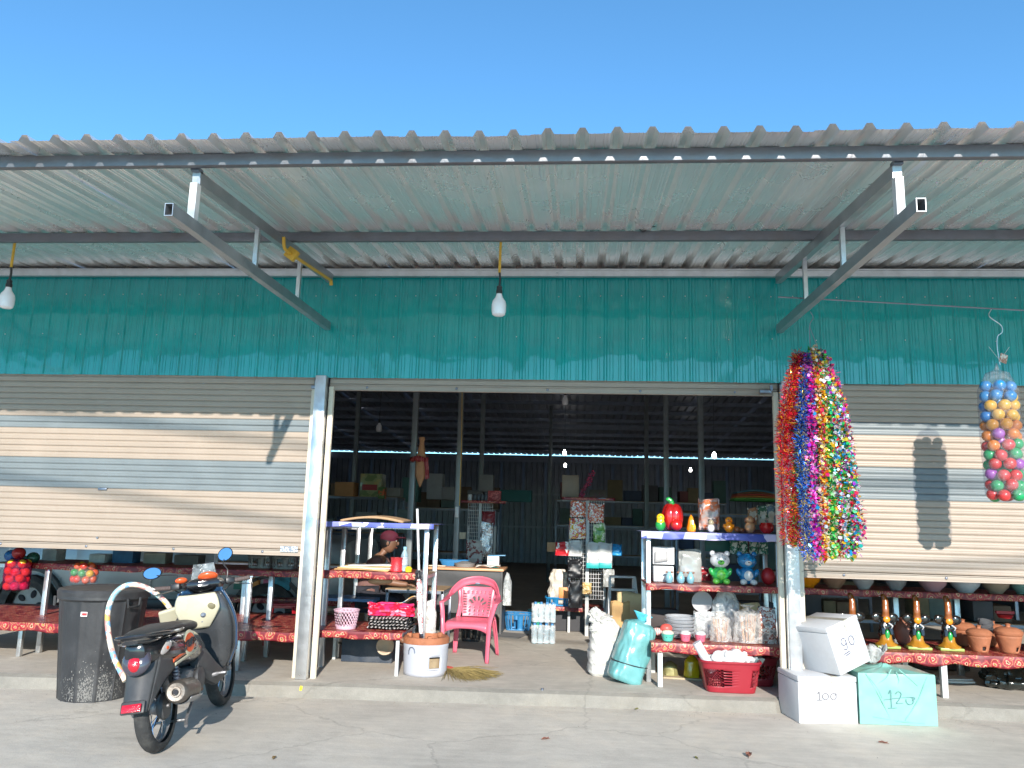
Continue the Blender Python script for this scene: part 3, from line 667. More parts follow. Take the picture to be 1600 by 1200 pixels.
# ================================================================== PINK CHAIR
pink = mat('pink_plastic', (.66, .135, .20), .32, 0, .04, 5)
def make_chair():
    t = thing('plastic_chair', 'pink plastic armchair with perforated back standing in the doorway', 'chair', (-.80, 1.32, .11), R(-6))
    # local: front = -y, seat height .40
    g = G()
    def seat(u, v):
        x = (u-.5)*.47*(1-.10*v); y = -.23+.45*v; z = .405-.018*math.sin(math.pi*v)*math.sin(math.pi*u)-(.03*(1-v*6)**2 if v < 1/6 else 0)
        return Vector((x, y, z))
    g.grid(seat, 16, 16); g.obj('seat', pink, t, solid=.008)
    g = G(); g.grid(lambda u, v: Vector(((u-.5)*.47, -.232-.003*math.sin(u*3.14), .375-(.045+.05*abs(2*u-1)**3)*v+.01)), 16, 2); g.obj('seat_apron', pink, t, solid=.006)
    # backrest: perforated fan panel with slots knocked out
    g = G(); nu, nv = 30, 34
    def bk(u, v):
        s_ = (u-.5)*2; wd = .155+.035*v; x = s_*wd; z = .415+.32*v; y = .205+.10*v+.03*(1-s_*s_)
        return Vector((x, y, z))
    V = [[g.bm.verts.new(bk(i/nu, j/nv)) for j in range(nv+1)] for i in range(nu+1)]
    def hole(i, j):
        u = (i+.5)/nu-.5; v = (j+.5)/nv
        if v > .87 or v < .06 or abs(u) > .46: return False
        r = math.hypot(u*1.15, v-.30); a = math.degrees(math.atan2(v-.30, u))
        if v > .76: return i % 4 == 1 and j % 2 == 0
        if .18 < r < .42 and 25 < a < 155: return int(a/13) % 2 == 0 and int(r*18) % 4 != 3
        if abs(u) > .36: return j % 3 == 1
        return v < .32 and i % 5 == 2 and j % 5 < 3
    for i in range(nu):
        for j in range(nv):
            if not hole(i, j): g.bm.faces.new((V[i][j], V[i+1][j], V[i+1][j+1], V[i][j+1]))
    g.obj('back_panel', pink, t, solid=.007)
    # hoop frame: up the left side, over the top, down into the arms
    def ribbon(path, wids, nm, th=.011, side=Vector((0, 0, 1))):
        g = G(); P_ = smoothpath(path, 8); n = len(P_)
        def f(u, v):
            k = min(n-1, int(round(u*(n-1)))); p = P_[k]; tt = (P_[min(k+1, n-1)]-P_[max(0, k-1)]).normalized()
            wv = wids[min(len(wids)-1, int(u*(len(wids)-1)+.5))]
            k2 = u*(len(wids)-1); i0 = min(len(wids)-2, int(k2)); wv = wids[i0]+(wids[i0+1]-wids[i0])*(k2-i0)
            sd = side(p, tt) if callable(side) else side
            return p+sd*(v-.5)*wv+tt.cross(sd)*(.012*math.sin(math.pi*v))
        g.grid(f, n-1, 4); return g.obj(nm, pink, t, solid=th)
    ribbon([(-.30, -.15, .60), (-.295, 0, .625), (-.275, .10, .66), (-.235, .20, .725), (-.16, .29, .785), (0, .33, .812), (.16, .29, .785), (.235, .20, .725), (.275, .10, .66), (.295, 0, .625), (.30, -.15, .60)],
           [.05, .055, .06, .075, .085, .09, .085, .075, .06, .055, .05], 'back_hoop', side=lambda p, tt: (Vector((0, 0, 0))-Vector((p.x*.9, p.y-.45 if p.y > .1 else 0, (p.z-.35) if p.y > .1 else .0))).normalized() if p.y > .12 else Vector((-math.copysign(1, p.x), 0, .15)).normalized())
    for s_ in (-1, 1):
        ribbon([(s_*.205, .205, .40), (s_*.185, .215, .52), (s_*.19, .25, .64), (s_*.205, .27, .72)], [.05, .04, .05, .07], 'back_upright', side=Vector((1, 0, 0)))
        # front leg runs from floor up to the arm; L-section
        def leg(path, nm, w1, w2, fy):
            g = G(); P_ = smoothpath(path, 6); n = len(P_)
            def f(u, v):
                k = int(round(u*(n-1))); p = P_[k]; ww = w1+(w2-w1)*u
                a = v*3
                offs = [Vector((-s_*ww, 0, 0)), Vector((-s_*ww*.12, 0, 0)), Vector((0, fy*ww*.12, 0)), Vector((0, fy*ww, 0))]
                return p+offs[int(round(a))]
            g.grid(f, n-1, 3); g.obj(nm, pink, t, solid=.007)
        leg([(s_*.262, -.275, 0), (s_*.268, -.262, .2), (s_*.278, -.245, .40), (s_*.302, -.20, .52), (s_*.325, -.175, .60)], 'front_leg', .034, .050, 1)
        leg([(s_*.262, .30, 0), (s_*.25, .27, .2), (s_*.232, .225, .40)], 'back_leg', .034, .055, -1)
        g = G(); g.box((s_*.302, -.02, .606), (.052, .29, .014), Euler((.06, 0, 0)), bev=.006); g.obj('armrest', pink, t)
    g = G(); g.ell((0, .262, .779), (.03, .006, .011), 14, 6); g.obj('badge', mat('badge_grey', (.2, .22, .3), .4), t)
    return t
make_chair().scale = (.93, .93, .93)

# ================================================================== STOVE BUCKET, BROOM, POLE
t = thing('charcoal_stove', 'whitewashed bucket charcoal stove with terracotta rim standing left of the chair', 'stove', (-1.095, .42, .11), R(-10)); t.scale = (.94,)*3
wash = mat('whitewashed_tin', (.44, .45, .50), .5, 0, .06, 4, .1, 20, dirt=.3, dirtcol=(.4, .38, .36))
g = G()
def shell(u, v):
    a = u*2*math.pi; r = .205+.012*v+.002*math.sin(v*30); return Vector((r*math.cos(a), r*math.sin(a), .30*v))
nu, nv = 48, 10
V = [[g.bm.verts.new(shell(i/nu, j/nv)) for j in range(nv+1)] for i in range(nu)]
for i in range(nu):
    for j in range(nv):
        a = (i+.5)/nu*360
        if 297 < a < 330 and 2 <= j < 6: continue
        g.bm.faces.new((V[i][j], V[(i+1) % nu][j], V[(i+1) % nu][j+1], V[i][j+1]))
g.obj('bucket', wash, t, solid=.006)
g = G(); g.lathe([(.20, .29), (.15, .3), (.15, .17), (0, .16)], seg=32); g.obj('clay_liner', terra, t)
g = G(); g.lathe([(.19, .0), (.17, .16), (0, .17)], seg=32); g.obj('ash_chamber', mat('tan_clay', (.30, .22, .13), .85, 0, .25, 12), t)
g = G(); g.lathe([(.222, .292), (.224, .335), (.212, .352), (.178, .352), (.165, .33), (.15, .24), (.12, .2), (0, .19)], seg=40, wob=.02, wf=2); g.obj('clay_rim', terra, t)
for a in (60, 180, 300):
    g = G(); g.box((math.cos(R(a))*.175, math.sin(R(a))*.175, .345), (.05, .045, .05), Euler((0, 0, R(a))), bev=.012); g.obj('pot_rest', terra, t)
g = G(); g.tube([(math.cos(R(a))*.220, math.sin(R(a))*.220, z) for a, z in ((243, .20), (243, .235), (247, .262), (254, .268), (260, .25), (262, .215))], .006, 6); g.obj('handle', steel_d, t)
g = G(); g.box((.135, -.15, .07), (.13, .02, .012), Euler((0, 0, R(43)))); g.obj('vent_lip', wash, t)

straw = mat('straw', (.27, .20, .07), .8, 0, .3, 30)
t = thing('broom', 'straw broom lying on the floor right of the stove', 'broom', (0, 0, .11))
g = G(); rr = random.Random(2); h0 = az_(700, 1046, .13); tip = az_(755, 1058, .12); d = (tip-h0); d.z = 0; L_ = d.length; d.normalize(); s_ = Vector((-d.y, d.x, 0))
for k in range(260):
    a = rr.gauss(0, .42); l = L_*rr.uniform(.8, 1.25); off = s_*rr.uniform(-.02, .02); z = rr.uniform(.002, .03)
    p0 = Vector((h0.x, h0.y, z+.005))+off; dd = (d*math.cos(a)+s_*math.sin(a)); p1 = p0+dd*l*.55+Vector((0, 0, .006)); p2 = p0+dd*l; p2.z = rr.uniform(.002, .012)
    g.tube([p0, p1, p2], [.0025, .003, .001], 3, cap=False)
g.obj('bristles', straw, t, stuff=False)
g = G(); g.tube([h0+Vector((0, 0, -.10))-d*.06, h0+Vector((0, 0, -.10))+d*.05], .022, 8); g.obj('binding', mat('red_binding', (.4, .07, .05), .6), t)
g = G(); g.tube([h0+Vector((0, 0, -.10))-d*.6+s_*.1, h0+Vector((0, 0, -.10))], .011, 8); g.obj('handle', mat('bamboo', (.5, .35, .16), .5), t)

t = thing('display_pole', 'white pole tied with black strips standing in front of the left rack corner', 'pole', (0, 0, 0))
a = at(652, 795, .38); b_ = at(657, 985, .38)
g = G(); g.tube([a, (a+b_)/2, b_], .012, 10); g.obj('pole', white_pl, t)
petal = ramp_mat('floral_wrap', [(0, '#e6dede'), (.45, '#d7c9c9'), (.6, '#b24a4a'), (.68, '#e8e0e0'), (.9, '#5a6a58')], 'noise', 30, .5)
g = G(); g.tube(smoothpath([at(655, 905, .37), at(656, 940, .365), at(658, 990, .36)], 5), [.02, .026, .03, .028, .03, .028, .024, .03, .026, .02, .02], 10); g.obj('wrapped_part', petal, t)
g = G(); rr = random.Random(9); c = at(655, 893, .37)
for k in range(16):
    d1 = Vector((rr.uniform(-1, 1), rr.uniform(-.6, .3), rr.uniform(-1.6, .5))); g.tube([c, c+d1*.03, c+d1*.05+Vector((0, 0, -.02))], [.012, .012, .002], 5)
g.obj('knot', black_pl, t)

# ================================================================== SACKS, BAGS
def sack_bm(h, rx, ry, cr=.06, top=.35, seed=0, nu=40, nv=36, fl=.3, nf=3.5):
    g = G()
    def f(u, v):
        a = u*2*math.pi; z = h*v
        k = 1-.12*v
        if v > top: k *= 1-.75*((v-top)/(1-top))**1.6
        if v > .93: k += (v-.93)*fl*14
        if v < .06: k *= .80+.20*(v/.06)**.5
        c_, s_ = math.cos(a), math.sin(a); p = 2.8; c_ = math.copysign(abs(c_)**(2/p), c_); s_ = math.copysign(abs(s_)**(2/p), s_)
        q = Vector((c_*rx*k, s_*ry*k, z)); n_ = noise.noise(Vector((c_*nf*.6, s_*nf*.6, z*nf*3.2+seed*9)))+.5*noise.noise(Vector((c_*nf*2, s_*nf*2, z*nf*5+seed*3)))
        fold = abs(noise.noise(Vector((c_*2.2+seed, s_*2.2, z*9+c_*2))))
        q.x *= 1+cr*1.6*n_-cr*fold; q.y *= 1+cr*1.6*n_-cr*fold; return q
    g.grid(f, nu, nv, closeu=True); g.lathe([(0, .003), (min(rx, ry)*.78, .002)], seg=16); return g
woven = mat('white_woven_sack', (.50, .49, .46), .65, 0, .05, 20, .12, 30)
g = G()
def wsack(u, v):
    a = u*2*math.pi; c_, s_ = math.cos(a), math.sin(a); p = 3.4; c_ = math.copysign(abs(c_)**(2/p), c_); s_ = math.copysign(abs(s_)**(2/p), s_)
    h = .50; z = h*v; k = 1.0
    if v < .05: k = .86+.14*(v/.05)
    if v > .78: k = 1-.35*((v-.78)/.22)**1.5
    wr = .011*noise.noise(Vector((c_*.9, s_*.9+3, z*26)))+.003*noise.noise(Vector((c_*3, s_*3, z*50)))-.010*abs(noise.noise(Vector((c_*1.4, s_*1.4, z*11+c_*2))))
    x = c_*(.150*k+wr); y = s_*(.125*k+wr)
    return Vector((x-.05*max(0, v-.8)*5*.6, y, z+(.03*noise.noise(Vector((c_*2.4, s_*2.4, 5))) if v > .7 else 0)))
g.grid(wsack, 96, 84, closeu=True); g.lathe([(0, .003), (.12, .002)], seg=16)
g.ell((-.05, 0, .50), (.11, .10, .06), 40, 24, nz=.5, nf=3.5); g.ell((-.11, -.03, .53), (.06, .05, .07), 30, 20, nz=.6, nf=3); g.ell((-.12, -.08, .42), (.045, .04, .04), 24, 16, nz=.5)
s_ = single(g, 'white_sack', woven, 'crumpled white woven sack leaning beside the turquoise bag', 'sack', (.53, .74, .11), R(8)); s_.rotation_euler = (R(3), R(3), R(8))
aqua = mat('aqua_plastic', (.13, .34, .34), .32, 0, .10, 4, .25, 9, coat=.3)
t = thing('turquoise_bag', 'full turquoise plastic bag tied shut, leaning on the display table', 'bag', (.70, .42, .11)); t.rotation_euler = (R(-4), R(19), R(12))
g = sack_bm(.56, .160, .15, .06, .90, 8, 72, 72, .0, 2.6); g.obj('bag_body', aqua, t)
g = G()
g.grid(lambda u, v: Vector(((.02+.060*v)*math.cos(u*6.283)*(1+.4*math.sin(u*25)*v), (.02+.05*v)*math.sin(u*6.283)*(1+.3*math.cos(u*19)*v), .535+.085*v)), 40, 6, closeu=True); g.obj('tied_neck', mat('blue_film', (.10, .50, .62), .25, 0, .2, 20), t, solid=.002)
g = G(); g.tube([(.168*math.cos(a), .155*math.sin(a), .17+.02*math.sin(a+1)) for a in [k*2*math.pi/24 for k in range(24)]], .005, 5, closed=True); g.obj('cord', black_pl, t)
kraft = mat('kraft_paper', (.58, .42, .22), .8, 0, .08, 10, .3, 12)
def paper_bag(w_, d_, h, m, name, label, loc, rz=0, wr=.008, cat='bag'):
    g = G()
    def f(u, v):
        a = u*4; k = int(a) % 4; q = a-int(a); cs = [(-1, -1), (1, -1), (1, 1), (-1, 1)]; A = cs[k]; B = cs[(k+1) % 4]
        x = (A[0]+(B[0]-A[0])*q)*w_/2; y = (A[1]+(B[1]-A[1])*q)*d_/2*(1-.35*v*v); z = h*v
        n_ = wr*noise.noise(Vector((x*22, y*22, z*20))); return Vector((x+n_, y+n_*1.6-(.012*v if q else 0), z+.01*v*math.sin(u*30)))
    g.grid(f, 32, 14, closeu=True); return single(g, name, m, label, cat, loc, rz, solid=.003)
paper_bag(.32, .16, at(985, 926, 1.9).z-.11, kraft, 'paper_bag', 'tall brown paper bag standing by the ladder', (at(985, 950, 2.2).x, 1.9, .11), R(-12))
paper_bag(.19, .10, at(968, 940, 1.45).z-.11, mat('kraft_dark', (.52, .31, .13), .8, 0, .08), 'paper_bag', 'smaller darker brown paper bag in front of the tall one', (at(968, 970, 1.5).x, 1.45, .11), R(14))
# ladder
t = thing('step_ladder', 'small aluminium step ladder standing behind the paper bags', 'ladder', (.80, 2.15, .11), R(8))
for s_ in (-1, 1):
    g = G(); g.beam((s_*.19, -.16, 0), (s_*.14, .06, .80), .03, .022, (0, -1, 0)); g.obj('side_rail', chrome if 0 else white_steel, t)
    g = G(); g.beam((s_*.18, .30, 0), (s_*.13, .08, .78), .022, .018, (0, -1, 0)); g.obj('rear_leg', white_steel, t)
for k in range(3):
    z = .22+.22*k; g = G(); g.box((0, -.16+.22*z/.8, z), (.35-.1*z, .08, .022)); g.obj('step', white_steel, t)
g = G(); g.box((0, .06, .80), (.27, .14, .02)); g.obj('top_plate', white_steel, t)

# ================================================================== BASKETS
def basket(name, label, m, loc, r0, r1, h, rz=0, rect=None, cat='basket', rows=6, cols=28, lip=.012, group=None, holes=lambda i, j, r, c: (i % 2 == 0) and (1 <= j < r-1) and True, parts=True):
    """open-weave plastic basket: round or rounded rectangle, with real openings"""
    t = thing(name, label, cat, loc, rz, group); nu = cols*2; nv = rows*2; g = G()
    def f(u, v):
        a = u*2*math.pi; r = r0+(r1-r0)*v
        if rect:
            c_, s_ = math.cos(a), math.sin(a); p = 5
            return Vector((math.copysign(abs(c_)**(2/p), c_)*r*rect[0], math.copysign(abs(s_)**(2/p), s_)*r*rect[1], h*v))
        return Vector((r*math.cos(a), r*math.sin(a), h*v))
    V = [[g.bm.verts.new(f(i/nu, j/nv)) for j in range(nv+1)] for i in range(nu)]
    for i in range(nu):
        for j in range(nv):
            if not holes(i, j, nv, nu): g.bm.faces.new((V[i][j], V[(i+1) % nu][j], V[(i+1) % nu][j+1], V[i][j+1]))
    g.bm.faces.new([V[i][0] for i in range(nu)][::-1]); g.obj('wall', m, t, solid=.004)
    g = G(); g.tube([f(i/40, 1)+Vector((0, 0, 0)) for i in range(40)], lip, 6, closed=True); g.obj('rim', m, t); return t
hol = lambda i, j, r, c: ((i+(j//2)) % 2 == 0) and 2 <= j < r-1 and (j % 2 == 0 or True)
b1 = basket('pink_basket', 'round pale pink perforated basket on the low table', mat('pale_pink', (.62, .40, .48), .4, 0, .04), (at(541, 970, .38).x, .38, .485), .088, .115, .165, rows=7, cols=22, lip=.006, holes=lambda i, j, r, c: (i+(j//2)) % 2 == 0 and 2 <= j < r-1)
redpl = mat('red_plastic', (.30, .018, .03), .35, 0, .06, 6)
b2 = basket('laundry_basket', 'red plastic laundry basket full of white packaging under the toy shelves', redpl, (1.60, .27, .112), .205, .255, .245, rows=11, cols=60, rect=(1.0, .68), lip=.013,
            holes=lambda i, j, r, c: (i+j) % 2 == 0 and 4 <= j < r-5 and (i % 30) > 7)
g = G()
for k, (x, y, r) in enumerate(((-.08, 0, .10), (.05, -.03, .11), (.16, .02, .09), (0, .06, .10), (-.16, .04, .07))): g.ell((x, y, .27), (r*1.05, r*.85, r*.85), 34, 26, nz=.42, nf=2.2)
single(g, 'packaging', mat('foam_wrap', (.56, .56, .56), .4, 0, .06, 20, .5, 20), 'heap of crumpled white plastic in the red basket', 'packaging', (1.60, .27, .100)).scale = (.86, .86, 1)
basket('laundry_basket', 'second red basket in shadow behind the full one', mat('shaded_red_plastic', (.20, .012, .02), .4), (1.84, .60, .112), .19, .24, .24, rows=8, cols=40, rect=(1.0, .68), lip=.012, holes=lambda i, j, r, c: (i+j) % 2 == 0 and 4 <= j < r-4)  # darker copy of the red plastic, its shade put into the colour
g = G(); g.tube([(0, 0, 0), (-.14, -.01, .24)], .04, 16)
single(g, 'paper_roll', mat('printed_roll', (.55, .57, .6), .5, 0, .18, 40), 'printed white roll sticking up at the left of the red basket', 'roll', (1.46, .24, .26))
g = G(); g.tube([(-.03, 0, 0), (.05, 0, .05)], .05, 12); g.box((.02, .05, .03), (.18, .01, .12), Euler((.3, .5, 0)))
single(g, 'dark_packet', mat('dark_packet', (.08, .12, .13), .4, 0, .3), 'dark glossy packet lying at the right end of the red basket', 'packet', (1.80, .30, .33))
# things on the floor under the toy table
g = sack_bm(.20, .075, .07, .05, .7, 4, 32, 24, 0); single(g, 'oil_bottle', mat('yellow_oil', (.50, .36, .01), .15, 0, .15, 8, coat=.5), 'yellow plastic jug on the floor under the toy table', 'jug', (1.35, .75, .112))
g = G(); g.box((0, 0, .09), (.15, .12, .18), bev=.004); single(g, 'small_carton', card, 'small brown carton on the floor beside the yellow jug', 'carton', (1.53, .86, .112), R(5))
g = G(); g.box((0, 0, .13), (.5, .3, .26), bev=.004); single(g, 'cardboard_box', card, 'large cardboard box under the toy table behind the red basket', 'box', (1.74, .84, .112), R(-3))
g = G(); g.box((0, 0, .012), (.9, .4, .02)); single(g, 'pallet_board', mat('raw_board', (.45, .36, .24), .8), 'flat wooden board on the floor under the toy table', 'board', (1.55, .83, .098), R(-6))
g = sack_bm(.13, .07, .06, .1, .7, 6, 24, 20, 0); single(g, 'tin_can', mat('olive_tin', (.3, .27, .12), .4, .4, .2), 'small olive tin beside the table leg under the toys', 'tin', (1.16, .8, .112))

# ================================================================== WATER BOTTLES, CRATES
t = thing('water_pack', 'two stacked packs of clear water bottles on the doorway floor', 'water bottles', (-.10, 2.5, .11), R(4))
blm = mat('water_bottle', (.42, .56, .62), .08, 0, .1, 20, coat=.6, alpha=.72); g = G(); g.lathe([(0, 0), (.028, .003), (.033, .02), (.030, .05), (.033, .08), (.030, .10), (.033, .12), (.033, .15), (.018, .19), (.013, .20), (.013, .215), (0, .216)], seg=14); bme = g.mesh('bottle', blm)
g = G(); g.lathe([(0, .206), (.015, .206), (.015, .226), (0, .227)], seg=10); cme = g.mesh('cap', mat('blue_cap', (.1, .3, .6), .4))
for lv in range(2):
    for i in range(4):
        for j in range(2):
            o = inst('bottle', bme, t, ((i-1.5)*.068+.006*lv, (j-.5)*.068, lv*.235)); inst('cap', cme, o)
    g = G(); g.grid(lambda u, v: Vector((math.copysign(min(1, abs(math.cos(u*6.283)*1.3)), math.cos(u*6.283))*.139, math.copysign(min(1, abs(math.sin(u*6.283)*1.3)), math.sin(u*6.283))*.072, .01+.2*v+lv*.235)), 36, 4, closeu=True); g.obj('shrink_wrap', clear, t)
bluepl = mat('blue_plastic', (.03, .19, .42), .4, 0, .1, 6)
bb = basket('blue_basket', 'small blue mesh basket on the floor by the desk', bluepl, (-.47, 3.6, .112), .15, .175, .20, rows=7, cols=26, rect=(1, .8), lip=.009)
# low bench with patterned cover, blue tray and a clear sack (left of the wire rack)
frame('low_bench', 'low dark bench behind the water bottles with floral cover', 'bench', -.1, .62, 3.45, 3.95, [.42], four(-.1, .62, 3.45, 3.95), steel_d, .04)
cloth(-.11, .63, 3.42, 3.96, .425, .045, redcloth, 'floral cover on the low bench behind the water bottles', seed=12)
g = G(); g.box((.26, 3.60, .26), (.66, .02, .29)); single(g, 'bench_panel', mat('dark_panel', (.03, .03, .035), .6), 'dark panel leaning against the front of the low bench', 'panel')
t = basket('blue_tray', 'shallow blue crate on the bench under the clear sack', mat('bright_blue', (.02, .28, .60), .4), (.05, 3.65, .43), .15, .17, .10, rows=3, cols=24, rect=(1, .8), lip=.01)
g = sack_bm(.44, .135, .11, .12, .86, 12, 48, 40, .35); single(g, 'clear_sack', mat('beige_plastic_sack', (.60, .54, .46), .35, 0, .22, 9, .6, 14, coat=.4), 'bulky clear sack of beige goods standing in the blue crate', 'sack', (.05, 3.64, .45))
g = G(); g.box((0, 0, 0), (.12, .01, .14), bev=.004); single(g, 'orange_label', mat('orange_print', (.75, .28, .09), .5), 'orange card showing on the front of the clear sack', 'card', (.115, 3.505, .60))
g = G(); g.lathe([(0, 0), (.035, .0), (.045, .25), (.03, .3), (.02, .32)], seg=14); single(g, 'green_bottle', mat('green_plastic', (.01, .28, .18), .3), 'green plastic bottle standing dark behind the blue basket', 'bottle', (-.22, 3.9, .112))
basket('dark_bucket', 'dark teal bucket on the floor right of the blue basket', mat('dark_teal', (.01, .06, .08), .5), (-.22, 4.0, .112), .12, .15, .2, rows=4, cols=20, holes=lambda *a: False)
for k, (x, y, l) in enumerate(((1.12, -.10, 'ochre dry leaf left of the drain corner'),)): pass

# ================================================================== FOAM BOXES
foam = mat('styrofoam', (.56, .56, .57), .6, 0, .03, 30, .12, 120, dirt=.12, dirtcol=(.5, .48, .45))
ink = mat('ink', (.10, .11, .16), .6)
def strokes(lst, m, par, r=.0035, name='handwriting', M=None):
    g = G()
    for pts in lst: g.tube(smoothpath([Vector((x, 0, z)) for x, z in pts], 5), r, 5)
    if M: g.move(M)
    return g.obj(name, m, par)
def circ(cx, cz, rx, rz_, n=10, a0=90, a1=-270): return [(cx+rx*math.cos(R(a0+(a1-a0)*k/n)), cz+rz_*math.sin(R(a0+(a1-a0)*k/n))) for k in range(n+1)]
def foam_box(name, label, d, m=foam, lid=True, cat='box'):
    t = thing(name, label, cat); w_, dp, h = d
    hb = h-.045
    g = G(); g.box((0, 0, hb/2), (w_, dp, hb), bev=.007); g.obj('box_body', m, t)
    g = G(); g.box((0, 0, h-.0215), (w_+.004, dp+.004, .043), bev=.008); g.obj('lid', m, t)
    g = G(); g.box((w_*.12, 0, h+.001), (.05, dp+.006, .0012)); g.box((w_*.12, -dp/2-.0035, h-.045), (.05, .0012, .09)); g.obj('tape', mat('clear_tape', (.48, .45, .38), .2, 0, .1, 30, coat=.8), t)
    return t
w1 = (az_(1342, 1132, 0)-az_(1249, 1131, 0)).length; 
fb = foam_box('foam_box', 'white foam box marked 100 standing on the ground against the right post', (.475, .40, .355)); 
A = az_(1249, 1131, 0); B = az_(1342, 1132, 0); ang = math.atan2(B.y-A.y, B.x-A.x)
nrm = Vector((-math.sin(ang), math.cos(ang), 0)); fb.location = (A+B)/2+nrm*.205; fb.rotation_euler = (0, 0, ang)
strokes([[(-.085, .215), (-.07, .235), (-.07, .175)], [(-.09, .172), (-.05, .172)], circ(-.02, .20, .024, .024), circ(.045, .20, .022, .024), [(.066, .226), (.07, .21)]], mat('pencil', (.22, .21, .22), .6), fb, .0042, M=TR(0, -.2035, .005))
# box 90 tilted on top
fb2 = foam_box('foam_box', 'white foam box marked 90 tilted on top of the other boxes', (.345, .44, .375))
c = at(1345, 1008, -.22)
ax = Vector((math.cos(R(24)), 0, math.sin(R(24))))
fb2.matrix_world = TR(*(at(1314, 1056, -.36))) @ RZ(R(27)) @ RX(R(-4)) @ RY(R(-17)) @ TR(.1725, .22, .0)
strokes([circ(-.055, .205, .026, .026, a0=20, a1=-320), [(-.031, .215), (-.033, .16), (-.05, .142), (-.07, .15)], circ(.028, .19, .026, .036), [(.085, .212), (.087, .209)], [(-.085, .115), (-.02, .122)], [(-.07, .10), (-.02, .107)]], ink, fb2, .0038, M=TR(.01, -.2225, .02))
# turquoise wrapped box 120
aqf = mat('aqua_wrap', (.21, .45, .385), .35, 0, .07, 5, .35, 9, coat=.25)
A = az_(1345, 1132, 0); B = az_(1467, 1136, 0); ang = math.atan2(B.y-A.y, B.x-A.x); nrm = Vector((-math.sin(ang), math.cos(ang), 0)); W_ = (B-A).length
t = thing('wrapped_box', 'box wrapped in turquoise plastic and marked 120, rightmost of the three', 'box', (A+B)/2+nrm*.235, ang)
g = G()
def wrapf(u, v):
    a = u*4; k = int(a) % 4; q = a-int(a); cs = [(-1, -1), (1, -1), (1, 1), (-1, 1)]; A_ = cs[k]; B_ = cs[(k+1) % 4]
    x = (A_[0]+(B_[0]-A_[0])*q)*(W_/2); y = (A_[1]+(B_[1]-A_[1])*q)*.225
    h = .385
    if v < .62: z = h*v/.62; k2 = 1
    else:
        tt = (v-.62)/.38; k2 = 1-tt*.94; z = h+.022*math.sin(tt*1.5)+(.03*max(0, tt-.85)*5)
    n_ = .007*noise.noise(Vector((x*9, y*9, z*9)))+.006*abs(noise.noise(Vector((x*4+z*9, y*5, z*5-x*9))))
    return Vector((x*k2*(1+n_*2), y*k2-(n_ if k == 0 else -n_)*1.0, max(.002, z+(n_ if v > .5 else 0))))
g.grid(wrapf, 96, 40, closeu=True); g.obj('wrapped_body', aqf, t)
strokes([[(-.062, .235), (-.045, .26), (-.045, .13)], [(-.07, .128), (-.005, .132)], [(-.01, .235), (.012, .255), (.035, .238), (.02, .20), (-.005, .168), (.012, .166), (.045, .168)], circ(.10, .19, .03, .03, a0=60, a1=-200), [(-.10, .19), (.0, .205), (.12, .215), (.14, .205), (.12, .19)]], mat('faded_ink', (.12, .25, .27), .6), t, .0024, M=TR(-.01, -.236, .0))
g = G(); fold = []
for a, b_ in (((-.24, .38), (-.06, .03)), ((.24, .38), (.05, .04)), ((-.22, .36), (-.12, .20)), ((.02, .42), (.16, .30)), ((-.04, .42), (-.16, .30)), ((-.20, .06), (.2, .02)), ((0, .4), (0, .3))):
    g.tube(smoothpath([Vector((a[0], -.226, a[1])), Vector(((a[0]+b_[0])/2+.015, -.228, (a[1]+b_[1])/2-.01)), Vector((b_[0], -.225, b_[1]))], 5), .0045, 5)
g.obj('fold', aqf, t)
g = G(); g.grid(lambda u, v: Vector(((.03+.10*v)*math.cos(u*6.283)*(1+.45*noise.noise(Vector((u*22, v*2, 1)))), (.025+.07*v)*math.sin(u*6.283)*(1+.4*math.sin(u*31)), .40+.13*v*(1+.6*noise.noise(Vector((math.cos(u*6.28)*3, math.sin(u*6.28)*3, 2)))))), 60, 8, closeu=True)
g.move(TR(-.08, .05, .02)); g.obj('gathered_top', film('grey_film', (.55, .55, .54), .75, .3), t, solid=.002)

# black rubbish bag and flat stuff under the right table
g = sack_bm(.28, .24, .2, .16, .3, 21, 56, 40, .2, 4); single(g, 'rubbish_bag', mat('black_bag', (.018, .022, .02), .22, 0, .2, 8, .6, 16, coat=.4), 'black rubbish bag slumped under the right table', 'bag', (az_(1575, 1075, .11).x+.05, .95, .112))
g = G(); g.box((0, 0, .012), (.34, .2, .02), bev=.003); g.box((.02, .02, .03), (.3, .18, .012), Euler((0, 0, .1))); single(g, 'paper_stack', paper, 'flat white paper bundle on the floor under the right table', 'papers', (az_(1498, 1070, .11).x, 1.1, .112), R(4))
g = G(); g.box((0, 0, .13), (.55, .4, .25), bev=.004); single(g, 'dark_box', mat('dark_card', (.09, .06, .05), .8), 'dark cardboard box in the shadow under the right table', 'box', (4.0, 1.9, .112))
# ================================================================== MOTOR SCOOTER  (local: +x forward, +y left)
sc = thing('motor_scooter', 'black and dark blue motor scooter with cream front panel leaning on its side stand', 'scooter')
sc.matrix_world = TR(-2.365, -1.90, 0) @ RZ(R(97)) @ RX(R(-8))
gloss = mat('gloss_black', (.014, .015, .018), .18, 0, .15, 4, coat=.7, dirt=.25, dirtcol=(.09, .085, .08))
dull = mat('dull_black', (.045, .046, .048), .5, 0, .2, 8, dirt=.32, dirtcol=(.16, .15, .14))
fair = mat('dusty_fairing', (.045, .048, .052), .28, .15, .2, 5, coat=.5, dirt=.5, dirtcol=(.15, .145, .14))
dblue = mat('dark_blue_gloss', (.02, .06, .13), .2, 0, .15, 4, coat=.6, dirt=.2, dirtcol=(.12, .13, .14))
cream = mat('cream_plastic', (.50, .46, .33), .3, 0, .08, 5, coat=.3, dirt=.25, dirtcol=(.35, .3, .2))
orange = mat('orange_red', (.62, .09, .02), .3, 0, .08, 8, coat=.4)
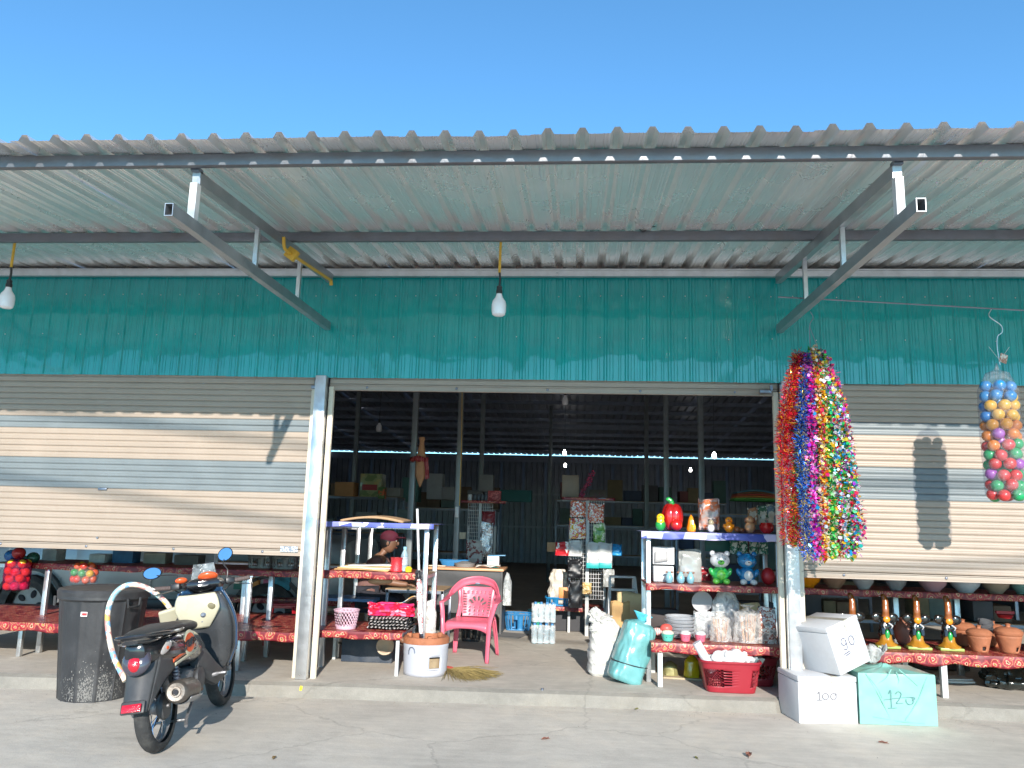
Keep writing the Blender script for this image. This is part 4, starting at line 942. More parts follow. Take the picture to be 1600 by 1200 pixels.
alloy = mat('cast_alloy', (.33, .33, .34), .5, .75, .2, 12, .3, 60, dirt=.5, dirtcol=(.1, .09, .08))
seatm = mat('seat_vinyl', (.03, .03, .032), .45, 0, .15, 12, .15, 60, dirt=.3, dirtcol=(.09, .085, .08))
redlens = mat('red_lens', (.42, .008, .02), .12, 0, .1, 30, .5, 90, coat=.7)
def wheel(x, name_label):
    wl = G().lathe([(.205, -.012), (.212, -.02), (.196, -.026), (.19, -.012), (.19, .012), (.196, .026), (.212, .02), (.205, .012)], seg=40, M=RX(math.pi/2)).obj('wheel', alloy, sc); wl.location = (x, 0, .272)
    g = G(); pr = []
    for k in range(13):
        a = R(-118+236*k/12); pr.append((.232+.040*math.cos(a), .046*math.sin(a)))
    g.lathe(pr+[(.205, -.03)][:0], seg=56, M=RX(math.pi/2)); g.obj('tyre', rubber, wl)
    g = G(); g.lathe([(0, -.045), (.035, -.045), (.04, -.03), (.05, 0), (.04, .03), (.035, .045), (0, .045)], seg=20, M=RX(math.pi/2)); g.lathe([(0, -.08), (.012, -.08), (.012, .08), (0, .08)], seg=10, M=RX(math.pi/2)); g.obj('hub', alloy, wl)
    for k in range(18):
        a = 2*math.pi*k/18; s_ = 1 if k % 2 else -1; b_ = a+(.55 if (k//2) % 2 else -.55)
        g = G(); g.tube([(.042*math.cos(a), s_*.028, .042*math.sin(a)), (.195*math.cos(b_), 0, .195*math.sin(b_))], .0022, 4); g.obj('spoke', chrome, wl)
    return wl
wr = wheel(0, 'rear'); wf = wheel(1.27, 'front')
g = G(); g.lathe([(0, -.02), (.075, -.02), (.085, 0), (.075, .02), (0, .02)], seg=24, M=RX(math.pi/2)); o = g.obj('brake_drum', dull, sc); o.location = (0, -.045, .272)
# engine and swing arm
g = G(); g.loft([(-.08, .09, .28, .04, .05), (.05, .10, .29, .045, .085), (.3, .10, .32, .045, .09), (.42, .09, .33, .05, .08)], 16, 3)
g.obj('transmission_cover', dull, sc)
g = G(); g.loft([(.22, -.01, .36, .07, .06), (.30, -.02, .36, .10, .09), (.44, -.02, .35, .105, .095), (.52, -.02, .32, .08, .07), (.64, -.02, .30, .055, .055)], 16, 2.6)
g.obj('crankcase', alloy, sc)
g = G()
for k in range(7): g.box((.53+.018*k, -.02, .345), (.006, .13, .12), RY(.1))
g.obj('cylinder_fin', alloy, sc)
g = G(); g.lathe([(0, 0), (.07, 0), (.078, .012), (.072, .026), (.035, .034), (0, .034)], seg=24, M=RX(math.pi/2)); o = g.obj('cooling_fan_cover', dull, sc); o.location = (.40, -.125, .36)
g = G(); g.tube([(.12, .07, .30), (.10, .07, .55)], .022, 10); g.tube([(.12, -.09, .32), (.10, -.09, .56)], .018, 10)
for k in range(9): g.lathe([(.020, 0), (.028, .004), (.020, .009)], (.12-.02*k/9, -.09, .34+.022*k), seg=12)
g.obj('shock_absorber', steel_d, sc)
g = G(); g.box((.26, .08, .52), (.20, .08, .12), Euler((0, -.3, 0)), bev=.02); g.obj('air_filter_box', dull, sc)
# exhaust with heat shield
d = (Vector((.42, -.13, .30))-Vector((-.14, -.175, .37))); Mx = TR(-.14, -.175, .37) @ d.to_track_quat('Z', 'Y').to_matrix().to_4x4()
g = G(); g.lathe([(0, .012), (.020, .012), (.022, -.006), (.031, -.006), (.033, .008), (.054, .006), (.066, .02), (.071, .04), (.073, .30), (.064, .36), (.040, .41), (.020, .46)], seg=26, M=Mx)
ex = g.obj('exhaust_muffler', mat('burnt_steel', (.20, .18, .16), .45, .8, .25, 10, .2, 40, dirt=.6, dirtcol=(.16, .08, .045)), sc)
g = G(); g.lathe([(0, .002), (.016, .002), (.016, -.004), (0, -.004)], seg=16, M=Mx); g.obj('pipe_outlet', tube_in, ex)
g = G(); sh = [(.079, .10), (.081, .12), (.081, .36), (.074, .40)]
g.lathe(sh, seg=12, M=Mx @ RZ(R(-150)), arc=.34); g.obj('heat_shield', mat('shield_alloy', (.42, .42, .43), .35, .8, .15, 10, dirt=.3), ex, solid=.004)
g = G(); g.tube(smoothpath([(.40, -.13, .30), (.50, -.11, .27), (.58, -.06, .26), (.64, -.02, .28)], 5), .016, 8); g.obj('exhaust_pipe', mat('rusty_pipe', (.22, .12, .08), .7, .4, .3, 14), sc)
# frame underside, stands
g = G(); g.tube(smoothpath([(.45, 0, .42), (.62, 0, .29), (.92, 0, .28), (1.02, 0, .45), (1.10, 0, .85)], 5), .03, 10); g.obj('frame_tube', dull, sc)
g = G(); g.tube(smoothpath([(.66, .10, .27), (.67, .20, .14), (.66, .235, .045)], 4), .010, 8); g.box((.66, .235, .045), (.05, .02, .012)); g.obj('side_stand', steel_d, sc)
g = G(); g.tube([(.38, -.09, .22), (.22, -.10, .13), (.16, -.12, .10)], .011, 8); g.tube([(.38, .09, .22), (.22, .10, .13), (.16, .12, .10)], .011, 8); g.tube([(.22, -.1, .13), (.22, .1, .13)], .009, 8); g.obj('centre_stand', alloy, sc)
# rear body
g = G(); g.loft([(-.315, 0, .655, .030, .03), (-.30, 0, .65, .060, .062), (-.25, 0, .645, .080, .085), (-.12, 0, .635, .112, .112), (.08, 0, .615, .138, .130), (.28, 0, .59, .152, .130), (.46, 0, .565, .142, .125), (.58, 0, .52, .125, .13), (.66, 0, .46, .105, .10)], 28, 2.5)
body = g.obj('rear_body', gloss, sc)
# seam strip and side stripes
for s_ in (-1, 1):
    g = G()
    g.grid(lambda u, v: Vector((-.02+.34*u, s_*(.1235+.030*u), .555+.05*u-.022*v)), 12, 2); g.obj('side_stripe', orange, sc, solid=.002)
    g = G(); g.grid(lambda u, v: Vector((.0+.36*u, s_*(.1265+.030*u), .528+.045*u-.020*v)), 12, 2); g.obj('side_stripe', cream, sc, solid=.002)
    bd = G(); bd.lathe([(0, .004), (.062, .003), (.066, 0)], (0, 0, 0), 28, M=RX(math.pi/2*(1 if s_ < 0 else -1))); e = bd.obj('side_emblem', cream, sc); e.location = (.21, s_*.146, .625); e.rotation_euler = (0, 0, s_*R(9)); e.scale = (1.25,)*3
    bd = G(); bd.lathe([(0, .006), (.050, .0055)], (0, 0, 0), 28, M=RX(math.pi/2*(1 if s_ < 0 else -1))); bd.obj('emblem_disc', orange, e)
    g = G(); yy = s_*.0075
    for pts in ([(-.055, .012), (-.03, .022), (-.045, -.018), (-.06, -.012)], [(-.022, .014), (-.012, .02), (-.02, -.016), (-.008, -.018), (.0, .0)], [(.004, .02), (.004, -.02)], [(.018, .022), (.016, -.018)], [(.03, .012), (.042, .006), (.03, -.002), (.042, -.014), (.03, -.018)], [(.058, .012), (.048, .004), (.058, -.006), (.05, -.016)]):
        g.tube([Vector((x*(-s_)*-1 if s_ > 0 else x, yy, z+x*.25)) for x, z in pts], .0042, 5)
    g.obj('emblem_lettering', black_pl, e)
g = G(); g.loft([(-.27, 0, .735, .06, .014), (-.24, 0, .742, .105, .024), (-.1, 0, .748, .128, .032), (.10, 0, .748, .132, .036), (.22, 0, .738, .128, .034), (.42, 0, .722, .115, .038), (.55, 0, .705, .09, .034), (.60, 0, .695, .05, .022)], 24, 2.6)
g.obj('seat', seatm, sc)
g = G(); g.tube([(.14, -.135, .725), (-.1, -.15, .735)]+[(-.25+.08*math.cos(R(a)), .14*math.sin(R(a)), .745) for a in range(250, 109, -14)][0:0]+smoothpath([(-.22, -.135, .745), (-.33, -.09, .752), (-.365, 0, .755), (-.33, .09, .752), (-.22, .135, .745)], 5)+[(-.1, .15, .735), (.14, .135, .725)], .012, 8); g.obj('grab_rail', gloss, sc)
g = G(); g.loft([(-.36, 0, .72, .05, .012), (-.30, 0, .715, .10, .022), (-.2, 0, .715, .115, .022), (-.1, 0, .72, .11, .01)], 18, 2.5); g.obj('tail_cowl', gloss, sc)
# tail light and indicators
g = G(); g.ell((-.275, 0, .600), (.040, .088, .088), 24, 14, Euler((0, .35, 0))); tl = g.obj('tail_light', mat('smoked_lens', (.05, .045, .06), .1, 0, .1, coat=.8), sc)
g = G(); g.ell((-.292, 0, .592), (.036, .046, .060), 20, 12, Euler((0, .35, 0)), nz=.05, nf=9); g.obj('red_lens', redlens, tl)
for s_ in (-1, 1):
    g = G(); g.ell((-.10, s_*.102, .640), (.080, .022, .034), 18, 10, Euler((0, -.38, s_*.24))); ind = g.obj('indicator', mat('clear_lens', (.55, .5, .47), .1, .2, .1, 30, .3, 80, coat=.7), sc)
    g = G(); g.ell((-.095, s_*.118, .640), (.020, .012, .014), 10, 8); g.obj('indicator_bulb', orange, ind)
# rear mudguard with reflector
def mud(u, v):
    # u along from tail down, v across
    y = (v-.5)*2; x = -.22-.145*u; z = .60-.29*u
    w_ = .095-.022*u
    return Vector((x+.055*abs(y)**2.2*(1-.3*u), y*w_, z-.0*abs(y)))
g = G(); g.grid(mud, 14, 14); g.obj('rear_mudguard', dull, sc, solid=.006)
for s_ in (-1, 1):
    g = G(); g.grid(lambda u, v: Vector((-.17-.145*u+.28*(1-u)**1.5*v, s_*(.096-.022*u+.03*v*(1-u)), .60-.29*u+(.0-.0*v)-.06*v*(1-u))), 12, 6); g.obj('mudguard_side', dull, sc, solid=.005)
g = G(); g.box((-.372, 0, .345), (.012, .115, .048), Euler((0, .45, 0)), bev=.005); g.obj('reflector', redlens, sc)
g = G(); g.box((-.350, 0, .345), (.010, .14, .075), Euler((0, .45, 0)), bev=.008); g.obj('plate_holder', dull, sc)
g = G()
def inner(u, v):
    a = R(30+130*u); y = (v-.5)*2; return Vector((.30*math.cos(a), y*.06, .272+.30*math.sin(a)+.0))
g.grid(inner, 16, 8); g.obj('inner_fender', dull, sc, solid=.006)
# floorboard
g = G(); g.loft([(.56, 0, .36, .11, .04), (.62, 0, .315, .135, .038), (.80, 0, .295, .15, .032), (.96, 0, .30, .15, .035), (1.02, 0, .34, .12, .04)], 20, 4); g.obj('floorboard', dull, sc)
for s_ in (-1, 1):
    g = G(); g.loft([(.42, s_*.10, .50, .03, .10), (.55, s_*.125, .42, .035, .11), (.68, s_*.14, .34, .035, .085), (.85, s_*.145, .305, .02, .035)], 16, 3); g.obj('side_skirt', dull, sc)
    g = G(); g.tube([(.60, s_*.11, .33), (.60, s_*.20, .345)], .014, 8); g.box((.60, s_*.225, .347), (.035, .07, .016), bev=.006); g.obj('foot_peg', alloy, sc)
# leg shield: outer shell (dark blue) and inner face (black), cream upper panel
def shield(off, zs0=.33, zs1=.93):
    def f(u, v):
        y = (u-.5)*2; z = zs0+(zs1-zs0)*v
        w_ = .235-.03*abs(v-.5)*2 if v < .5 else .235-.085*(v-.5)*2*(v-.5)*2
        w_ *= (.72+.28*min(1, v*4))
        x = 1.10-.10*v+.06*(1-v)*v - .115*abs(y)**2.2 + off
        return Vector((x, y*w_, z))
    return f
g = G(); g.grid(shield(.045), 24, 24); g.obj('front_shield', dblue, sc, solid=.012)
g = G(); g.grid(shield(.0, .33, .90), 24, 24); g.obj('leg_shield', fair, sc, solid=.014)
for s_ in (-1, 1):
    g = G(); g.grid(lambda u, v: shield(.0)( (0 if s_ < 0 else 1), .05+.93*u)*(1-v)+shield(.045)((0 if s_ < 0 else 1), .05+.93*u)*v + Vector((0, s_*.006*math.sin(3.14*v), 0)), 20, 4); g.obj('shield_edge', dblue, sc, solid=.01)
g = G(); g.loft([(.335, 0, -.99, .135, .07), (.40, 0, -.985, .175, .085), (.52, 0, -.985, .205, .095), (.64, 0, -.975, .218, .105), (.74, 0, -.955, .214, .105), (.82, 0, -.935, .20, .085), (.885, 0, -.925, .165, .06), (.905, 0, -.925, .12, .03)], 32, 2.6); g.move(RY(-math.pi/2)); g.obj('inner_fairing', fair, sc)
g = G()
def creamf(u, v):
    y = (u-.5)*2; z = .655+.245*v; w_ = .162*(1-.18*abs(2*v-1)**3); x = .885-.045*v-.035*math.cos(y*1.3)-.02*math.sin(v*3.14)
    if v < .55: w_ *= (.45 if y < 0 else .7)+(.55 if y < 0 else .3)*v/.55
    return Vector((x-.0, y*w_, z))
g.grid(creamf, 24, 16); cp = g.obj('cream_panel', cream, sc, solid=.03)
g = G(); g.grid(lambda u, v: Vector((.93-.10*v, .16+.15*u-.02*v, .70+.13*v-.03*u)), 8, 8); g.obj('left_fairing', cream, sc, solid=.02)
g = G(); g.grid(lambda u, v: Vector((.94-.02*v, .15+.15*u, .61+.09*v-.03*u)), 8, 8); g.obj('left_fairing', mat('mid_blue_gloss', (.01, .13, .27), .2, 0, .1, coat=.6), sc, solid=.02)
for s_ in (-1,):
    g = G(); g.ell((.822, s_*.10, .80), (.02, .058, .045), 18, 10, Euler((.0, -.25, 0))); g.obj('pocket_rim', cream, cp)
    g = G(); g.ell((.808, s_*.10, .802), (.012, .040, .030), 16, 8, Euler((.0, -.25, 0))); g.obj('pocket', mat('olive_shadow', (.16, .14, .08), .6), cp)
g = G(); g.lathe([(0, .0), (.02, 0), (.022, .012), (.012, .02), (0, .02)], seg=18, M=RY(-math.pi/2)); o = g.obj('ignition_lock', steel_d, cp); o.location = (.815, -.045, .75)
g = G(); g.lathe([(0, .0), (.010, 0), (.008, .012), (0, .013)], seg=12, M=RY(-math.pi/2)); o = g.obj('bolt', steel_d, cp); o.location = (.83, -.03, .70)
g = G(); g.box((.825, .02, .705), (.02, .02, .05), bev=.006); g.obj('bag_hook', orange, cp)
# front fender, fork, headlight
g = G()
def fend(u, v):
    a = R(25+130*u); y = (v-.5)*2; r = .302-.03*abs(y)**2; return Vector((1.27+r*math.cos(a), y*.065, .272+r*math.sin(a)))
g.grid(fend, 20, 10); g.obj('front_fender', dblue, sc, solid=.006)
for s_ in (-1, 1):
    g = G(); g.tube([(1.27, s_*.07, .272), (1.20, s_*.07, .50), (1.14, s_*.06, .62)], .020, 10); g.obj('fork_leg', alloy, sc)
hb = bpy.data.objects.new('handlebar', None); COL.objects.link(hb); hb.parent = sc; hb.location = (.985, 0, .93); hb.rotation_euler = (0, R(8), R(14))
g = G(); g.tube(smoothpath([(-.075, -.34, .035), (-.05, -.24, .03), (0, -.12, .03), (.01, 0, .03), (0, .12, .03), (-.05, .24, .03), (-.075, .34, .035)], 5), .012, 8); g.obj('bar', black_pl, hb)
g = G(); g.loft([(-.075, 0, .03, .05, .02), (-.05, 0, .035, .12, .04), (.02, 0, .035, .15, .055), (.09, 0, .02, .12, .075), (.13, 0, .01, .06, .05)], 22, 2.4); g.obj('headset_cover', gloss, hb)
g = G(); g.ell((.145, 0, .0), (.03, .085, .07), 20, 12); g.obj('headlight', mat('headlight_glass', (.6, .6, .6), .08, .2, .05, coat=.8), hb)
g = G(); g.ell((-.03, -.035, .085), (.055, .075, .030), 22, 12, Euler((0, .45, 0))); g.obj('meter_pod', orange, hb)
g = G(); g.ell((-.048, -.035, .092), (.036, .052, .020), 18, 10, Euler((0, .5, 0))); g.obj('meter_glass', mat('meter_glass', (.45, .12, .08), .1, 0, .3, 40, coat=.8), hb)
g = G(); g.ell((-.06, .155, .075), (.03, .045, .022), 18, 10, Euler((0, .4, .2))); g.obj('switch_cap', orange, hb)
for s_ in (-1, 1):
    g = G(); g.tube([(-.052, s_*.235, .03), (-.075, s_*.345, .035)], [.0175, .0165], 12)
    for k in range(6): g.lathe([(.0175, 0), (.0195, .003), (.0175, .006)], (0, 0, 0), 12, M=TR(-.055-.0038*k, s_*(.25+.017*k), .031) @ RX(math.pi/2))
    g.obj('grip', mat('grip_rubber', (.09, .065, .06), .7, 0, .2, 20), hb)
    g = G(); g.lathe([(0, 0), (.012, 0), (.012, .02), (0, .022)], (0, 0, 0), 10, M=TR(-.076, s_*.345, .035) @ RX(-s_*math.pi/2)); g.obj('bar_end', chrome, hb)
    g = G(); g.tube(smoothpath([(.0, s_*.18, .025), (.02, s_*.26, .01), (.0, s_*.34, -.005), (-.005, s_*.36, -.005)], 5), [.006]*12+[.009]*4 if 0 else .006, 6, flat=.7); g.obj('brake_lever', chrome, hb)
    g = G(); g.box((-.045, s_*.195, .035), (.055, .07, .05), Euler((0, 0, s_*-.25)), bev=.012); g.obj('switch_box', black_pl, hb)
g = G(); g.tube(smoothpath([(-.02, .20, .02), (.03, .24, .04), (.06, .12, -.05), (.02, .03, -.10)], 6), .005, 6); g.tube(smoothpath([(-.02, -.20, .02), (.04, -.22, .03), (.06, -.1, -.05), (.02, -.02, -.10)], 6), .005, 6); g.obj('cable', black_pl, hb)
skyglass = mat('mirror_glass', (.75, .82, .9), .04, 1, .02)
sm = sc.matrix_world @ TR(*hb.location) @ Euler(hb.rotation_euler).to_matrix().to_4x4()
for s_, pxy, Y, rw, rot in ((1, (238, 896), -.93, (.066, .044), -.10), (-1, (352, 866), -.82, (.055, .05), .35)):
    tgt = at(*pxy, Y)
    loc = sm.inverted() @ tgt
    g = G(); base = Vector((-.03, s_*.17, .045)); g.tube(smoothpath([base, base+Vector((0, s_*.01, .07)), loc*.5+base*.5+Vector((.0, -s_*.02, .03)), loc+Vector((.012, 0, -.02))], 5), .005, 6)
    mi = g.obj('mirror', black_pl, hb)
    # orient the glass to face back and up toward the sky behind the rider
    nw = (Vector((.10 if s_ > 0 else .0, -1, .36 if s_ > 0 else .32))).normalized(); nl = sm.inverted().to_3x3() @ nw; nl.normalize()
    Q = nl.to_track_quat('Z', 'Y').to_matrix().to_4x4() @ RZ(rot)
    sx, sy = rw
    g = G(); g.lathe([(0, -.022), (.6, -.018), (.95, -.008), (1.0, 0), (.97, .004)], seg=28); g.move(Matrix.Diagonal((sx*1.12, sy*1.15, 1, 1))); g.move(TR(*loc) @ Q); g.obj('mirror_shell', gloss, mi)
    g = G(); g.lathe([(0, .004), (1.0, .004)], seg=28); g.move(Matrix.Diagonal((sx, sy, 1, 1))); g.move(TR(*loc) @ Q); g.obj('mirror_glass', skyglass, mi)
g = G(); g.grid(lambda u, v: Vector((.08-.07*v*0+.03*(2*u-1)**2*-1, (u-.5)*.20*(1-.25*v), .06+.14*v)), 10, 8); g.obj('fly_screen', film('smoke_screen', (.45, .5, .52), .35, .1), hb, solid=.003)
g = G(); g.box((-.03, .02, 0), (.05, .012, .05), bev=.004); g.box((.0, 0, -.05), (.06, .02, .012), bev=.003)
# ================================================================== GOODS
def D(Y): return (Y+7.05)/FPX*1.0            # metres per photo pixel at depth Y
def base(px, py, Y): return at(px, py, Y)
def rng_(s): return random.Random(s)
def box_item(name, label, cat, px, pbot, wpx, hpx, Y, m, dep=.15, rz=0, rx=0, par=None, bev=.003, z=None, group=None):
    w_ = wpx*D(Y); h = hpx*D(Y); loc = base(px, pbot, Y)
    if z is not None: loc.z = z
    g = G(); g.box((0, dep/2, h/2), (w_, dep, h), bev=bev)
    return single(g, name, m, label, cat, loc, rz, group=group)
def pbag(name, label, px, ptop, pbot, wpx, Y, m, seed=0, dep=.04, cat='packet', neck=.0, z=None, group=None, crump=.012):
    """flat pouch / filled plastic bag, puffed and creased"""
    lo = base(px, pbot, Y); h = (pbot-ptop)*D(Y); w_ = wpx*D(Y)
    if z is not None: lo.z = z
    g = G()
    def f(u, v):
        a = u*2*math.pi; t = v; wd = w_/2*(1-neck*max(0, (t-.7)/.3)); dp = dep/2*math.sin(math.pi*min(1, max(.02, .06+.9*t)))**.5+.001
        n_ = crump*noise.noise(Vector((math.cos(a)*2.5+seed, math.sin(a)*2.5, t*5)))
        c_, s_ = math.cos(a), math.sin(a); c_ = math.copysign(abs(c_)**.55, c_)
        return Vector((c_*wd*(1+n_*4), s_*dp+n_*2*(1 if s_ > 0 else -1), h*t+.01*math.sin(a*3+seed)*(t > .95)))
    g.grid(f, 28, 14, closeu=True); return single(g, name, m, label, cat, lo, group=group)
# ---- left rack (blue cloth)
g = G(); W_ = 96*D(.72)
g.grid(lambda u, v: Vector(((u-.5)*W_, v*.42, .012+.055*math.sin(math.pi*(u*.8+.1))-.02+.012*v)), 20, 6)
single(g, 'cardboard_sheet', card, 'bent cardboard sheet lying on the blue cloth of the left rack', 'cardboard', Vector((at(582, 812, .50).x, .46, 1.452)), solid=.02)
t = thing('paper_pile', 'pile of papers and orange folders beside the red twine roll', 'papers', (at(566, 890, .55).x, .50, .998))
for k, (c_, w_) in enumerate((((.62, .36, .16), .52), ((.70, .48, .22), .5), ((.72, .72, .70), .48), ((.66, .50, .25), .44), ((.74, .73, .70), .42))):
    g = G(); g.grid(lambda u, v: Vector(((u-.5)*w_+.02*k, v*.28, .006+.011*k+.006*math.sin(u*4+k))), 10, 3); g.obj('sheet', mat('folder_%d' % k, c_, .7), t, solid=.009)
g = G(); g.lathe([(0, 0), (.06, 0), (.062, .01), (.058, .02), (.058, .115), (.062, .125), (.06, .13), (.02, .13), (.02, .11), (0, .11)], seg=28)
single(g, 'twine_roll', mat('red_twine', (.62, .03, .04), .3, 0, .12, 60, .5, 90, coat=.3), 'shiny red roll of plastic twine on the left rack', 'twine', Vector((at(618, 890, .50).x, .54, 1.0)))
t = thing('water_bottle', 'clear labelled water bottle standing right of the red twine roll', 'bottle', Vector((at(630, 888, .52).x, .56, 1.0)))
g = G(); g.lathe([(0, 0), (.034, .003), (.036, .02), (.036, .15), (.016, .195), (.014, .20), (.014, .21)], seg=16); g.obj('bottle_body', blm, t)
g = G(); g.lathe([(.037, .06), (.037, .135)], seg=16); g.obj('label_band', mat('label_bw', (.55, .58, .62), .4, 0, .3, 60), t)
g = G(); g.lathe([(0, .205), (.017, .205), (.017, .23), (0, .231)], seg=12); g.obj('cap', mat('pale_blue_cap', (.25, .5, .68), .4), t)
g = G(); g.lathe([(0, 0), (.03, 0), (.035, .03), (.02, .05), (0, .05)], seg=14, wob=.1); single(g, 'yellow_toy', mat('yellow_plastic', (.80, .58, .02), .4), 'small yellow object at the right end of the left rack', 'toy', Vector((at(637, 888, .48).x, .52, 1.0)))
g = G(); g.ell((0, 0, .0), (.12, .05, .035), 20, 10, nz=.15); single(g, 'rolled_mat', mat('tan_roll', (.45, .27, .15), .7), 'rolled tan mat hanging under the left rack middle shelf', 'mat', at(594, 908, .62))
# ---- low table goods
zeb = ramp_mat('black_white_print', [(0, '#141214'), (.5, '#d8d2cc'), (.62, '#1a1618'), (.85, '#cfc8c4')], 'zebra', 9, .75, vec=(1, 1, 3))
t = thing('folded_mats', 'stack of folded black and white patterned mats on the low table', 'mats', Vector((at(606, 985, .35).x, .32, .487)))
for k in range(4):
    g = G(); w_ = .385-.012*k
    def fm(u, v):
        a = u*2*math.pi; return Vector(((v-.5)*w_+.006*math.sin(a*2+k), .17+(.15+.005*k)*math.cos(a), .014+.028*k+.013*math.sin(a)*(1+.3*noise.noise(Vector((v*7, k, a))))+.004*math.sin(v*9+k)))
    g.grid(fm, 20, 22); g.obj('mat_fold', zeb if k < 3 else zeb, t)
hot = ramp_mat('pink_print', [(0, '#d8326a'), (.45, '#c81f3c'), (.6, '#e884a4'), (.75, '#b01838')], 'noise', 12, .35)
pbag('pink_pouch', 'hot pink printed pouch lying on the patterned mats', 611, 944, 962, 72, .42, hot, 3, .10, crump=.02)
g = G(); g.grid(lambda u, v: Vector((-.12+.26*u, .1*v, .10*u*(1-.3*v)+.012*math.sin(u*9))), 12, 4); single(g, 'printed_cloth', ramp_mat('pastel_print', [(0, '#e8dcc8'), (.4, '#e6b36a'), (.55, '#8fb4cf'), (.7, '#efe4d6')], 'cell', 30, .6), 'pale printed cloth propped behind the pink pouch', 'cloth', at(626, 948, .72), solid=.004)
pbag('clear_bag', 'clear bag holding something white behind the stove', 668, 942, 1000, 24, .62, film('clear_film2', (.85, .83, .8), .5), 5, .1, cat='bag', neck=.55)
g = G(); g.lathe([(0, 0), (.04, 0), (.045, .1), (.03, .13), (0, .13)], seg=14, wob=.05); single(g, 'white_bundle', mat('pinkish_white', (.72, .64, .64), .5), 'small white bundle standing inside the clear bag behind the stove', 'bundle', Vector((at(667, 1000, .66).x, .66, at(667, 1000, .66).z)))
# items under the low table
g = G(); g.lathe([(0, 0), (.05, 0), (.07, .06), (.08, .12), (.085, .13), (.07, .13), (0, .05)], seg=24, M=RX(1.2)); single(g, 'clay_bowl', mat('pale_clay', (.5, .38, .27), .7), 'pale clay bowl lying on its side under the low table', 'bowl', at(606, 1014, .75))
g = G(); g.box((0, 0, .08), (.19, .12, .14), bev=.004); g.tube([(-.1, 0, .13), (-.14, -.05, .16)], .012, 6); g.tube([(.1, 0, .13), (.15, -.05, .17)], .012, 6); single(g, 'tool_box', mat('dusty_black', (.05, .045, .04), .7, 0, .3, dirt=.4), 'small dusty dark box on the floor under the pink basket table', 'box', az_(552, 1030, .112))
g = G(); g.box((0, 0, .11), (.5, .35, .22), bev=.003); single(g, 'storage_box', mat('dark_blue_box', (.03, .045, .07), .6, dirt=.2), 'dark blue box deep under the pink basket table', 'box', Vector((-1.75, 1.0, .112)))
# black crate under the chair
basket('mesh_crate', 'small black mesh crate on the floor behind the pink chair', mat('crate_black', (.02, .02, .022), .5), (az_(736, 1001, .11).x, az_(736, 1001, .11).y, .112), .10, .12, .14, rows=5, cols=16, rect=(1, .7), lip=.006)

# ---- desk
dk = thing('desk', 'dark office desk with light wood top behind the pink chair', 'desk', (-1.14, 3.35, .11))
wood = mat('beech_top', (.62, .33, .17), .4, 0, .1, 4, dirt=.1); dkm = mat('desk_laminate', (.075, .075, .078), .5, 0, .1, 6, dirt=.15, dirtcol=(.16, .15, .14))
g = G(); g.box((0, 0, .775), (1.02, .62, .028), bev=.004); g.obj('desk_top', wood, dk)
g = G(); g.box((0, -.26, .50), (.94, .02, .52)); g.obj('modesty_panel', dkm, dk)
for s_ in (-1, 1):
    g = G(); g.box((s_*.485, 0, .38), (.025, .58, .76)); g.obj('side_panel', dkm, dk)
for px_ in (676, 703):
    g = G(); g.box((0, 0, 0), (.035, .003, .04)); o = g.obj('sticker', paper, dk); o.location = at(px_, 918, 3.08)-Vector((-1.14, 3.35, .11))+Vector((0, -.004, 0))
t = thing('medicine_box', 'white and green carton standing on the right end of the desk', 'carton', Vector((at(770, 890, 3.2).x, 3.2, .902)))
g = G(); g.box((0, .06, .075), (.15, .12, .15), bev=.003); g.obj('carton_body', white_pl, t)
g = G(); g.box((0, -.002, .02), (.146, .004, .035)); g.box((-.02, -.003, .09), (.09, .004, .006)); g.box((-.02, -.003, .105), (.09, .004, .004)); g.obj('print', mat('green_print', (.05, .35, .32), .5), t)
g = G(); g.box((.03, .06, .158), (.22, .14, .012), Euler((0, -.03, 0)), bev=.003); single(g, 'blue_folder', mat('steel_blue', (.08, .25, .42), .4), 'blue folder lying on top of the white and green carton', 'folder', Vector((at(772, 890, 3.2).x, 3.2, .90)))
g = G(); g.grid(lambda u, v: Vector((.3*u, .18*v, .03*abs(math.sin(u*5+v*3))+.01)), 10, 6); single(g, 'loose_papers', paper, 'loose white papers on the desk beside the white carton', 'papers', Vector((-.99, 3.1, .90)), solid=.004)
g = G(); g.lathe([(0, 0), (.12, 0), (.14, .045), (.1, .05), (.04, .07), (0, .07)], seg=24); single(g, 'grey_hat', mat('grey_fabric', (.2, .2, .2), .8), 'grey round hat lying on the desk', 'hat', Vector((-1.16, 3.32, .90)))
g = G(); g.grid(lambda u, v: Vector((.24*u, .12*v, .012)), 4, 2); single(g, 'envelope', mat('cream_paper', (.7, .6, .45), .7), 'cream envelope at the left end of the desk', 'envelope', Vector((-1.62, 3.1, .90)), solid=.01)
basket('blue_desk_tray', 'blue plastic tray on the back of the desk', bluepl, (-1.32, 3.5, .902), .13, .16, .07, rows=2, cols=20, rect=(1.2, .7), lip=.008, holes=lambda *a: False)
pbag('hanging_bag', 'small clear bag hanging at the right side of the desk', 792, 898, 946, 13, 3.05, milky, 7, .07, cat='bag', neck=.7)
g = G(); g.box((0, 0, .004), (.55, .4, .006)); single(g, 'floor_mat', mat('grey_mat', (.16, .16, .16), .9), 'grey checked mat on the floor at the right foot of the desk', 'mat', Vector((-.62, 3.05, .109)), R(-14))

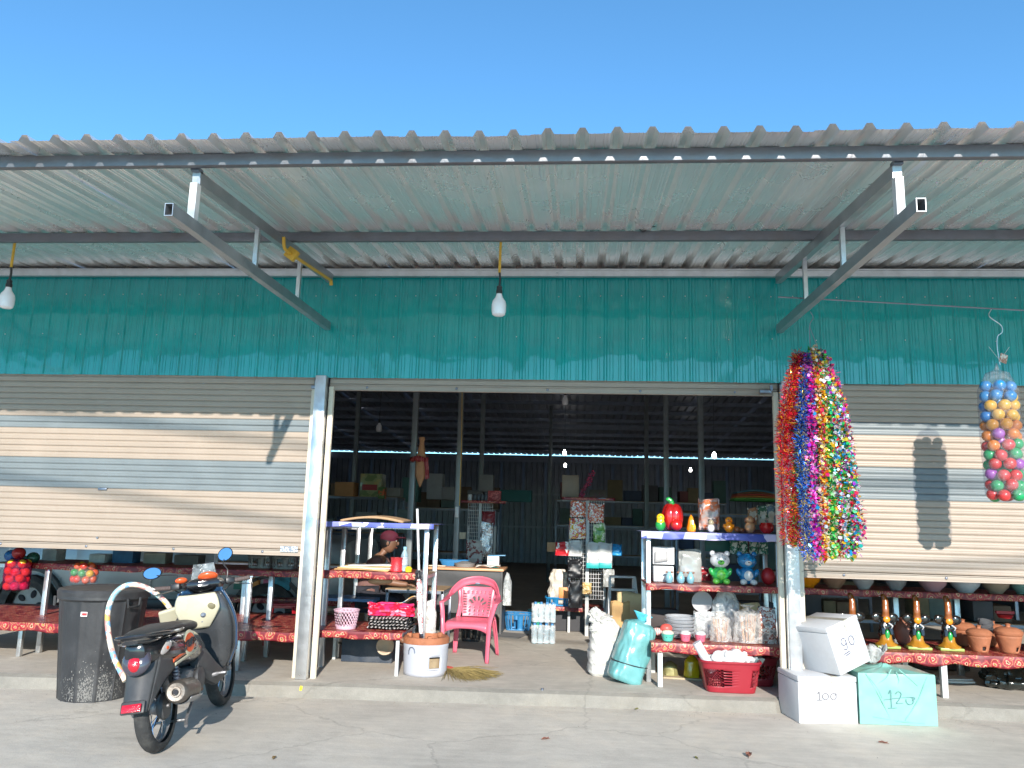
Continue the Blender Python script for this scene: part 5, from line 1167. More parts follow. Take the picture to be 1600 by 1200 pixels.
# ---- wire racks
wirem = mat('white_wire', (.75, .75, .75), .4)
def grid_rack(label, pxl, pxr, ptop, pbot, Y, npanel, name='wire_rack'):
    a = base(pxl, pbot, Y); b_ = base(pxr, ptop, Y); w_ = b_.x-a.x; h = b_.z-a.z
    t = thing(name, label, 'rack', (a.x+w_/2, Y, .11)); z0 = a.z-.11
    pw = w_/npanel
    for k in range(npanel):
        x0 = -w_/2+pw*k+.018; x1 = x0+pw-.036
        g = G(); nx = 6; nz = max(4, int(h/.05))
        for i in range(nx+1): x = x0+(x1-x0)*i/nx; g.tube([(x, 0, z0), (x, 0, z0+h)], .0028, 4)
        for j in range(nz+1): z = z0+h*j/nz; g.tube([(x0, -.004, z), (x1, -.004, z)], .0028, 4)
        g.obj('wire_panel', wirem, t)
    g = G(); g.box((0, -.012, (z0+h)/2+.0), (.045, .03, z0+h+.02), bev=.003); g.obj('upright', white_steel, t)
    g = G(); g.box((-w_/2, .25, .4*(z0+h)), (.03, .03, .8*(z0+h))); g.box((w_/2, .25, .4*(z0+h)), (.03, .03, .8*(z0+h))); g.obj('rear_upright', white_steel, t)
    g = G(); g.box((0, .12, z0+h+.02), (w_+.16, .42, .016)); g.obj('top_shelf', mat('plywood', (.36, .25, .15), .8), t)
    return t, w_, z0+h+.11
rk2, wk2, zt2 = grid_rack('white wire rack hung with packets at the right of the doorway centre', 889, 946, 783, 935, 3.25, 2)
cloth(rk2.location.x-wk2/2-.10, rk2.location.x+wk2/2+.12, 3.15, 3.62, zt2+.032, .03, redcloth, 'red floral cloth on top of the packet rack', seed=21)
rk1, wk1, zt1 = grid_rack('wire rack behind the desk with silver and red bags', 727, 772, 787, 872, 4.4, 2)
cloth(rk1.location.x-wk1/2-.10, rk1.location.x+wk1/2+.18, 4.28, 4.78, zt1+.032, .03, redcloth, 'pinkish floral cloth on top of the rack behind the desk', seed=22)
dots = ramp_mat('mixed_snack_print', [(0, '#e8e0d8'), (.42, '#d87a4a'), (.5, '#b83a30'), (.57, '#efe8e0'), (.68, '#7a8a90')], 'noise', 26, .3, coat=.5)
fruity = ramp_mat('fruit_print', [(0, '#f0d040'), (.4, '#d03840'), (.5, '#f4efe6'), (.6, '#e8c030'), (.72, '#8a3a50')], 'noise', 24, .3, coat=.5)
whitep = mat('white_pouch', (.58, .59, .58), .35, 0, .05, 10, .2, 20)
def pk(*a, **k): return pbag('hanging_packet', *a, **k)
G1 = 'packets hung on the wire rack'
pk('orange and white snack bag, top left on the wire rack', 903, 784, 808, 24, 3.2, dots, 1, group=G1)
pk('orange and white snack bag, top right on the wire rack', 931, 788, 817, 25, 3.2, dots, 2, group=G1)
pk('bag of colourful fruit shapes below the top left snack bag', 902, 812, 842, 25, 3.2, fruity, 3, group=G1)
pk('green bag with pale contents at the right of the wire rack', 936, 820, 851, 18, 3.2, ramp_mat('green_bag', [(0, '#4c8a34'), (.42, '#86b85c'), (.52, '#dfe8c8')], 'noise', 9, .3, coat=.4), 4, group=G1)
pk('red and white small packet sticking out at the left of the wire rack', 878, 848, 868, 20, 3.15, ramp_mat('red_white', [(0, '#c8202c'), (.52, '#efe9e6')], 'noise', 7, .4), 5, group=G1)
pk('white packet left of the rack upright', 899, 846, 869, 21, 3.18, whitep, 6, group=G1)
pk('white pouch with teal bottom, left one of two on the rack', 927, 850, 887, 20, 3.14, whitep, 7, group=G1)
pk('white pouch with teal bottom, right one of two on the rack', 945, 850, 887, 22, 3.13, whitep, 8, group=G1)
for px_ in (926, 946): box_item('pouch_base', 'teal printed lower band of a white pouch on the rack' if 0 else ('teal band at the foot of the left white pouch' if px_ == 926 else 'teal band at the foot of the right white pouch'), 'label', px_, 888, 19, 8, 3.09, mat('teal_print', (.02, .38, .38), .4), .03)
pk('bright blue packet with pink edge at the right of the rack', 962, 852, 868, 18, 3.16, mat('bright_blue', (.02, .28, .60), .4), 9, group=G1)
pk('black packet with white print left of the upright', 898, 876, 903, 22, 3.16, ramp_mat('black_card', [(0, '#15161a'), (.62, '#1c1e24'), (.66, '#c8ccd4')], 'noise', 14, .4), 10, group=G1)
pk('black and white packet low on the wire rack', 899, 910, 950, 22, 3.12, ramp_mat('black_card2', [(0, '#17181c'), (.58, '#202228'), (.6, '#dcdcdc')], 'noise', 6, .4), 11, group=G1)
pk('grey see-through packet at the lower right of the wire rack', 951, 892, 917, 17, 3.1, mat('grey_pouch', (.36, .37, .36), .4, 0, .2, 18), 12, group=G1)
pk('small gold foil bow at the foot of the rack upright', 917, 912, 928, 14, 3.1, ramp_mat('gold_print', [(0, '#c8a060'), (.5, '#e6d6a8'), (.6, '#8a5a30')], 'noise', 40, .4), 13, .05, group=G1)
box_item('brown_carton', 'small brown carton sticking out left of the rack in the dark', 'carton', 862, 862, 14, 14, 3.5, card, .1)
box_item('glass_case', 'brown box with window on top of the packet rack', 'box', 891, 776, 26, 34, 3.3, mat('brown_case', (.20, .14, .09), .5, dirt=.2), .2, z=zt2+.04)
t = thing('red_garland', 'dark red frilly garland poking up from the top of the packet rack', 'garland', base(907, 775, 3.35))
g = G(); rr = rng_(5)
for k in range(120):
    u = rr.random(); c = Vector((.16*u+rr.gauss(0, .018), rr.gauss(0, .02), .30*u+rr.gauss(0, .02))); g.ell(c, rr.uniform(.007, .013), 5, 4)
g.obj('tuft', ramp_mat('plum_foil', [(0, '#7a1030'), (.5, '#b82050'), (.8, '#5a0a40')], 'island', 1, .35, .3), t)
t = thing('pinwheel', 'small blue and pink pinwheel toys lying on the packet rack top', 'toy', base(935, 781, 3.1)); 
for k in range(9):
    g = G(); a = k*.7; g.beam((0, 0, .02), (.09*math.cos(a), 0, .02+.07*abs(math.sin(a))), .012, .006); g.obj('blade', hot if k % 2 else mat('steel_blue', (.08, .25, .42), .4), t)
# goods on rack behind the desk
box_item('red_gift_box', 'red printed bag standing on the rack behind the desk', 'bag', 772, 783, 20, 16, 4.5, ramp_mat('red_print', [(0, '#9a2a2e'), (.5, '#c8605c'), (.62, '#8a1c24')], 'noise', 20, .5), .1)
g = G(); g.lathe([(0, 0), (.03, 0), (.034, .09), (.02, .1), (0, .1)], seg=14); single(g, 'white_cup', white_pl, 'small white cup on the rack behind the desk', 'cup', base(734, 783, 4.45))
for k in range(4): box_item('small_tin', ('first', 'second', 'third', 'fourth')[k]+' dark little tin from the white cup on the rear rack', 'tin', 741+6*k, 783, 5, 11, 4.5, mat('dark_tin', (.05, .05, .06), .4, .3), .04, group='dark tins on the rear rack')
foil = mat('silver_foil', (.62, .60, .60), .22, .85, .2, 30, .8, 60)
pbag('foil_bag', 'silver foil bag hanging on the rack behind the desk', 759, 818, 870, 20, 4.3, foil, 14, .05)
pbag('print_bag', 'white bag with red flower print hanging behind the desk', 741, 846, 880, 26, 4.28, ramp_mat('rose_print', [(0, '#cfc8c2'), (.52, '#c9c1bb'), (.55, '#8a3a38'), (.63, '#d8d0ca')], 'noise', 16, .5), 15, .05)
pbag('red_bag', 'dark red bag at the upper right of the rack behind the desk', 763, 800, 820, 20, 4.33, mat('dark_red', (.22, .02, .03), .4), 16, .05)
box_item('small_box', 'small cream box at the left edge of the rack behind the desk', 'box', 722, 842, 10, 10, 4.3, mat('cream_paper', (.7, .6, .45), .7), .08)

# ---- toys on the right rack, top shelf (cloth at z 1.442)
ZT_ = 1.447
def on(px, Y, z): p_ = at(px, 830, Y); return Vector((p_.x, Y, z))
redg = mat('glazed_red', (.50, .012, .012), .12, 0, .08, 4, coat=.8); grg = mat('glazed_green', (.02, .30, .06), .2, 0, .1, coat=.6)
org = mat('glazed_orange', (.80, .26, .01), .18, 0, .08, coat=.6); yel = mat('glazed_yellow', (.85, .55, .02), .18, 0, .08, coat=.6); whg = mat('glazed_white', (.6, .6, .6), .15, 0, .05, coat=.6); blg = mat('glazed_blue', (.01, .17, .38), .15, 0, .06, coat=.6); pkg_ = mat('glazed_pink', (.75, .16, .24), .2, 0, .06, coat=.5); mint = mat('glazed_mint', (.10, .52, .42), .2, 0, .05, coat=.5); skyb = mat('glazed_sky', (.26, .50, .58), .2, 0, .05, coat=.5)
t = thing('pepper_bank', 'big glossy red pepper money bank with green stem on the toy rack', 'ornament', on(1051, .62, ZT_))
g = G()
for k in range(5):
    a = k*72+18; g.ell((.042*math.cos(R(a)), .042*math.sin(R(a)), .13), (.062, .062, .125), 20, 14)
g.obj('pepper_body', redg, t)
g = G(); g.tube(smoothpath([(0, 0, .23), (-.01, 0, .27), (-.035, 0, .295), (-.05, 0, .28)], 5), [.05, .036, .03, .026, .024, .024, .024, .024, .022, .022, .022, .022, .022, .022, .02, .018], 12); g.obj('stem', grg, t)
g = G(); g.ell((0, 0, .058), (.055, .055, .055), 24, 14); single(g, 'apple_bank', redg, 'smaller round red fruit in front of the big pepper', 'ornament', on(1057, .50, ZT_))
def critter(name, label, px, Y, z, body, head, s_, extra=None, cat='ornament'):
    t = thing(name, label, cat, on(px, Y, z)); g = G(); g.ell((0, 0, .045*s_), (.042*s_, .038*s_, .047*s_), 18, 12, nz=.04); g.obj('body', body, t)
    g = G(); g.ell((0, -.004, .105*s_), (.032*s_, .030*s_, .032*s_), 16, 12); hd = g.obj('head', head, t)
    g = G(); g.ell((-.012*s_, -.032*s_, .112*s_), .004*s_, 6, 4); g.ell((.012*s_, -.032*s_, .112*s_), .004*s_, 6, 4); g.obj('eye', black_pl, hd)
    if extra: extra(t, hd, s_)
    return t
def ears(m, pts, r=.011):
    def f(t, hd, s_):
        for x in (-1, 1): g = G(); g.ell((x*pts[0]*s_, 0, pts[1]*s_), (r*s_, r*.6*s_, r*1.5*s_), 10, 8); g.obj('ear', m, hd)
    return f
def beak(m):
    def f(t, hd, s_):
        g = G(); g.ell((0, -.036*s_, .10*s_), (.014*s_, .016*s_, .006*s_), 12, 8); g.obj('beak', m, hd)
        for x in (-1, 1): g = G(); g.ell((x*.040*s_, 0, .055*s_), (.012*s_, .028*s_, .020*s_), 10, 8); g.obj('wing', org, t)
    return f
critter('bird_bank', 'yellow bird ornament with green base left of the red pepper', 1032, .52, ZT_, grg, yel, 1.15)
g = G(); g.ell((0, 0, .075), (.038, .035, .06), 16, 12); single(g, 'corn_bank', yel, 'yellow orange rounded ornament at the left end of the toy shelf', 'ornament', on(1032, .515, ZT_))
t = thing('flame_bank', 'orange fox-like ornament with pointed top, right of the pepper', 'ornament', on(1080, .54, ZT_))
g = G(); g.lathe([(0, 0), (.040, .0), (.043, .03), (.032, .07), (.026, .10), (.018, .13), (0, .16)], seg=18, wob=.15, wf=2); g.obj('body', org, t)
g = G(); g.ell((.02, -.02, .04), (.02, .02, .035), 12, 8); g.obj('tail', yel, t)
pbag('toy_bag', 'clear bag of orange toys standing on the toy shelf', 1108, 782, 828, 32, .74, ramp_mat('toy_bag_mat', [(0, '#b4a9a4'), (.38, '#c09a8c'), (.48, '#c8704c'), (.56, '#b09a94'), (.66, '#a8383c')], 'noise', 9, .18, coat=.6), 17, .13, cat='bag')
critter('penguin_bank', 'small black and cream figurine in front of the clear toy bag', 1111, .50, ZT_, whg, mat('dark_cream', (.35, .3, .2), .3), .82, ears(black_pl, (.02, .13)))
critter('duck_bank', 'orange yellow duck ornament with orange beak in the middle of the toy shelf', 1139, .54, ZT_, org, org, 1.05, beak(mat('beak_red', (.6, .08, .02), .3)))
critter('dog_bank', 'tan dog ornament sitting right of the duck', 1172, .54, ZT_, mat('glazed_tan', (.62, .30, .14), .25, 0, .15, 20, coat=.5), mat('glazed_tan', (.62, .30, .14)), 1.15, ears(mat('glazed_brown', (.25, .08, .03), .3), (.03, .10), .014))
g = G(); g.ell((-.028, 0, .03), (.03, .03, .028), 14, 10); g.ell((.012, 0, .025), (.026, .03, .022), 14, 10); single(g, 'small_figurine', mat('glazed_brown', (.25, .08, .03), .3), 'tiny brown lying figurine between the duck and the dog', 'ornament', on(1157, .5, ZT_))
g = G(); g.lathe([(0, .01), (.03, 0), (.062, .03), (.068, .065), (.05, .098), (.02, .10), (0, .088)], seg=26); g.tube([(0, 0, .085), (.008, 0, .125)], .004, 6); single(g, 'apple_bank', redg, 'shiny red apple ornament at the right end of the toy shelf', 'ornament', on(1198, .52, ZT_))
for k, px_ in enumerate((1176, 1192, 1205)): pbag('display_packet', ('cream', 'grey green', 'grey')[k]+' packet standing behind the '+('dog ornament', 'red apple, left one', 'red apple, right one')[k], px_, 795-2*k, 820, 14, .85, ramp_mat('pk%d' % k, [(0, '#c9b8a0'), (.5, ('#b07850', '#3f6a4c', '#6d7c80')[k]), (.6, '#d8d2c8')], 'noise', 14, .4), 30+k, .04)
# ---- middle shelf (z .972)
ZM = .980
box_item('foam_case', 'white foam packaging block, upper of two at the left of the middle shelf', 'box', 1037, 882, 32, 26, .60, foam, .12)
box_item('foam_case', 'white foam packaging block, lower of two at the left of the middle shelf', 'box', 1037, 905, 30, 23, .58, foam, .12, z=ZM)
g = G(); g.grid(lambda u, v: Vector(((u-.5)*.12, -.004*math.sin(v*6), .1*v+.02*u)), 6, 6); single(g, 'grey_film', mat('grey_film_s', (.35, .34, .34), .3), 'creased grey film taped on the upper foam block', 'film', at(1033, 880, .585), solid=.003)
pbag('clear_dome', 'clear dome of plastic wrap beside the foam blocks', 1078, 858, 905, 34, .70, mat('grey_dome', (.33, .34, .33), .2, 0, .15, 5, coat=.6), 18, .12, cat='packaging', z=ZM)
for k, px_ in enumerate((1045, 1063, 1078)):
    t = thing('blue_jug', ('pale blue small jug with bow, left of three on the middle shelf', 'pale blue small jug with bow, middle of three', 'pale blue small jug with bow, right of three')[k], 'jug', on(px_, .50, ZM), group='three pale blue jugs')
    g = G(); g.lathe([(0, 0), (.024, 0), (.034, .02), (.036, .045), (.022, .075), (.018, .085), (.026, .10), (.02, .10), (0, .08)], seg=20); g.obj('jug_body', skyb, t)
    g = G(); g.ell((-.02, -.01, .095), (.018, .008, .009), 8, 6); g.ell((.02, -.01, .095), (.018, .008, .009), 8, 6); g.obj('bow', mat('brown_ribbon', (.22, .09, .05), .6), t)
# plain bear-shaped stand-ins for two figure-shaped banks
def bear(px, Y, label, headm, bodym, bellym):
    t = thing('jar_bank', label, 'ornament', on(px, Y, ZM)); t.scale = (1.36,)*3
    g = G(); g.ell((0, 0, .062), (.056, .048, .060), 22, 14); g.obj('body', bodym, t)
    g = G(); g.ell((0, -.022, .062), (.036, .032, .040), 20, 12); g.obj('belly', bellym, t)
    for x in (-1, 1):
        g = G(); g.ell((x*.034, -.040, .020), (.024, .026, .020), 14, 10); g.obj('foot', bellym, t)
        g = G(); g.ell((x*.056, -.012, .078), (.018, .020, .032), 14, 10, Euler((0, x*.5, 0))); g.obj('arm', bodym, t)
    g = G(); g.ell((0, 0, .158), (.066, .055, .052), 26, 16); hd = g.obj('head', headm, t)
    for x in (-1, 1): g = G(); g.ell((x*.048, .004, .202), (.019, .012, .019), 14, 10); g.obj('ear', headm, hd)
    g = G(); g.ell((0, -.046, .146), (.024, .016, .017), 14, 10); g.obj('muzzle', bellym if bellym is not grg else headm, hd)
    g = G()
    for x in (-1, 1): g.ell((x*.026, -.049, .168), .0042, 8, 6)
    g.ell((0, -.061, .150), (.006, .004, .004), 8, 6); g.obj('eye', black_pl, hd)
    return t
bear(1124, .52, 'white figure money bank with a green lower body on the middle toy shelf', mat('grey_white', (.50, .51, .53), .3, coat=.4), grg, mat('leaf_green', (.10, .40, .05), .25, coat=.5))
bear(1166, .54, 'blue figure money bank with white belly on the middle toy shelf', blg, blg, whg)
g = G(); g.ell((0, 0, .08), (.062, .06, .078), 24, 16); single(g, 'red_ball_bank', mat('matt_red', (.42, .015, .02), .45), 'round red bank in grey wrap at the right of the middle shelf', 'ornament', on(1198, .58, ZM))
pbag('berry_punnet', 'dark bag of small red berries between the jugs and the white bank', 1095, 888, 907, 30, .72, ramp_mat('berries', [(0, '#2a0c10'), (.4, '#7a1420'), (.6, '#b83038'), (.7, '#30141a')], 'noise', 40, .3), 19, .08)
for k, px_ in enumerate((1148, 1162, 1178, 1193)): pbag('carded_toy', ('first', 'second', 'third', 'fourth')[k]+' green-white card from the left, hanging under the blue shelf', px_, 842, 866, 13, .86, ramp_mat('gcard%d' % (k % 2), [(0, '#cfd4cc'), (.45, '#3f7a62'), (.56, '#d6d8d0'), (.66, '#3a4a50')], 'noise', 15+k*3, .4), 40+k, .02, cat='toy card', group='toy cards under the blue shelf')
box_item('green_sign', 'dark green folded sheet hanging behind the white bank', 'sheet', 1124, 862, 42, 22, .95, mat('deep_green', (.01, .11, .10), .5), .02)
# ---- lower table goods (z .486)
ZL = .488
t = thing('container_stack', 'stack of clear round plastic containers on the low toy table', 'containers', on(1062, .62, ZL))
tray = mat('clear_tray', (.62, .64, .67), .06, 0, .1, 8, coat=1, alpha=.42)
for k in range(6):
    g = G(); g.lathe([(0, .004), (.13, .006), (.145, .028), (.152, .030), (.150, .034), (.14, .034), (.125, .012), (0, .010)], (0, 0, .031*k), 36); g.obj('container', tray, t)
def bowlset(name, label, px, Y, body, s_, scoop):
    t = thing(name, label, 'cup', on(px, Y, ZL)); g = G(); g.lathe([(0, 0), (.034*s_, 0), (.040*s_, .012), (.050*s_, .058), (.053*s_, .062), (.048*s_, .062), (.036*s_, .014), (0, .010)], seg=24); g.obj('cup_body', body, t)
    g = G(); g.ell((0, 0, .066), (.047*s_, .047*s_, .028), 20, 10, nz=.12, nf=3); g.obj('white_filling', scoop, t)
    g = G()
    for x in (-.013, .013): g.ell((x*s_, -.047*s_, .036), (.0035, .002, .0035), 6, 4)
    g.obj('dot', black_pl, t); return t
bowlset('toy_cup', 'mint green cup with cream top at the left of the low toy table', 1042, .34, mint, 1.15, mat('cream_soft', (.7, .62, .48), .6))
bowlset('toy_cup', 'pink cup with white top, middle of three cups', 1069, .36, pkg_, 1.0, whitep)
bowlset('toy_cup', 'pink cup with white top, right of three cups', 1092, .36, pkg_, 1.0, whitep)
strp = ramp_mat('pink_stripe', [(0, '#e8c0b8'), (.45, '#efe8e4'), (.7, '#d06a68')], 'wave', 18, .4)
g = G(); g.ell((0, 0, .035), (.055, .05, .035), 20, 12); g.ell((.075, .0, .055), (.05, .045, .03), 20, 12); single(g, 'striped_puffs', strp, 'pink and white striped puffs behind the mint cup', 'toy', on(1026, .50, ZL+.02))
g = G(); g.ell((0, 0, .09), (.055, .05, .04), 20, 12); single(g, 'red_bow', mat('coral', (.68, .10, .08), .4), 'coral red puff on the striped puffs', 'toy', on(1040, .48, ZL))
def stickbag(label, px, Y, pt, pb, w_, seed):
    t = thing('stick_bag', label, 'bag', on(px, Y, ZL), group='clear bags of brown sticks'); rr = rng_(seed); g = G(); h = (pb-pt)*D(Y)
    for k in range(16):
        x = rr.uniform(-.3, .3)*w_*D(Y); g.tube([(x*.6, rr.uniform(-.02, .02), .008), (x+rr.uniform(-.01, .01), rr.uniform(-.02, .02), h*rr.uniform(.72, .86))], .0045, 5)
    g.obj('stick', ramp_mat('stick_mat', [(0, '#b8804e'), (.4, '#8a4e2c'), (.7, '#c89a68')], 'island', 1, .6), t, stuff=True)
    g = G(); W2 = w_*D(Y)/2
    def f(u, v):
        a = u*6.2832; r = W2*(1-.25*v)*(1 if v < .8 else 1-.85*(v-.8)/.12 if v < .92 else .25+(v-.92)*6); n_ = 1+.14*noise.noise(Vector((math.cos(a)*2+seed, math.sin(a)*2, v*6)))
        return Vector((r*n_*math.cos(a), r*.55*n_*math.sin(a), max(.003, h*1.12*v)))
    g.grid(f, 32, 24, closeu=True); g.obj('clear_wrap', film('stick_film', (.8, .78, .76), .28, .12), t); return t
stickbag('clear bag of brown sticks, left one on the low toy table', 1123, .42, 962, 1000, 34, 3)
stickbag('clear bag of brown sticks, right one on the low toy table', 1165, .42, 955, 1003, 46, 5)
pbag('mixed_bag', 'crumpled clear bag of mixed goods at the right end of the low toy table', 1199, 955, 1006, 26, .42, ramp_mat('mixed_bag_mat', [(0, '#8a8078'), (.42, '#c8bcae'), (.5, '#9a5a48'), (.56, '#d8d0c4'), (.66, '#5a5a60')], 'noise', 16, .25, coat=.5), 20, .12, cat='bag', z=ZL)
g = G(); g.lathe([(0, -.004), (.095, -.004), (.098, 0), (.095, .004), (0, .004)], seg=36, M=RX(math.pi/2)); single(g, 'round_fan', mat('pale_grey', (.42, .40, .41), .6), 'round pale grey fan standing behind the clear containers', 'fan', Vector((at(1097, 940, .8).x, .8, at(1097, 940, .8).z)))
pbag('clear_bag', 'tied clear bag behind the sticks with a twisted neck', 1135, 922, 990, 40, .78, milky, 23, .12, cat='bag', neck=.6, z=ZL)
pbag('brown_paper_bag', 'brown paper packet behind the right stick bag', 1172, 938, 985, 30, .85, kraft, 24, .06, z=ZL)
pbag('grey_bag', 'grey clear bag standing below the round fan', 1100, 948, 985, 30, .62, milky, 25, .09, cat='bag', z=ZL)
for k, (px_, m_) in enumerate(((1035, 'a'), (1120, 'b'), (1185, 'c'))):
    box_item('back_carton', ('dark carton behind the containers at the back of the low toy table', 'maroon box at the back behind the stick bags', 'dark grey box at the back right of the low toy table')[k], 'box', px_, 985, 46, (30, 60, 40)[k], 1.15, mat('bk%d' % k, ((.05, .04, .04), (.10, .015, .025), (.05, .05, .06))[k], .7), .2)

# ---- right bay: elephants, clay stoves, bowls
ZR = .476
t = thing('elephant_statue', 'glazed elephant statue with raised trunk, leftmost, half hidden by the tilted foam box', 'statue', on(1325, .52, ZR), group='four glazed elephant statues')
blk = mat('glazed_black', (.02, .018, .016), .1, 0, .1, 6, coat=.8)
g = G(); g.box((0, .0, .012), (.155, .12, .024), bev=.006); g.obj('plinth', mat('moss_yellow', (.30, .38, .10), .3), t)
g = G(); g.lathe([(.070, .022), (.072, .034), (.048, .052), (.038, .075), (.036, .105), (.03, .12), (0, .12)], seg=22, wob=.12); g.obj('skirt', mat('amber_yellow', (.42, .19, .02), .2, 0, .25, 12, coat=.6), t)
g = G(); g.ell((0, .010, .180), (.042, .036, .06), 18, 12); g.ell((0, .016, .125), (.050, .042, .055), 16, 10); g.obj('torso', blk, t)
g = G(); g.ell((0, -.03, .115), (.016, .012, .045), 12, 8); g.obj('green_sash', grg, t)
g = G(); g.ell((0, 0, .245), (.035, .034, .045), 18, 12); hd = g.obj('head', blk, t)
g = G(); g.ell((0, -.028, .248), (.024, .014, .03), 14, 10); g.obj('face_plate', org, hd)
for s_ in (-1, 1):
    g = G(); g.tube(smoothpath([(s_*.025, .005, .285), (s_*.065, .01, .290), (s_*.082, .012, .262), (s_*.07, .01, .232), (s_*.035, .006, .215)], 5), [.010]*2+[.017]*17+[.010]*2, 8, flat=.5); g.ell((s_*.056, .010, .258), (.026, .006, .030), 14, 8); g.obj('ear', blk, hd)
    g = G(); g.tube(smoothpath([(s_*.014, -.03, .215), (s_*.028, -.055, .195), (s_*.022, -.05, .175)], 4), [.007]*5+[.003]*4, 8); g.obj('tusk', whg, hd)
    g = G(); g.tube([(s_*.025, -.02, .17), (s_*.03, -.035, .12)], [.016, .010], 8); g.obj('foreleg', blk, t)
g = G(); g.tube(smoothpath([(0, -.01, .27), (0, -.014, .31), (.002, -.008, .36), (.004, .0, .41), (-.004, .008, .445), (-.012, .004, .452)], 5), [.028, .026, .025, .024, .023, .023, .023, .023, .023, .022, .022, .022, .022, .021, .021, .021, .02, .02, .02, .019, .019, .018, .018, .017, .016, .014][:26], 12); g.obj('trunk', mat('glazed_amber', (.25, .07, .01), .2, 0, .35, 14, coat=.6), hd)
t.scale = (1.28, 1.15, 1.0)
for px_, lab in ((1376, 'glazed elephant statue with raised trunk, second from the left behind the grey bag'), (1424, 'glazed elephant statue with raised trunk, third from the left, fully visible'), (1472, 'glazed elephant statue with raised trunk, rightmost beside the clay stoves')):
    dup(t, on(px_, .52, ZR), R(rng_(px_).uniform(-8, 8)), lab)
# orange carved lantern pot
t = thing('lantern_pot', 'round orange pierced clay pot left of the elephants', 'pot', on(1270, .50, ZR))
g = G(); g.lathe([(0, 0), (.075, 0), (.098, .04), (.105, .10), (.092, .16), (.06, .205), (.02, .225), (0, .228)], seg=30); g.obj('pot_body', mat('orange_clay', (.58, .15, .02), .4, 0, .15, 10, coat=.3), t)
for k in range(14):
    a = R(190+12*k); z = .06+.05*(k % 3); g = G(); rr_ = .103 if z < .12 else .09; g.lathe([(0, .003), (.009, .003), (.014, 0)], (0, 0, 0), 10, M=TR(math.cos(a)*rr_, math.sin(a)*rr_, z+.02*(k % 2)) @ RZ(a) @ RY(math.pi/2)); g.obj('piercing', mat('deep_orange', (.22, .04, .01), .6), t)
g = G()
for k in range(12): a = R(30*k); g.ell((math.cos(a)*.06, math.sin(a)*.06, .205), .016, 8, 6)
g.obj('relief_flower', mat('orange_clay', (.58, .15, .02)), t)
g = G(); g.lathe([(0, 0), (.05, 0), (.075, .05), (.085, .13), (.06, .19), (.035, .21), (.04, .23), (0, .23)], seg=26); single(g, 'clay_vase', mat('brown_clay', (.34, .14, .09), .55, 0, .2, 8, dirt=.2), 'brown clay vase behind the elephants', 'vase', on(1403, .82, ZR))
t = thing('clay_stove', 'terracotta bucket stove with lid and vent slot, nearest the elephants', 'clay stove', on(1518, .50, ZR), group='terracotta stoves on the right table')
def stove(t):
    g = G(); nu = 40
    def f(u, v): a = u*2*math.pi; r = .058+.034*v; return Vector((r*math.cos(a), r*math.sin(a), .135*v))
    V = [[g.bm.verts.new(f(i/nu, j/8)) for j in range(9)] for i in range(nu)]
    for i in range(nu):
        for j in range(8):
            if 29 <= i <= 31 and j in (1, 2): continue
            g.bm.faces.new((V[i][j], V[(i+1) % nu][j], V[(i+1) % nu][j+1], V[i][j+1]))
    g.obj('stove_body', terra, t, solid=.010)
    g = G(); g.lathe([(0, .02), (.052, .02), (.07, .12), (0, .12)], seg=20); g.obj('inner_core', mat('near_black', (.03, .02, .02), .9), t)  # near-black solid core behind the vent slot
    g = G(); g.lathe([(.094, .136), (.102, .145), (.104, .165), (.085, .185), (.06, .195), (0, .20)], seg=32, wob=.015); lid = g.obj('lid', terra, t)
    g = G(); g.lathe([(0, .19), (.02, .195), (.016, .21), (.022, .222), (0, .228)], seg=16); g.obj('knob', terra, lid)
stove(t)
for px_, Y, sc_, lab in ((1563, .50, 1.1, 'terracotta bucket stove with darker lid, second from the elephants'), (1610, .55, 1.1, 'terracotta bucket stove cut by the right edge of the picture'), (1494, .85, 1.05, 'terracotta stove in the shade behind the first one'), (1540, .90, 1.0, 'terracotta stove in the shade between the front two'), (1650, .55, 1.0, 'terracotta stove beyond the right edge')):
    dup(t, on(px_, Y, ZR), R(px_ % 23), lab, sc_)
g = G(); g.lathe([(.05, 0), (.055, .0), (.07, .03), (.05, .035)], seg=20); g.box((0, 0, .05), (.16, .03, .025)); single(g, 'red_grater', mat('matt_red', (.42, .015, .02)), 'dull red tool lying on the lid of the rear stove', 'tool', on(1560, .95, ZR+.25))
pbag('grey_cloth', 'dark grey rag between the two front stoves', 1541, 970, 990, 20, .75, mat('grey_rag', (.06, .06, .065), .8), 26, .06, cat='rag')
for px_, wpx, m_, lab in ((1258, 40, org, 'orange bowl on the rack at the left under the right shutter'), (1300, 34, mat('dull_clay', (.3, .16, .1), .6), 'brown bowl right of the orange one on the upper rack'), (1345, 30, mat('pale_grey', (.42, .40, .41)), 'small grey bowl in the row on the upper rack'), (1395, 30, mat('glass_tint', (.3, .3, .32), .2), 'glass bowl in the middle of the upper rack'),
        (1452, 38, mat('dusty_pink', (.5, .28, .32), .5), 'dusty pink bowl on the upper rack'), (1502, 40, mat('pale_blue_grey', (.5, .55, .6), .4), 'pale grey-blue bowl on the upper rack'), (1549, 36, mat('tan_bowl', (.35, .27, .2), .6), 'tan bowl on the upper rack'), (1592, 36, mat('sea_bowl', (.2, .38, .35), .4), 'sea green bowl on the upper rack at the right edge')):
    r = wpx*D(.85)/2; g = G(); g.lathe([(0, 0), (r*.5, 0), (r*.55, .012), (r*.92, .06), (r, .09), (r*1.02, .095), (r*.95, .095), (r*.5, .02), (0, .015)], seg=28)
    single(g, 'bowl', m_, lab, 'bowl', on(px_, .86, .955), group='bowls in a row on the upper rack')

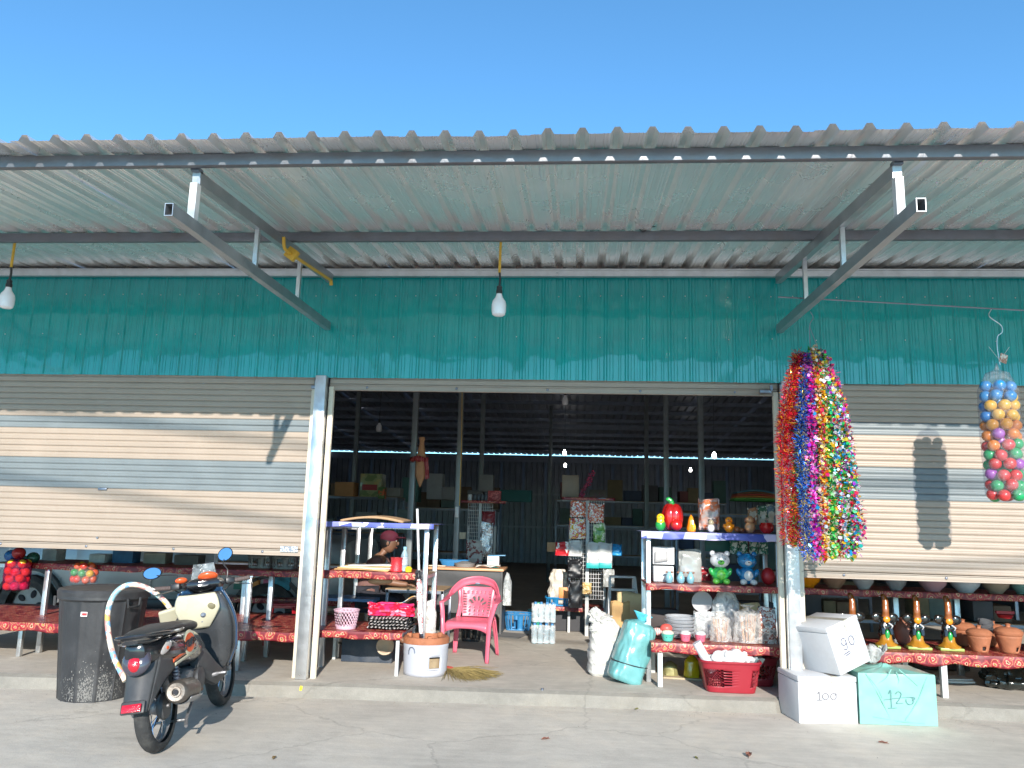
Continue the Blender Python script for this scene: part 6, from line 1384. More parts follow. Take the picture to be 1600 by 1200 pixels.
# ---- balls bags, tinsel
def ball_bag(name, label, top, bot, W_, Y, seq, seed, rball=.036, netm=None, tie=None, group=None):
    """net bag packed with balls; seq(zfrac, rnd) gives a colour"""
    a = at(*top, Y); b_ = at(*bot, Y); H = a.z-b_.z; cx = (a.x+b_.x)/2
    t = thing(name, label, 'ball bag', (b_.x, Y, b_.z), group=group); rr = rng_(seed); pts = []
    meshes = {}
    def rad(f): return W_/2*(1-.12*abs(f-.5)) if f < .8 else W_/2*(1-.12*.3)*max(.05, 1-(f-.8)/.28)
    if True:
        z = rball; lv = 0
        while z < H*.86:
            r = rad(z/H)-rball; n = max(1, int(2*math.pi*max(r, .001)/(2.08*rball))) if r > rball*.6 else (2 if r > .01 else 1)
            for k in range(n):
                an = 2*math.pi*(k+.5*(lv % 2))/n+rr.uniform(-.08, .08); pts.append(Vector((max(r, 0)*math.cos(an), max(r, 0)*math.sin(an)*.85, z+rr.uniform(-.008, .008))))
            if r > 2.1*rball:
                for k in range(int(n*.4)): an = rr.uniform(0, 6.28); pts.append(Vector(((r-2*rball)*math.cos(an), (r-2*rball)*math.sin(an)*.85, z+rball*.8)))
            z += rball*1.72; lv += 1
    for p_ in pts:
        c = seq(p_.z/H, rr)
        if c not in meshes:
            g = G(); g.ell((0, 0, 0), rball, 18, 12); meshes[c] = g.mesh('ball', mat('ball_'+c, tuple(x*.72 for x in srgb(c)), .3, 0, .05, 8, coat=.25))
        inst('ball', meshes[c], t, p_+Vector((0, 0, 0)))
    off = a.x-b_.x
    def f(u, v):
        an = u*2*math.pi; fr = v*1.0; r = rad(fr)+.004 if fr < .93 else .02*(1-fr)/.07+.004
        if fr < .05: r *= (fr/.05)**.5
        r *= 1+.03*noise.noise(Vector((math.cos(an)*3, math.sin(an)*3, fr*14+seed)))
        return Vector((r*math.cos(an)+off*max(0, fr-.8)*5*.2, r*.88*math.sin(an), max(-.006, H*fr-.006)))
    g = G(); g.grid(f, 36, 40, closeu=True); g.obj('clear_bag', netm or film('thin_film', (.75, .75, .78), .08, .1), t)
    return t, H, off
def seqR(f, r):
    if f > .70: return '#1f8fd0' if r.random() < .8 else '#f4c430'
    if f > .60: return '#f2b82c' if r.random() < .7 else '#1f7fc8'
    if f > .55: return '#1f7fc8' if r.random() < .4 else '#f2b82c'
    if f > .42: return r.choice(['#f2891f', '#f4a62c', '#f2891f', '#b45ac0'])
    if f > .30: return r.choice(['#22b06a', '#e5484a', '#f2891f', '#22b06a'])
    if f > .18: return r.choice(['#22b06a', '#b45ac0', '#e5403f', '#22b06a'])
    return r.choice(['#e5403f', '#e5403f', '#d93636', '#22b06a'] if f > .06 else ['#22b06a', '#e5403f'])
tb, H, off = ball_bag('ball_bag', 'long clear bag of coloured plastic balls hanging at the right edge', (1562, 566), (1573, 783), .285, -.89, seqR, 3, .043)
g = G(); g.tube(smoothpath([Vector((off, 0, H-.02)), Vector((off-.01, 0, H+.12)), Vector((off+.0, 0, H+.20)), Vector((off+.035, 0, H+.235)), Vector((off+.03, 0, H+.29)), Vector((off-.05, 0, H+.36)), Vector((off-.02, .02, H+.42))], 6), .0035, 5); g.obj('hook_wire', steel, tb)
g = G(); g.box((off+.03, 0, H+.03), (.06, .003, .07), Euler((0, .3, .2))); g.obj('price_tag', ramp_mat('tag_print', [(0, '#d8cfc0'), (.5, '#a8745a'), (.6, '#d8d4cc')], 'noise', 40, .5), tb)
for k in range(2): g = G(); g.tube([(off+.004*k, 0, H+.01), (off+.08-.15*k, 0, H+.12)], .0015, 4); g.obj('string', white_pl, tb)
def seqL(f, r): return r.choice(['#f2b82c', '#f2602a', '#f2b82c', '#d81f6a', '#f2602a']) if f < .8 else r.choice(['#c02838', '#d81f6a'])
ball_bag('ball_bag', 'pink net bag of yellow and orange balls hanging at the left edge', (26, 868), (24, 922), .24, .45, seqL, 5, .040, film('pink_net', (.7, .10, .28), .10, .4))
ball_bag('ball_bag', 'bag of orange, yellow and green balls behind the bin', (126, 880), (130, 911), .26, .50, lambda f, r: r.choice(['#f2602a', '#f2b82c', '#e8402a', '#2aa04a']), 6, .036, film('thin_film', (.75, .75, .78), .08, .1))
t = thing('balloon_cluster', 'cluster of dark red, blue and green balls above the pink bag at far left', 'balls', at(34, 872, .6))
for k, (x, z, c) in enumerate(((0, .05, '#a82a2a'), (-.10, .02, '#1f5f9a'), (.0, -.03, '#1f7a6a'), (-.12, -.08, '#a81f2a'), (.07, .0, '#2a5a4a'))):
    g = G(); g.ell((x, .03*k-.05, z), (.062, .06, .058), 18, 12); g.obj('ball', mat('bl_'+c, srgb(c), .3), t)

pal = {'red': ['#c0102a', '#e02040', '#8a0a1c', '#d83050', '#e8a030'], 'blue': ['#0f3fb0', '#1f6fe0', '#0a2470', '#50a0f0', '#d8c070'], 'pink': ['#d81f9a', '#f060c0', '#a01fc0', '#f0a0d8', '#c01060', '#1f8fd0'],
       'green': ['#1fa040', '#60d060', '#0a6a3a', '#a0e0a0', '#f0c030'], 'gold': ['#e8b020', '#f0d870', '#e06a1f', '#f0f0e0', '#d81f6a'], 'magenta': ['#c81f70', '#e84090', '#f0c030', '#801fa0', '#f0d0e0', '#20a0a0', '#d83050'], 'mixed': ['#e02040', '#1fa0e0', '#30c060', '#f0c030', '#f0f0f8', '#c030c0', '#e8e8f0', '#20b0a0']}
def foil_mat(k):
    c = pal[k]; return ramp_mat('foil_'+k, [(i/len(c), x) for i, x in enumerate(c)], 'island', 1, .18, .55)
tin = thing('tinsel_bunch', 'big bunch of shiny multicoloured tinsel garlands hanging from the right bracket', 'tinsel', at(1266, 487, -.82))
O_ = tin.location
g = G(); tp = at(1266, 548, -.82)-O_
g.tube(smoothpath([Vector((0, 0, .0)), Vector((.02, 0, -.05)), Vector((-.01, 0, -.12)), tp], 5), .003, 5); g.tube([Vector((-.01, 0, -.12)), tp+Vector((.06, 0, .02))], .0025, 4); g.obj('hanging_wire', steel_d, tin)
strands = [('red', 1246, 552, 1222, 700, 1228, 845), ('red', 1250, 556, 1232, 720, 1246, 852), ('blue', 1252, 556, 1240, 700, 1252, 860), ('blue', 1258, 556, 1251, 720, 1262, 868), ('green', 1254, 580, 1244, 760, 1240, 850), ('pink', 1262, 552, 1268, 700, 1276, 872), ('gold', 1272, 545, 1287, 700, 1290, 872),
           ('green', 1276, 560, 1296, 720, 1302, 868), ('mixed', 1268, 548, 1276, 740, 1284, 876), ('mixed', 1276, 550, 1306, 700, 1322, 862), ('green', 1284, 556, 1318, 730, 1330, 868), ('magenta', 1286, 552, 1326, 700, 1346, 836), ('mixed', 1284, 560, 1332, 760, 1340, 860), ('gold', 1278, 556, 1310, 740, 1312, 870), ('blue', 1256, 600, 1260, 740, 1270, 855)]
for i, (c, x0, y0, x1, y1, x2, y2) in enumerate(strands):
    rr = rng_(50+i); g = G(); yo = rr.uniform(-.11, .11) if i % 3 else -.10
    P_ = smoothpath([at(x0, y0, -.82)-O_, at((x0+x1)/2+(x1-x0)*.18, (y0+y1)/2, -.82+yo*.7)-O_, at(x1, y1, -.82+yo)-O_, at(x2, y2, -.82+yo)-O_], 30); n = len(P_)
    disc = c in ('pink', 'magenta', 'gold', 'mixed', 'green')
    for k in range(1700 if disc else 3600):
        p_ = P_[min(n-1, int(rr.random()*n))]; d_ = Vector((rr.gauss(0, 1), rr.gauss(0, 1), rr.gauss(0, .8))).normalized(); q = p_+d_*rr.uniform(.008, .042)
        nrm = Vector((rr.gauss(0, 1), rr.gauss(0, 1), rr.gauss(0, 1))).normalized(); u_ = nrm.orthogonal().normalized(); v_ = nrm.cross(u_)
        if disc and rr.random() < .55:
            s_ = rr.uniform(.009, .0165); m_ = 8; g.bm.faces.new([g.bm.verts.new(q+(u_*math.cos(2*math.pi*j/m_)+v_*math.sin(2*math.pi*j/m_))*s_) for j in range(m_)])
        else:
            s_ = rr.uniform(.0025, .005); L_ = rr.uniform(.014, .034); g.bm.faces.new([g.bm.verts.new(x) for x in (q-u_*s_, q+u_*s_, q+d_*L_+u_*s_*.5, q+d_*L_-u_*s_*.5)])
    g.obj('garland', foil_mat(c), tin, smooth=False)

# ---- left bay extra goods
for k, (px_, pb, w_, h_, Y, c, lab) in enumerate(((150, 884, 26, 18, .95, (.5, .5, .48), 'white wire box on the left rack under the shutter'), (190, 882, 34, 22, 1.0, (.03, .12, .25), 'blue plastic box on the left rack'), (75, 882, 24, 24, 1.0, (.45, .45, .43), 'pale box beside the dark red ball cluster'), (290, 884, 40, 16, 1.0, (.12, .1, .09), 'dark basket of small goods on the left rack'), (240, 882, 36, 18, 1.05, (.28, .26, .22), 'brown and grey packets on the left rack'),
        (395, 921, 18, 18, 2.2, (.55, .22, .05), 'orange carton on the rear rack behind the scooter'), (372, 921, 16, 14, 2.2, (.05, .2, .16), 'green carton left of the orange carton'), (418, 922, 16, 16, 2.2, (.45, .12, .2), 'pink bag on the rear rack'), (440, 922, 24, 20, 2.2, (.03, .22, .30), 'teal tub on the rear rack beside the post'))):
    box_item('goods_box', lab, 'box', px_, pb, w_, h_, Y, mat('gb%d' % k, c, .6, 0, .25, 12), .16)
for k in range(2):
    basket('wire_basket', ('dull wire basket under the shutter, left of two near the post', 'dull wire basket under the shutter, right of two near the post')[k], mat('dull_wire', (.25, .22, .2), .5, .3), (at(405+38*k, 886, .9).x, .95, .965), .11, .12, .12, rows=3, cols=18, rect=(1, .8), lip=.005)
def stool(label, loc, rz=0):
    t = thing('plastic_stool', label, 'stool', loc, rz, 'red plastic stools'); m = mat('stool_red', (.36, .012, .02), .35, 0, .08)
    g = G(); g.box((0, 0, .425), (.28, .28, .025), bev=.01); g.box((0, 0, .40), (.26, .26, .03)); g.obj('seat', m, t)
    for sx in (-1, 1):
        for sy in (-1, 1): g = G(); g.beam((sx*.12, sy*.12, .40), (sx*.16, sy*.16, 0), .045, .02); g.obj('leg', m, t)
    for a, b_ in (((-1, -1), (1, -1)), ((-1, 1), (1, 1)), ((-1, -1), (-1, 1)), ((1, -1), (1, 1))): g = G(); g.beam((a[0]*.145, a[1]*.145, .16), (b_[0]*.145, b_[1]*.145, .16), .02, .03); g.obj('stretcher', m, t)
    return t
st = stool('red plastic stool on the floor under the left rack table', (-2.95, 1.75, .11), .3)
dup(st, Vector((-1.72, 2.0, .11)), .2, 'red plastic stool behind the left rack, beside the seated person')
# small side table blue legs
g = G(); [g.box((x, 0, .25), (.05, .05, .5)) for x in (-.3, .3)]; g.box((0, 0, .5), (.7, .4, .03)); single(g, 'blue_table', mat('faded_blue', (.10, .22, .42), .5), 'small blue plastic table behind the left post', 'table', (-2.25, 1.8, .11))

# ---- car parked behind the left bay
car = thing('parked_car', 'silver pickup parked behind the tables at far left', 'car', (-4.75, 3.1, 0))
carp = mat('car_silver', (.36, .41, .42), .3, .25, .06, 2, dirt=.3, dirtcol=(.28, .27, .25), coat=.6)
g = G(); cars = [(-2.3, 0, .75, .70, .28), (-2.2, 0, .78, .80, .36), (-1.2, 0, .80, .85, .42), (.2, 0, .80, .86, .45), (1.9, 0, .80, .86, .46), (2.3, 0, .78, .83, .44)]
g.loft(cars, 28, 5); g.obj('body', carp, car)
g = G(); g.loft([(-1.15, 0, 1.20, .60, .05), (-.55, 0, 1.40, .70, .24), (.55, 0, 1.42, .72, .27), (.75, 0, 1.3, .7, .12)], 24, 5); g.obj('cabin', mat('car_glass', (.02, .03, .035), .06, 0, .1, coat=1), car)
for x in (-1.5, 1.45):
    wl = G().lathe([(0, .0), (.06, .01), (.20, .0), (.235, .03), (.24, .08), (.0, .08)], seg=32, M=TR(0, 0, 0) @ RX(-math.pi/2)).obj('wheel', mat('grey_alloy', (.28, .28, .27), .5, .4, .15, 10, dirt=.3), car); wl.location = (x, -.86, .36)
    g = G(); g.lathe([(.235, -.10), (.31, -.11), (.35, -.08), (.35, .08), (.31, .11), (.235, .10)], seg=40, M=RX(math.pi/2)); g.obj('tyre', rubber, wl)
    for k in range(5):
        g = G(); a = k*1.2566; g.ell((.13*math.cos(a), -.0, .13*math.sin(a)), (.035, .016, .05), 10, 8, RY(-a+math.pi/2)); g.obj('spoke_gap', tube_in, wl)
    g = G(); g.lathe([(.40, -.02), (.44, -.02), (.44, .05), (.40, .05)], seg=40, M=RX(math.pi/2), arc=.5); o = g.obj('wheel_arch', black_pl, car); o.location = (x, -.85, .36); o.rotation_euler = (0, 0, 0)
for x0, x1 in ((-.98, .0), (.03, .85)):
    g = G(); g.box(((x0+x1)/2, -.862, .80), (x1-x0-.02, .018, .50), bev=.008); dr = g.obj('door', carp, car)
    g = G(); g.box((x1-.13, -.88, .92), (.14, .025, .03), bev=.008); g.obj('handle', carp, dr)
g = G(); g.box((0, -.84, .42), (1.9, .06, .12), bev=.02); g.obj('sill', black_pl, car)
# concrete cone, rubble heap, low kerb at far left
conq = az_(150, 1003, .11)
g = G(); g.lathe([(0, .22), (.07, .22), (.085, .205), (.14, .02), (.15, 0), (0, 0)], seg=20, wob=.05); single(g, 'concrete_block', mat('rough_concrete', (.40, .37, .32), .9, 0, .12, 8, .6, 30), 'tapered concrete footing standing left of the bin', 'footing', (conq.x-.12, conq.y+.18, .105))
g = G(); rr = rng_(12)
for k in range(160): g.ell((rr.gauss(0, .35), rr.gauss(0, .13), abs(rr.gauss(0, .05))), (rr.uniform(.01, .035), rr.uniform(.01, .03), rr.uniform(.008, .025)), 6, 5, nz=.3)
o = single(g, 'rubble_heap', mat('rubble', (.34, .31, .27), .9, 0, .3, 9), 'small heap of broken concrete behind the tapered footing', 'rubble', (conq.x+.25, conq.y+1.1, .11), smooth=False)
g = G(); g.box((0, 0, .06), (2.4, .14, .13), bev=.02); single(g, 'kerb_stone', mat('rough_concrete', (.40, .37, .32)), 'long rough kerb under the left table running out of frame', 'kerb', (conq.x-1.1, conq.y+.95, .10), R(6))
# shelf goods & stuff deep inside
def rack_in(label, x0, x1, y0, y1, zs, seed, n, pal_, cat='shelf'):
    frame('storage_rack', label, cat, x0, x1, y0, y1, zs, four(x0, x1, y0, y1), steel_d, .04)
for a in (('dark storage rack of cartons behind the left rack in the gloom', -4.4, -2.6, 5.6, 6.2, [.7, 1.25, 1.83], 1), ('long dark storage table of boxes in the middle depth', -2.9, -1.2, 7.6, 8.3, [.9, 1.7], 2), ('dark storage rack of goods behind the toy rack', 1.7, 4.4, 4.7, 5.3, [.6, 1.15, 1.68], 3), ('far storage rack along the back wall', -.2, 3.6, 11.0, 11.6, [.8, 1.45, 2.0], 4), ('side storage rack deep behind the right shutter', 2.5, 5.5, 2.6, 3.1, [.5, 1.0], 5)):
    frame('storage_rack', a[0], 'shelf', *a[1:5], a[5], four(*a[1:5]), steel_d, .04)
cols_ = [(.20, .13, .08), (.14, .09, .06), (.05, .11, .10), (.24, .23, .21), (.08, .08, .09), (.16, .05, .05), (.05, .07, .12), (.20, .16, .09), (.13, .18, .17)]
ordn = ['first', 'second', 'third', 'fourth', 'fifth', 'sixth', 'seventh', 'eighth', 'ninth', 'tenth', 'eleventh', 'twelfth', 'thirteenth', 'fourteenth', 'fifteenth']
def fill(x0, x1, y, z, seed, hmin, hmax, tagn):
    rr = rng_(seed); x = x0; k = 0; prev = None
    names = ['brown', 'dark brown', 'green', 'grey', 'charcoal', 'dark red', 'navy', 'mustard', 'pale teal']
    while x < x1:
        w_ = rr.uniform(.14, .42); h = rr.uniform(hmin, hmax); c = rr.randrange(len(cols_))
        if rr.random() < .8:
            g = G(); g.box((0, 0, h/2), (w_*.94, rr.uniform(.2, .4), h), Euler((0, 0, rr.uniform(-.06, .06))), bev=.004)
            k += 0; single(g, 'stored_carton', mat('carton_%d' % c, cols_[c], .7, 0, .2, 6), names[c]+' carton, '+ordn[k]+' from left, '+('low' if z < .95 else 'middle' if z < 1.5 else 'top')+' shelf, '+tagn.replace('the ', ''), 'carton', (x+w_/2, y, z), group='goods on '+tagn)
            k += 1
        x += w_
for a in ((-4.4, -2.7, 5.9, 1.84, 11, .12, .22, 'the dark left storage rack'), (-4.4, -2.7, 5.9, 1.26, 12, .15, .4, 'the dark left storage rack'), (-4.4, -2.7, 5.9, .71, 13, .15, .4, 'the dark left storage rack'),
          (-2.9, -1.2, 7.9, 1.71, 14, .2, .5, 'the long middle storage table'), (1.75, 4.3, 5.0, 1.16, 16, .15, .35, 'the storage rack behind the toys'), (1.75, 4.3, 5.0, .61, 17, .15, .4, 'the storage rack behind the toys'),
          (-.1, 3.5, 11.3, 2.01, 18, .15, .5, 'the far back storage rack'), (-.1, 3.5, 11.3, 1.46, 19, .15, .4, 'the far back storage rack'), (2.5, 5.4, 2.85, 1.01, 20, .15, .4, 'the rack deep behind the right shutter'), (2.5, 5.4, 2.85, .51, 23, .15, .35, 'the rack deep behind the right shutter')): fill(*a)
box_item('open_carton', 'orange brown open carton at the upper left inside, beside the left post', 'carton', 537, 775, 30, 22, 5.4, mat('orange_card', (.42, .20, .08), .8), .3)
box_item('wrapped_crate', 'yellow green wrapped crate with red band on the dark left rack', 'crate', 578, 776, 34, 36, 5.4, ramp_mat('crate_wrap', [(0, '#6d7a4a'), (.45, '#8f9466'), (.55, '#a89a60'), (.62, '#b8bca8')], 'noise', 5, .35, coat=.5), .3)
box_item('red_band', 'red label band on the yellow green crate', 'label', 577, 766, 24, 9, 5.38, mat('dark_red2', (.30, .03, .03), .5), .02)
box_item('fruit_carton', 'small orange and green carton right of the wrapped crate', 'carton', 595, 779, 10, 18, 5.35, ramp_mat('og', [(0, '#4a6a34'), (.5, '#b8582a')], 'noise', 9, .5), .15)
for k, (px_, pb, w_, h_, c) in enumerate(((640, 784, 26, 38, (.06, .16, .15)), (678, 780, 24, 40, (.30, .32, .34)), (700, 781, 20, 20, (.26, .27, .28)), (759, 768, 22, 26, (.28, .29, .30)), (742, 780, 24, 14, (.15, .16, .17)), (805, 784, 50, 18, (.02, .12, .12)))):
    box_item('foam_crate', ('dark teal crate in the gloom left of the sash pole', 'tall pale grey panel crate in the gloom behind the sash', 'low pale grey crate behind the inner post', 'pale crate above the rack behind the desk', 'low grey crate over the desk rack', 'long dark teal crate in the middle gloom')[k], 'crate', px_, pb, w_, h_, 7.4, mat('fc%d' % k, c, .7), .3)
t = thing('float_stack', 'stack of curved rainbow foam floats on the rack behind the toys', 'floats', at(1182, 782, 4.75))
for k, c in enumerate(('#3f8a3a', '#7aa850', '#c8743a', '#b84a3a', '#8a5a3a', '#4a7a8a')):
    g = G(); g.grid(lambda u, v: Vector(((u-.5)*.62*(1-.03*k), .4*v, .022*k+.035*math.sin(math.pi*u)*(k/5))), 16, 4); g.obj('float', mat('fl'+c, srgb(c), .7), t, solid=.02)
# wrapped wooden ornament with sash on the inner post
t = thing('wrapped_pillow', 'long tan tapered ornament tied to the inner post with a red sash', 'ornament', at(656, 762, 2.9))
g = G(); hh = 80*D(2.9); g.lathe([(0, 0), (.012, .02), (.035, .07), (.072, .14), (.078, .25), (.070, .36), (.050, .46), (.034, .52), (.032, .56), (.045, .59), (.04, .61), (0, .615)], seg=18, wob=.04); g.move(Matrix.Diagonal((.9, .7, hh/.615, 1))); g.obj('body', mat('tan_fabric', (.48, .24, .12), .8, 0, .15, 10), t)
sash = ramp_mat('red_sash', [(0, '#7a1018'), (.5, '#a01c24'), (.72, '#d8b0a8'), (.8, '#8a141c')], 'wave', 5, .5, vec=(1, 1, 6))
g = G(); g.tube([( .095*math.cos(a)-.025, .08*math.sin(a), .36+.012*math.sin(3*a)) for a in [k*6.283/20 for k in range(20)]], .028, 8, closed=True, flat=1); g.grid(lambda u, v: Vector((.05+.05*u+.03*v, -.07-.01*math.sin(v*9), .36-.26*v+.02*u)), 4, 10); g.ell((-.01, -.085, .36), (.05, .03, .04), 12, 8, nz=.2); g.obj('sash', sash, t)
# yellow cord by the second inner post
q = at(722, 700, 3.5); g = G(); g.tube(smoothpath([at(722, 613, 3.5), at(721, 700, 3.5), at(718, 790, 3.5)], 4), .006, 6); single(g, 'yellow_conduit', yellow_pvc, 'yellow conduit running down the second inner post', 'conduit')
g = G(); g.box((0, 0, 0), (.05, .03, .14), bev=.005); single(g, 'switch_box', white_pl, 'pale switch box on the second inner post', 'switch', at(714, 800, 3.52))

# ---- leaves and litter on the yard
leafm = [mat('dry_leaf_%d' % k, c, .8, 0, .3, 30) for k, c in enumerate(((.20, .13, .05), (.16, .15, .04), (.22, .09, .06)))]
for k, (px_, py_, s_, lab) in enumerate(((946, 1102, .040, 'curled brown leaf on the yard below the white sack'), (995, 1109, .022, 'small brown leaf right of the curled one'), (1088, 1107, .045, 'olive dry leaf below the toy table leg'), (1112, 1110, .025, 'reddish leaf beside the olive leaf'), (1186, 1111, .03, 'small dry leaf left of the foam boxes'), (852, 1156, .03, 'pale straw scrap in the middle of the yard'), (428, 1186, .028, 'brown leaf near the bottom edge below the scooter'), (1088, 1186, .022, 'tiny leaf at the bottom edge of the yard'), (1170, 1182, .05, 'thin twig at the bottom edge of the yard'), (435, 1085, .018, 'small dark speck of leaf at the foot of the slab'), (621, 1090, .018, 'small leaf scrap at the slab foot below the stove'), (1380, 1162, .03, 'small leaf scrap in front of the turquoise box'))):
    g = G(); rr = rng_(k)
    def lf(u, v):
        y = (v-.5)*math.sin(math.pi*u)**.7*s_*.8; return Vector(((u-.5)*s_*2, y, .004+s_*.25*(2*abs(v-.5))**1.5+s_*.18*math.sin(u*5+k)**2))
    g.grid(lf, 8, 4); g.tube([(-s_*1.3, 0, .004), (s_, 0, .006)], .0015, 4); p_ = az_(px_, py_, 0); single(g, 'dry_leaf', leafm[k % 3], lab, 'leaf', (p_.x, p_.y, .001), rr.uniform(0, 6), group='leaves on the yard')
g = G(); g.box((0, 0, .03), (.022, .012, .06), Euler((0, .15, 0)), bev=.003); single(g, 'yellow_peg', mat('yellow_plastic', (.80, .58, .02)), 'small yellow plastic piece at the foot of the left post', 'peg', Vector((at(472, 1078, -.2).x, -.235, .03)))
g = G(); g.lathe([(0, 0), (.014, 0), (.014, .03), (0, .03)], seg=10); single(g, 'metal_stub', steel_d, 'short metal stub at the slab edge below the white sack', 'stub', Vector((at(847, 1080, -.1).x, -.06, .09)))
g = G(); rr = rng_(77)
for k in range(1500):
    x = rr.uniform(-7, 6); y = plat_edge(x)-.05-abs(rr.gauss(0, .16)) if rr.random() < .6 else rr.uniform(-5.5, -.3); r = rr.uniform(.0015, .005)*(1.6 if rr.random() < .05 else 1)
    g.bm.faces; a = rr.uniform(0, 6.28); c = Vector((x, y, 0)); vs4 = [g.bm.verts.new(c+Vector((r*math.cos(a+q*2.1), r*math.sin(a+q*2.1), 0))) for q in range(3)]; tp_ = g.bm.verts.new(c+Vector((0, 0, r*.9)))
    for q in range(3): g.bm.faces.new((vs4[q], vs4[(q+1) % 3], tp_))
o_ = g.obj('grit', mat('grit', (.22, .20, .17), .9, 0, .3, 3), None, smooth=False); tag(o_, 'fine grit scattered along the foot of the slab and over the yard', 'grit', kind='stuff')
# ---- overhead power cables out over the yard (their shadows cross the shutters)
for k, (pts, lab) in enumerate((([(-9, 2.75), (-5, 2.45), (-2, 2.13), (.5, 1.93), (3, 1.93), (4.5, 2.0), (9, 2.5)], 'upper black power cable strung high above the road, shadowing the shutters'), ([(-9, 2.2), (-5, 1.80), (-2, 1.42), (1, 1.2), (4, 1.3), (9, 1.9)], 'lower black power cable strung high above the road, shadowing the shutters'))):
    g = G(); g.tube(smoothpath([Vector((x+.165*13, -13, z+.4*13)) for x, z in pts], 5), .024, 6); single(g, 'power_cable', black_pl, lab, 'cable')
# ================================================================== SEATED PERSON
def skin_body(name, joints, edges, m, par, root=0, sub=2):
    me = bpy.data.meshes.new(name); me.from_pydata([j[0] for j in joints], edges, []); o = bpy.data.objects.new(name, me); COL.objects.link(o); o.parent = par
    md = o.modifiers.new('skin', 'SKIN'); md.use_smooth_shade = True; md.branch_smoothing = .6
    for i, j in enumerate(joints):
        sv = me.skin_vertices[0].data[i]; r = j[1]; sv.radius = (r, r) if isinstance(r, (int, float)) else r; sv.use_root = (i == root)
    s_ = o.modifiers.new('subsurf', 'SUBSURF'); s_.levels = sub; s_.render_levels = sub
    me.materials.append(m); return o
skin = mat('skin', (.20, .10, .06), .5, 0, .06, 20); shirt = mat('brown_shirt', (.17, .085, .075), .85, 0, .12, 14, .2, 30); trous = mat('dark_trousers', (.03, .03, .04), .85); hair = mat('black_hair', (.01, .009, .009), .5)
seatp = Vector((at(575, 900, 2.05).x-.02, 2.05, .555))
pr = thing('person', 'person in a brown shirt and dark pink cap seated behind the left rack, leaning forward', 'person', (seatp.x, seatp.y, .11))
Z = seatp.z-.11
# facing +x, leaning on a table; x forward
J = [((0, 0, Z+.08), (.115, .14)), ((.05, 0, Z+.22), (.10, .135)), ((.11, 0, Z+.38), (.10, .15)), ((.15, 0, Z+.48), (.065, .10)), ((.185, 0, Z+.54), .05), ((.21, 0, Z+.60), .05),
     ((.14, -.15, Z+.455), .058), ((.14, .15, Z+.455), .058), ((.24, -.21, Z+.25), .046), ((.24, .21, Z+.25), .046), ((.45, -.17, Z+.22), .034), ((.45, .15, Z+.22), .034), ((.52, -.15, Z+.215), (.026, .034)), ((.52, .13, Z+.215), (.026, .034)),
     ((.02, -.10, Z+.04), .085), ((.02, .10, Z+.04), .085), ((.40, -.13, Z+.03), .062), ((.40, .13, Z+.03), .062), ((.42, -.13, .10), .042), ((.42, .13, .10), .042), ((.52, -.13, .035), (.035, .03)), ((.52, .13, .035), (.035, .03))]
E_ = [(0, 1), (1, 2), (2, 3), (3, 4), (4, 5), (3, 6), (3, 7), (6, 8), (7, 9), (8, 10), (9, 11), (10, 12), (11, 13), (0, 14), (0, 15), (14, 16), (15, 17), (16, 18), (17, 19), (18, 20), (19, 21)]
skin_body('body', J, E_, skin, pr)
S = [((-.0, 0, Z+.05), (.125, .15)), ((.05, 0, Z+.22), (.112, .147)), ((.11, 0, Z+.38), (.112, .162)), ((.15, 0, Z+.475), (.078, .115)), ((.14, -.165, Z+.475), .078), ((.14, .165, Z+.475), .078), ((.215, -.205, Z+.31), .060), ((.215, .205, Z+.31), .060)]
skin_body('shirt', S, [(0, 1), (1, 2), (2, 3), (3, 4), (3, 5), (4, 6), (5, 7)], shirt, pr)
T_ = [((-.01, 0, Z+.05), (.13, .15)), ((.04, -.10, Z+.04), .095), ((.04, .10, Z+.04), .095), ((.40, -.13, Z+.03), .072), ((.40, .13, Z+.03), .072), ((.42, -.13, .12), .055), ((.42, .13, .12), .055)]
skin_body('trousers', T_, [(0, 1), (0, 2), (1, 3), (2, 4), (3, 5), (4, 6)], trous, pr)
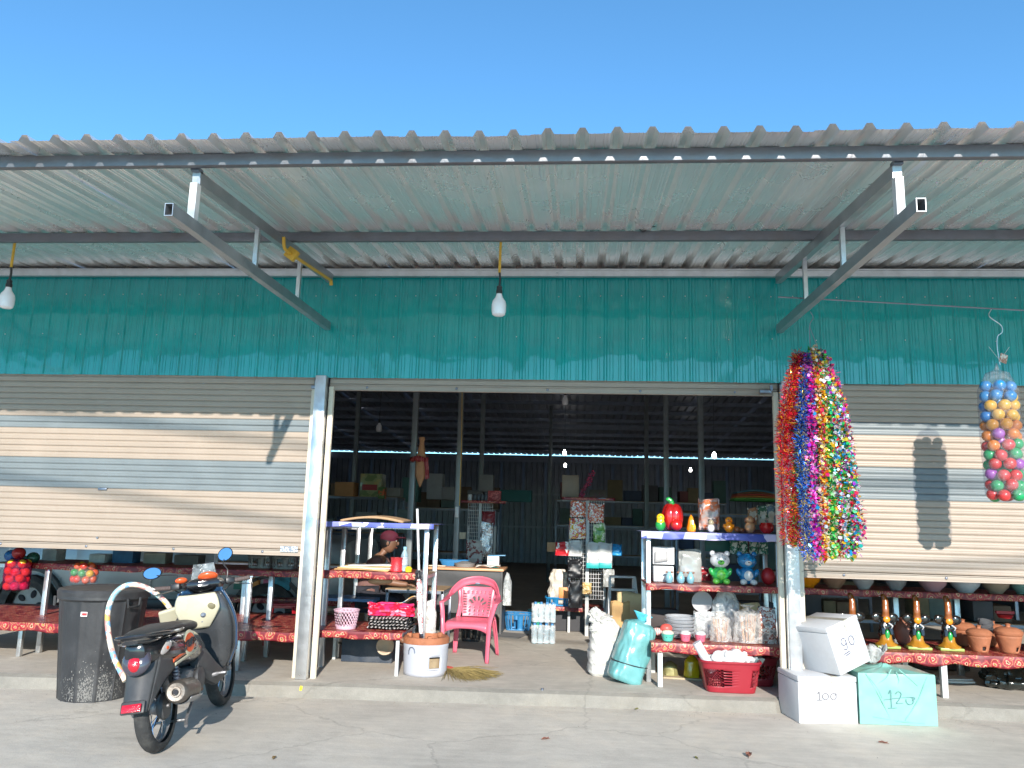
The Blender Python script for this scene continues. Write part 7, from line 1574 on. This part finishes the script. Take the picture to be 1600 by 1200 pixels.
for s_, yb in ((-1, -.15), (1, .13)):
    for k in range(4):
        y = yb+(k-1.5)*.018; L_ = (.062, .072, .068, .052)[k]; skin_body('finger', [((.53, y*.95+yb*.05, Z+.215), .009), ((.53+L_*.55, y, Z+.212), .0085), ((.53+L_, y, Z+.198), .007)], [(0, 1), (1, 2)], skin, pr, sub=1)
    skin_body('thumb', [((.505, yb-s_*.028, Z+.212), .011), ((.535, yb-s_*.048, Z+.208), .0095), ((.56, yb-s_*.050, Z+.203), .008)], [(0, 1), (1, 2)], skin, pr, sub=1)
hc = Vector((.25, 0, Z+.665))
g = G(); g.ell(hc, (.098, .078, .118), 24, 18)
for v in g.bm.verts:
    d = v.co-hc
    if d.x > 0 and d.z < 0: v.co.x -= .18*(-d.z)*(1 if d.x > .05 else .3); v.co.y *= 1+.9*d.z
g.ell(hc+Vector((.098, 0, -.012)), (.018, .013, .022), 10, 8)
hd = g.obj('head', skin, pr, sub=1)
g = G()
for s_ in (-1, 1): g.ell(hc+Vector((-.005, s_*.078, -.005)), (.018, .008, .028), 10, 8)
g.obj('ear', skin, hd)
g = G()
for s_ in (-1, 1): g.ell(hc+Vector((.084, s_*.030, .018)), (.009, .013, .007), 10, 8)
g.obj('eye', mat('eye_white', (.6, .58, .55), .2), hd)
g = G()
for s_ in (-1, 1): g.ell(hc+Vector((.0925, s_*.030, .018)), (.003, .006, .006), 8, 6)
g.obj('pupil', hair, hd)
g = G(); g.ell(hc+Vector((.083, 0, -.060)), (.010, .024, .007), 10, 8); g.obj('mouth', mat('lips', (.28, .09, .07), .5), hd)
g = G(); g.ell(hc+Vector((-.018, 0, .015)), (.094, .086, .108), 20, 14); g.obj('hair', hair, hd)
g = G(); g.ell(hc+Vector((-.005, 0, .055)), (.108, .092, .082), 22, 14); g.ell(hc+Vector((.12, 0, .055)), (.075, .075, .010), 18, 8); g.obj('cap', mat('cap_rose', (.11, .012, .03), .8), hd)
g = G(); g.ell(Vector((.235, -.03, Z+.42)), (.015, .02, .05), 10, 8); g.obj('shirt_pocket_cloth', mat('pale_rag', (.5, .48, .46), .8), pr)
# table the person leans on
frame('work_table', 'work table in front of the seated person behind the left rack', 'table', seatp.x+.30, seatp.x+.95, 1.75, 2.35, [seatp.z+.18], four(seatp.x+.30, seatp.x+.95, 1.75, 2.35), steel_d, .03)
dup(st, Vector((seatp.x, seatp.y, .11)), .1, 'red plastic stool under the seated person')
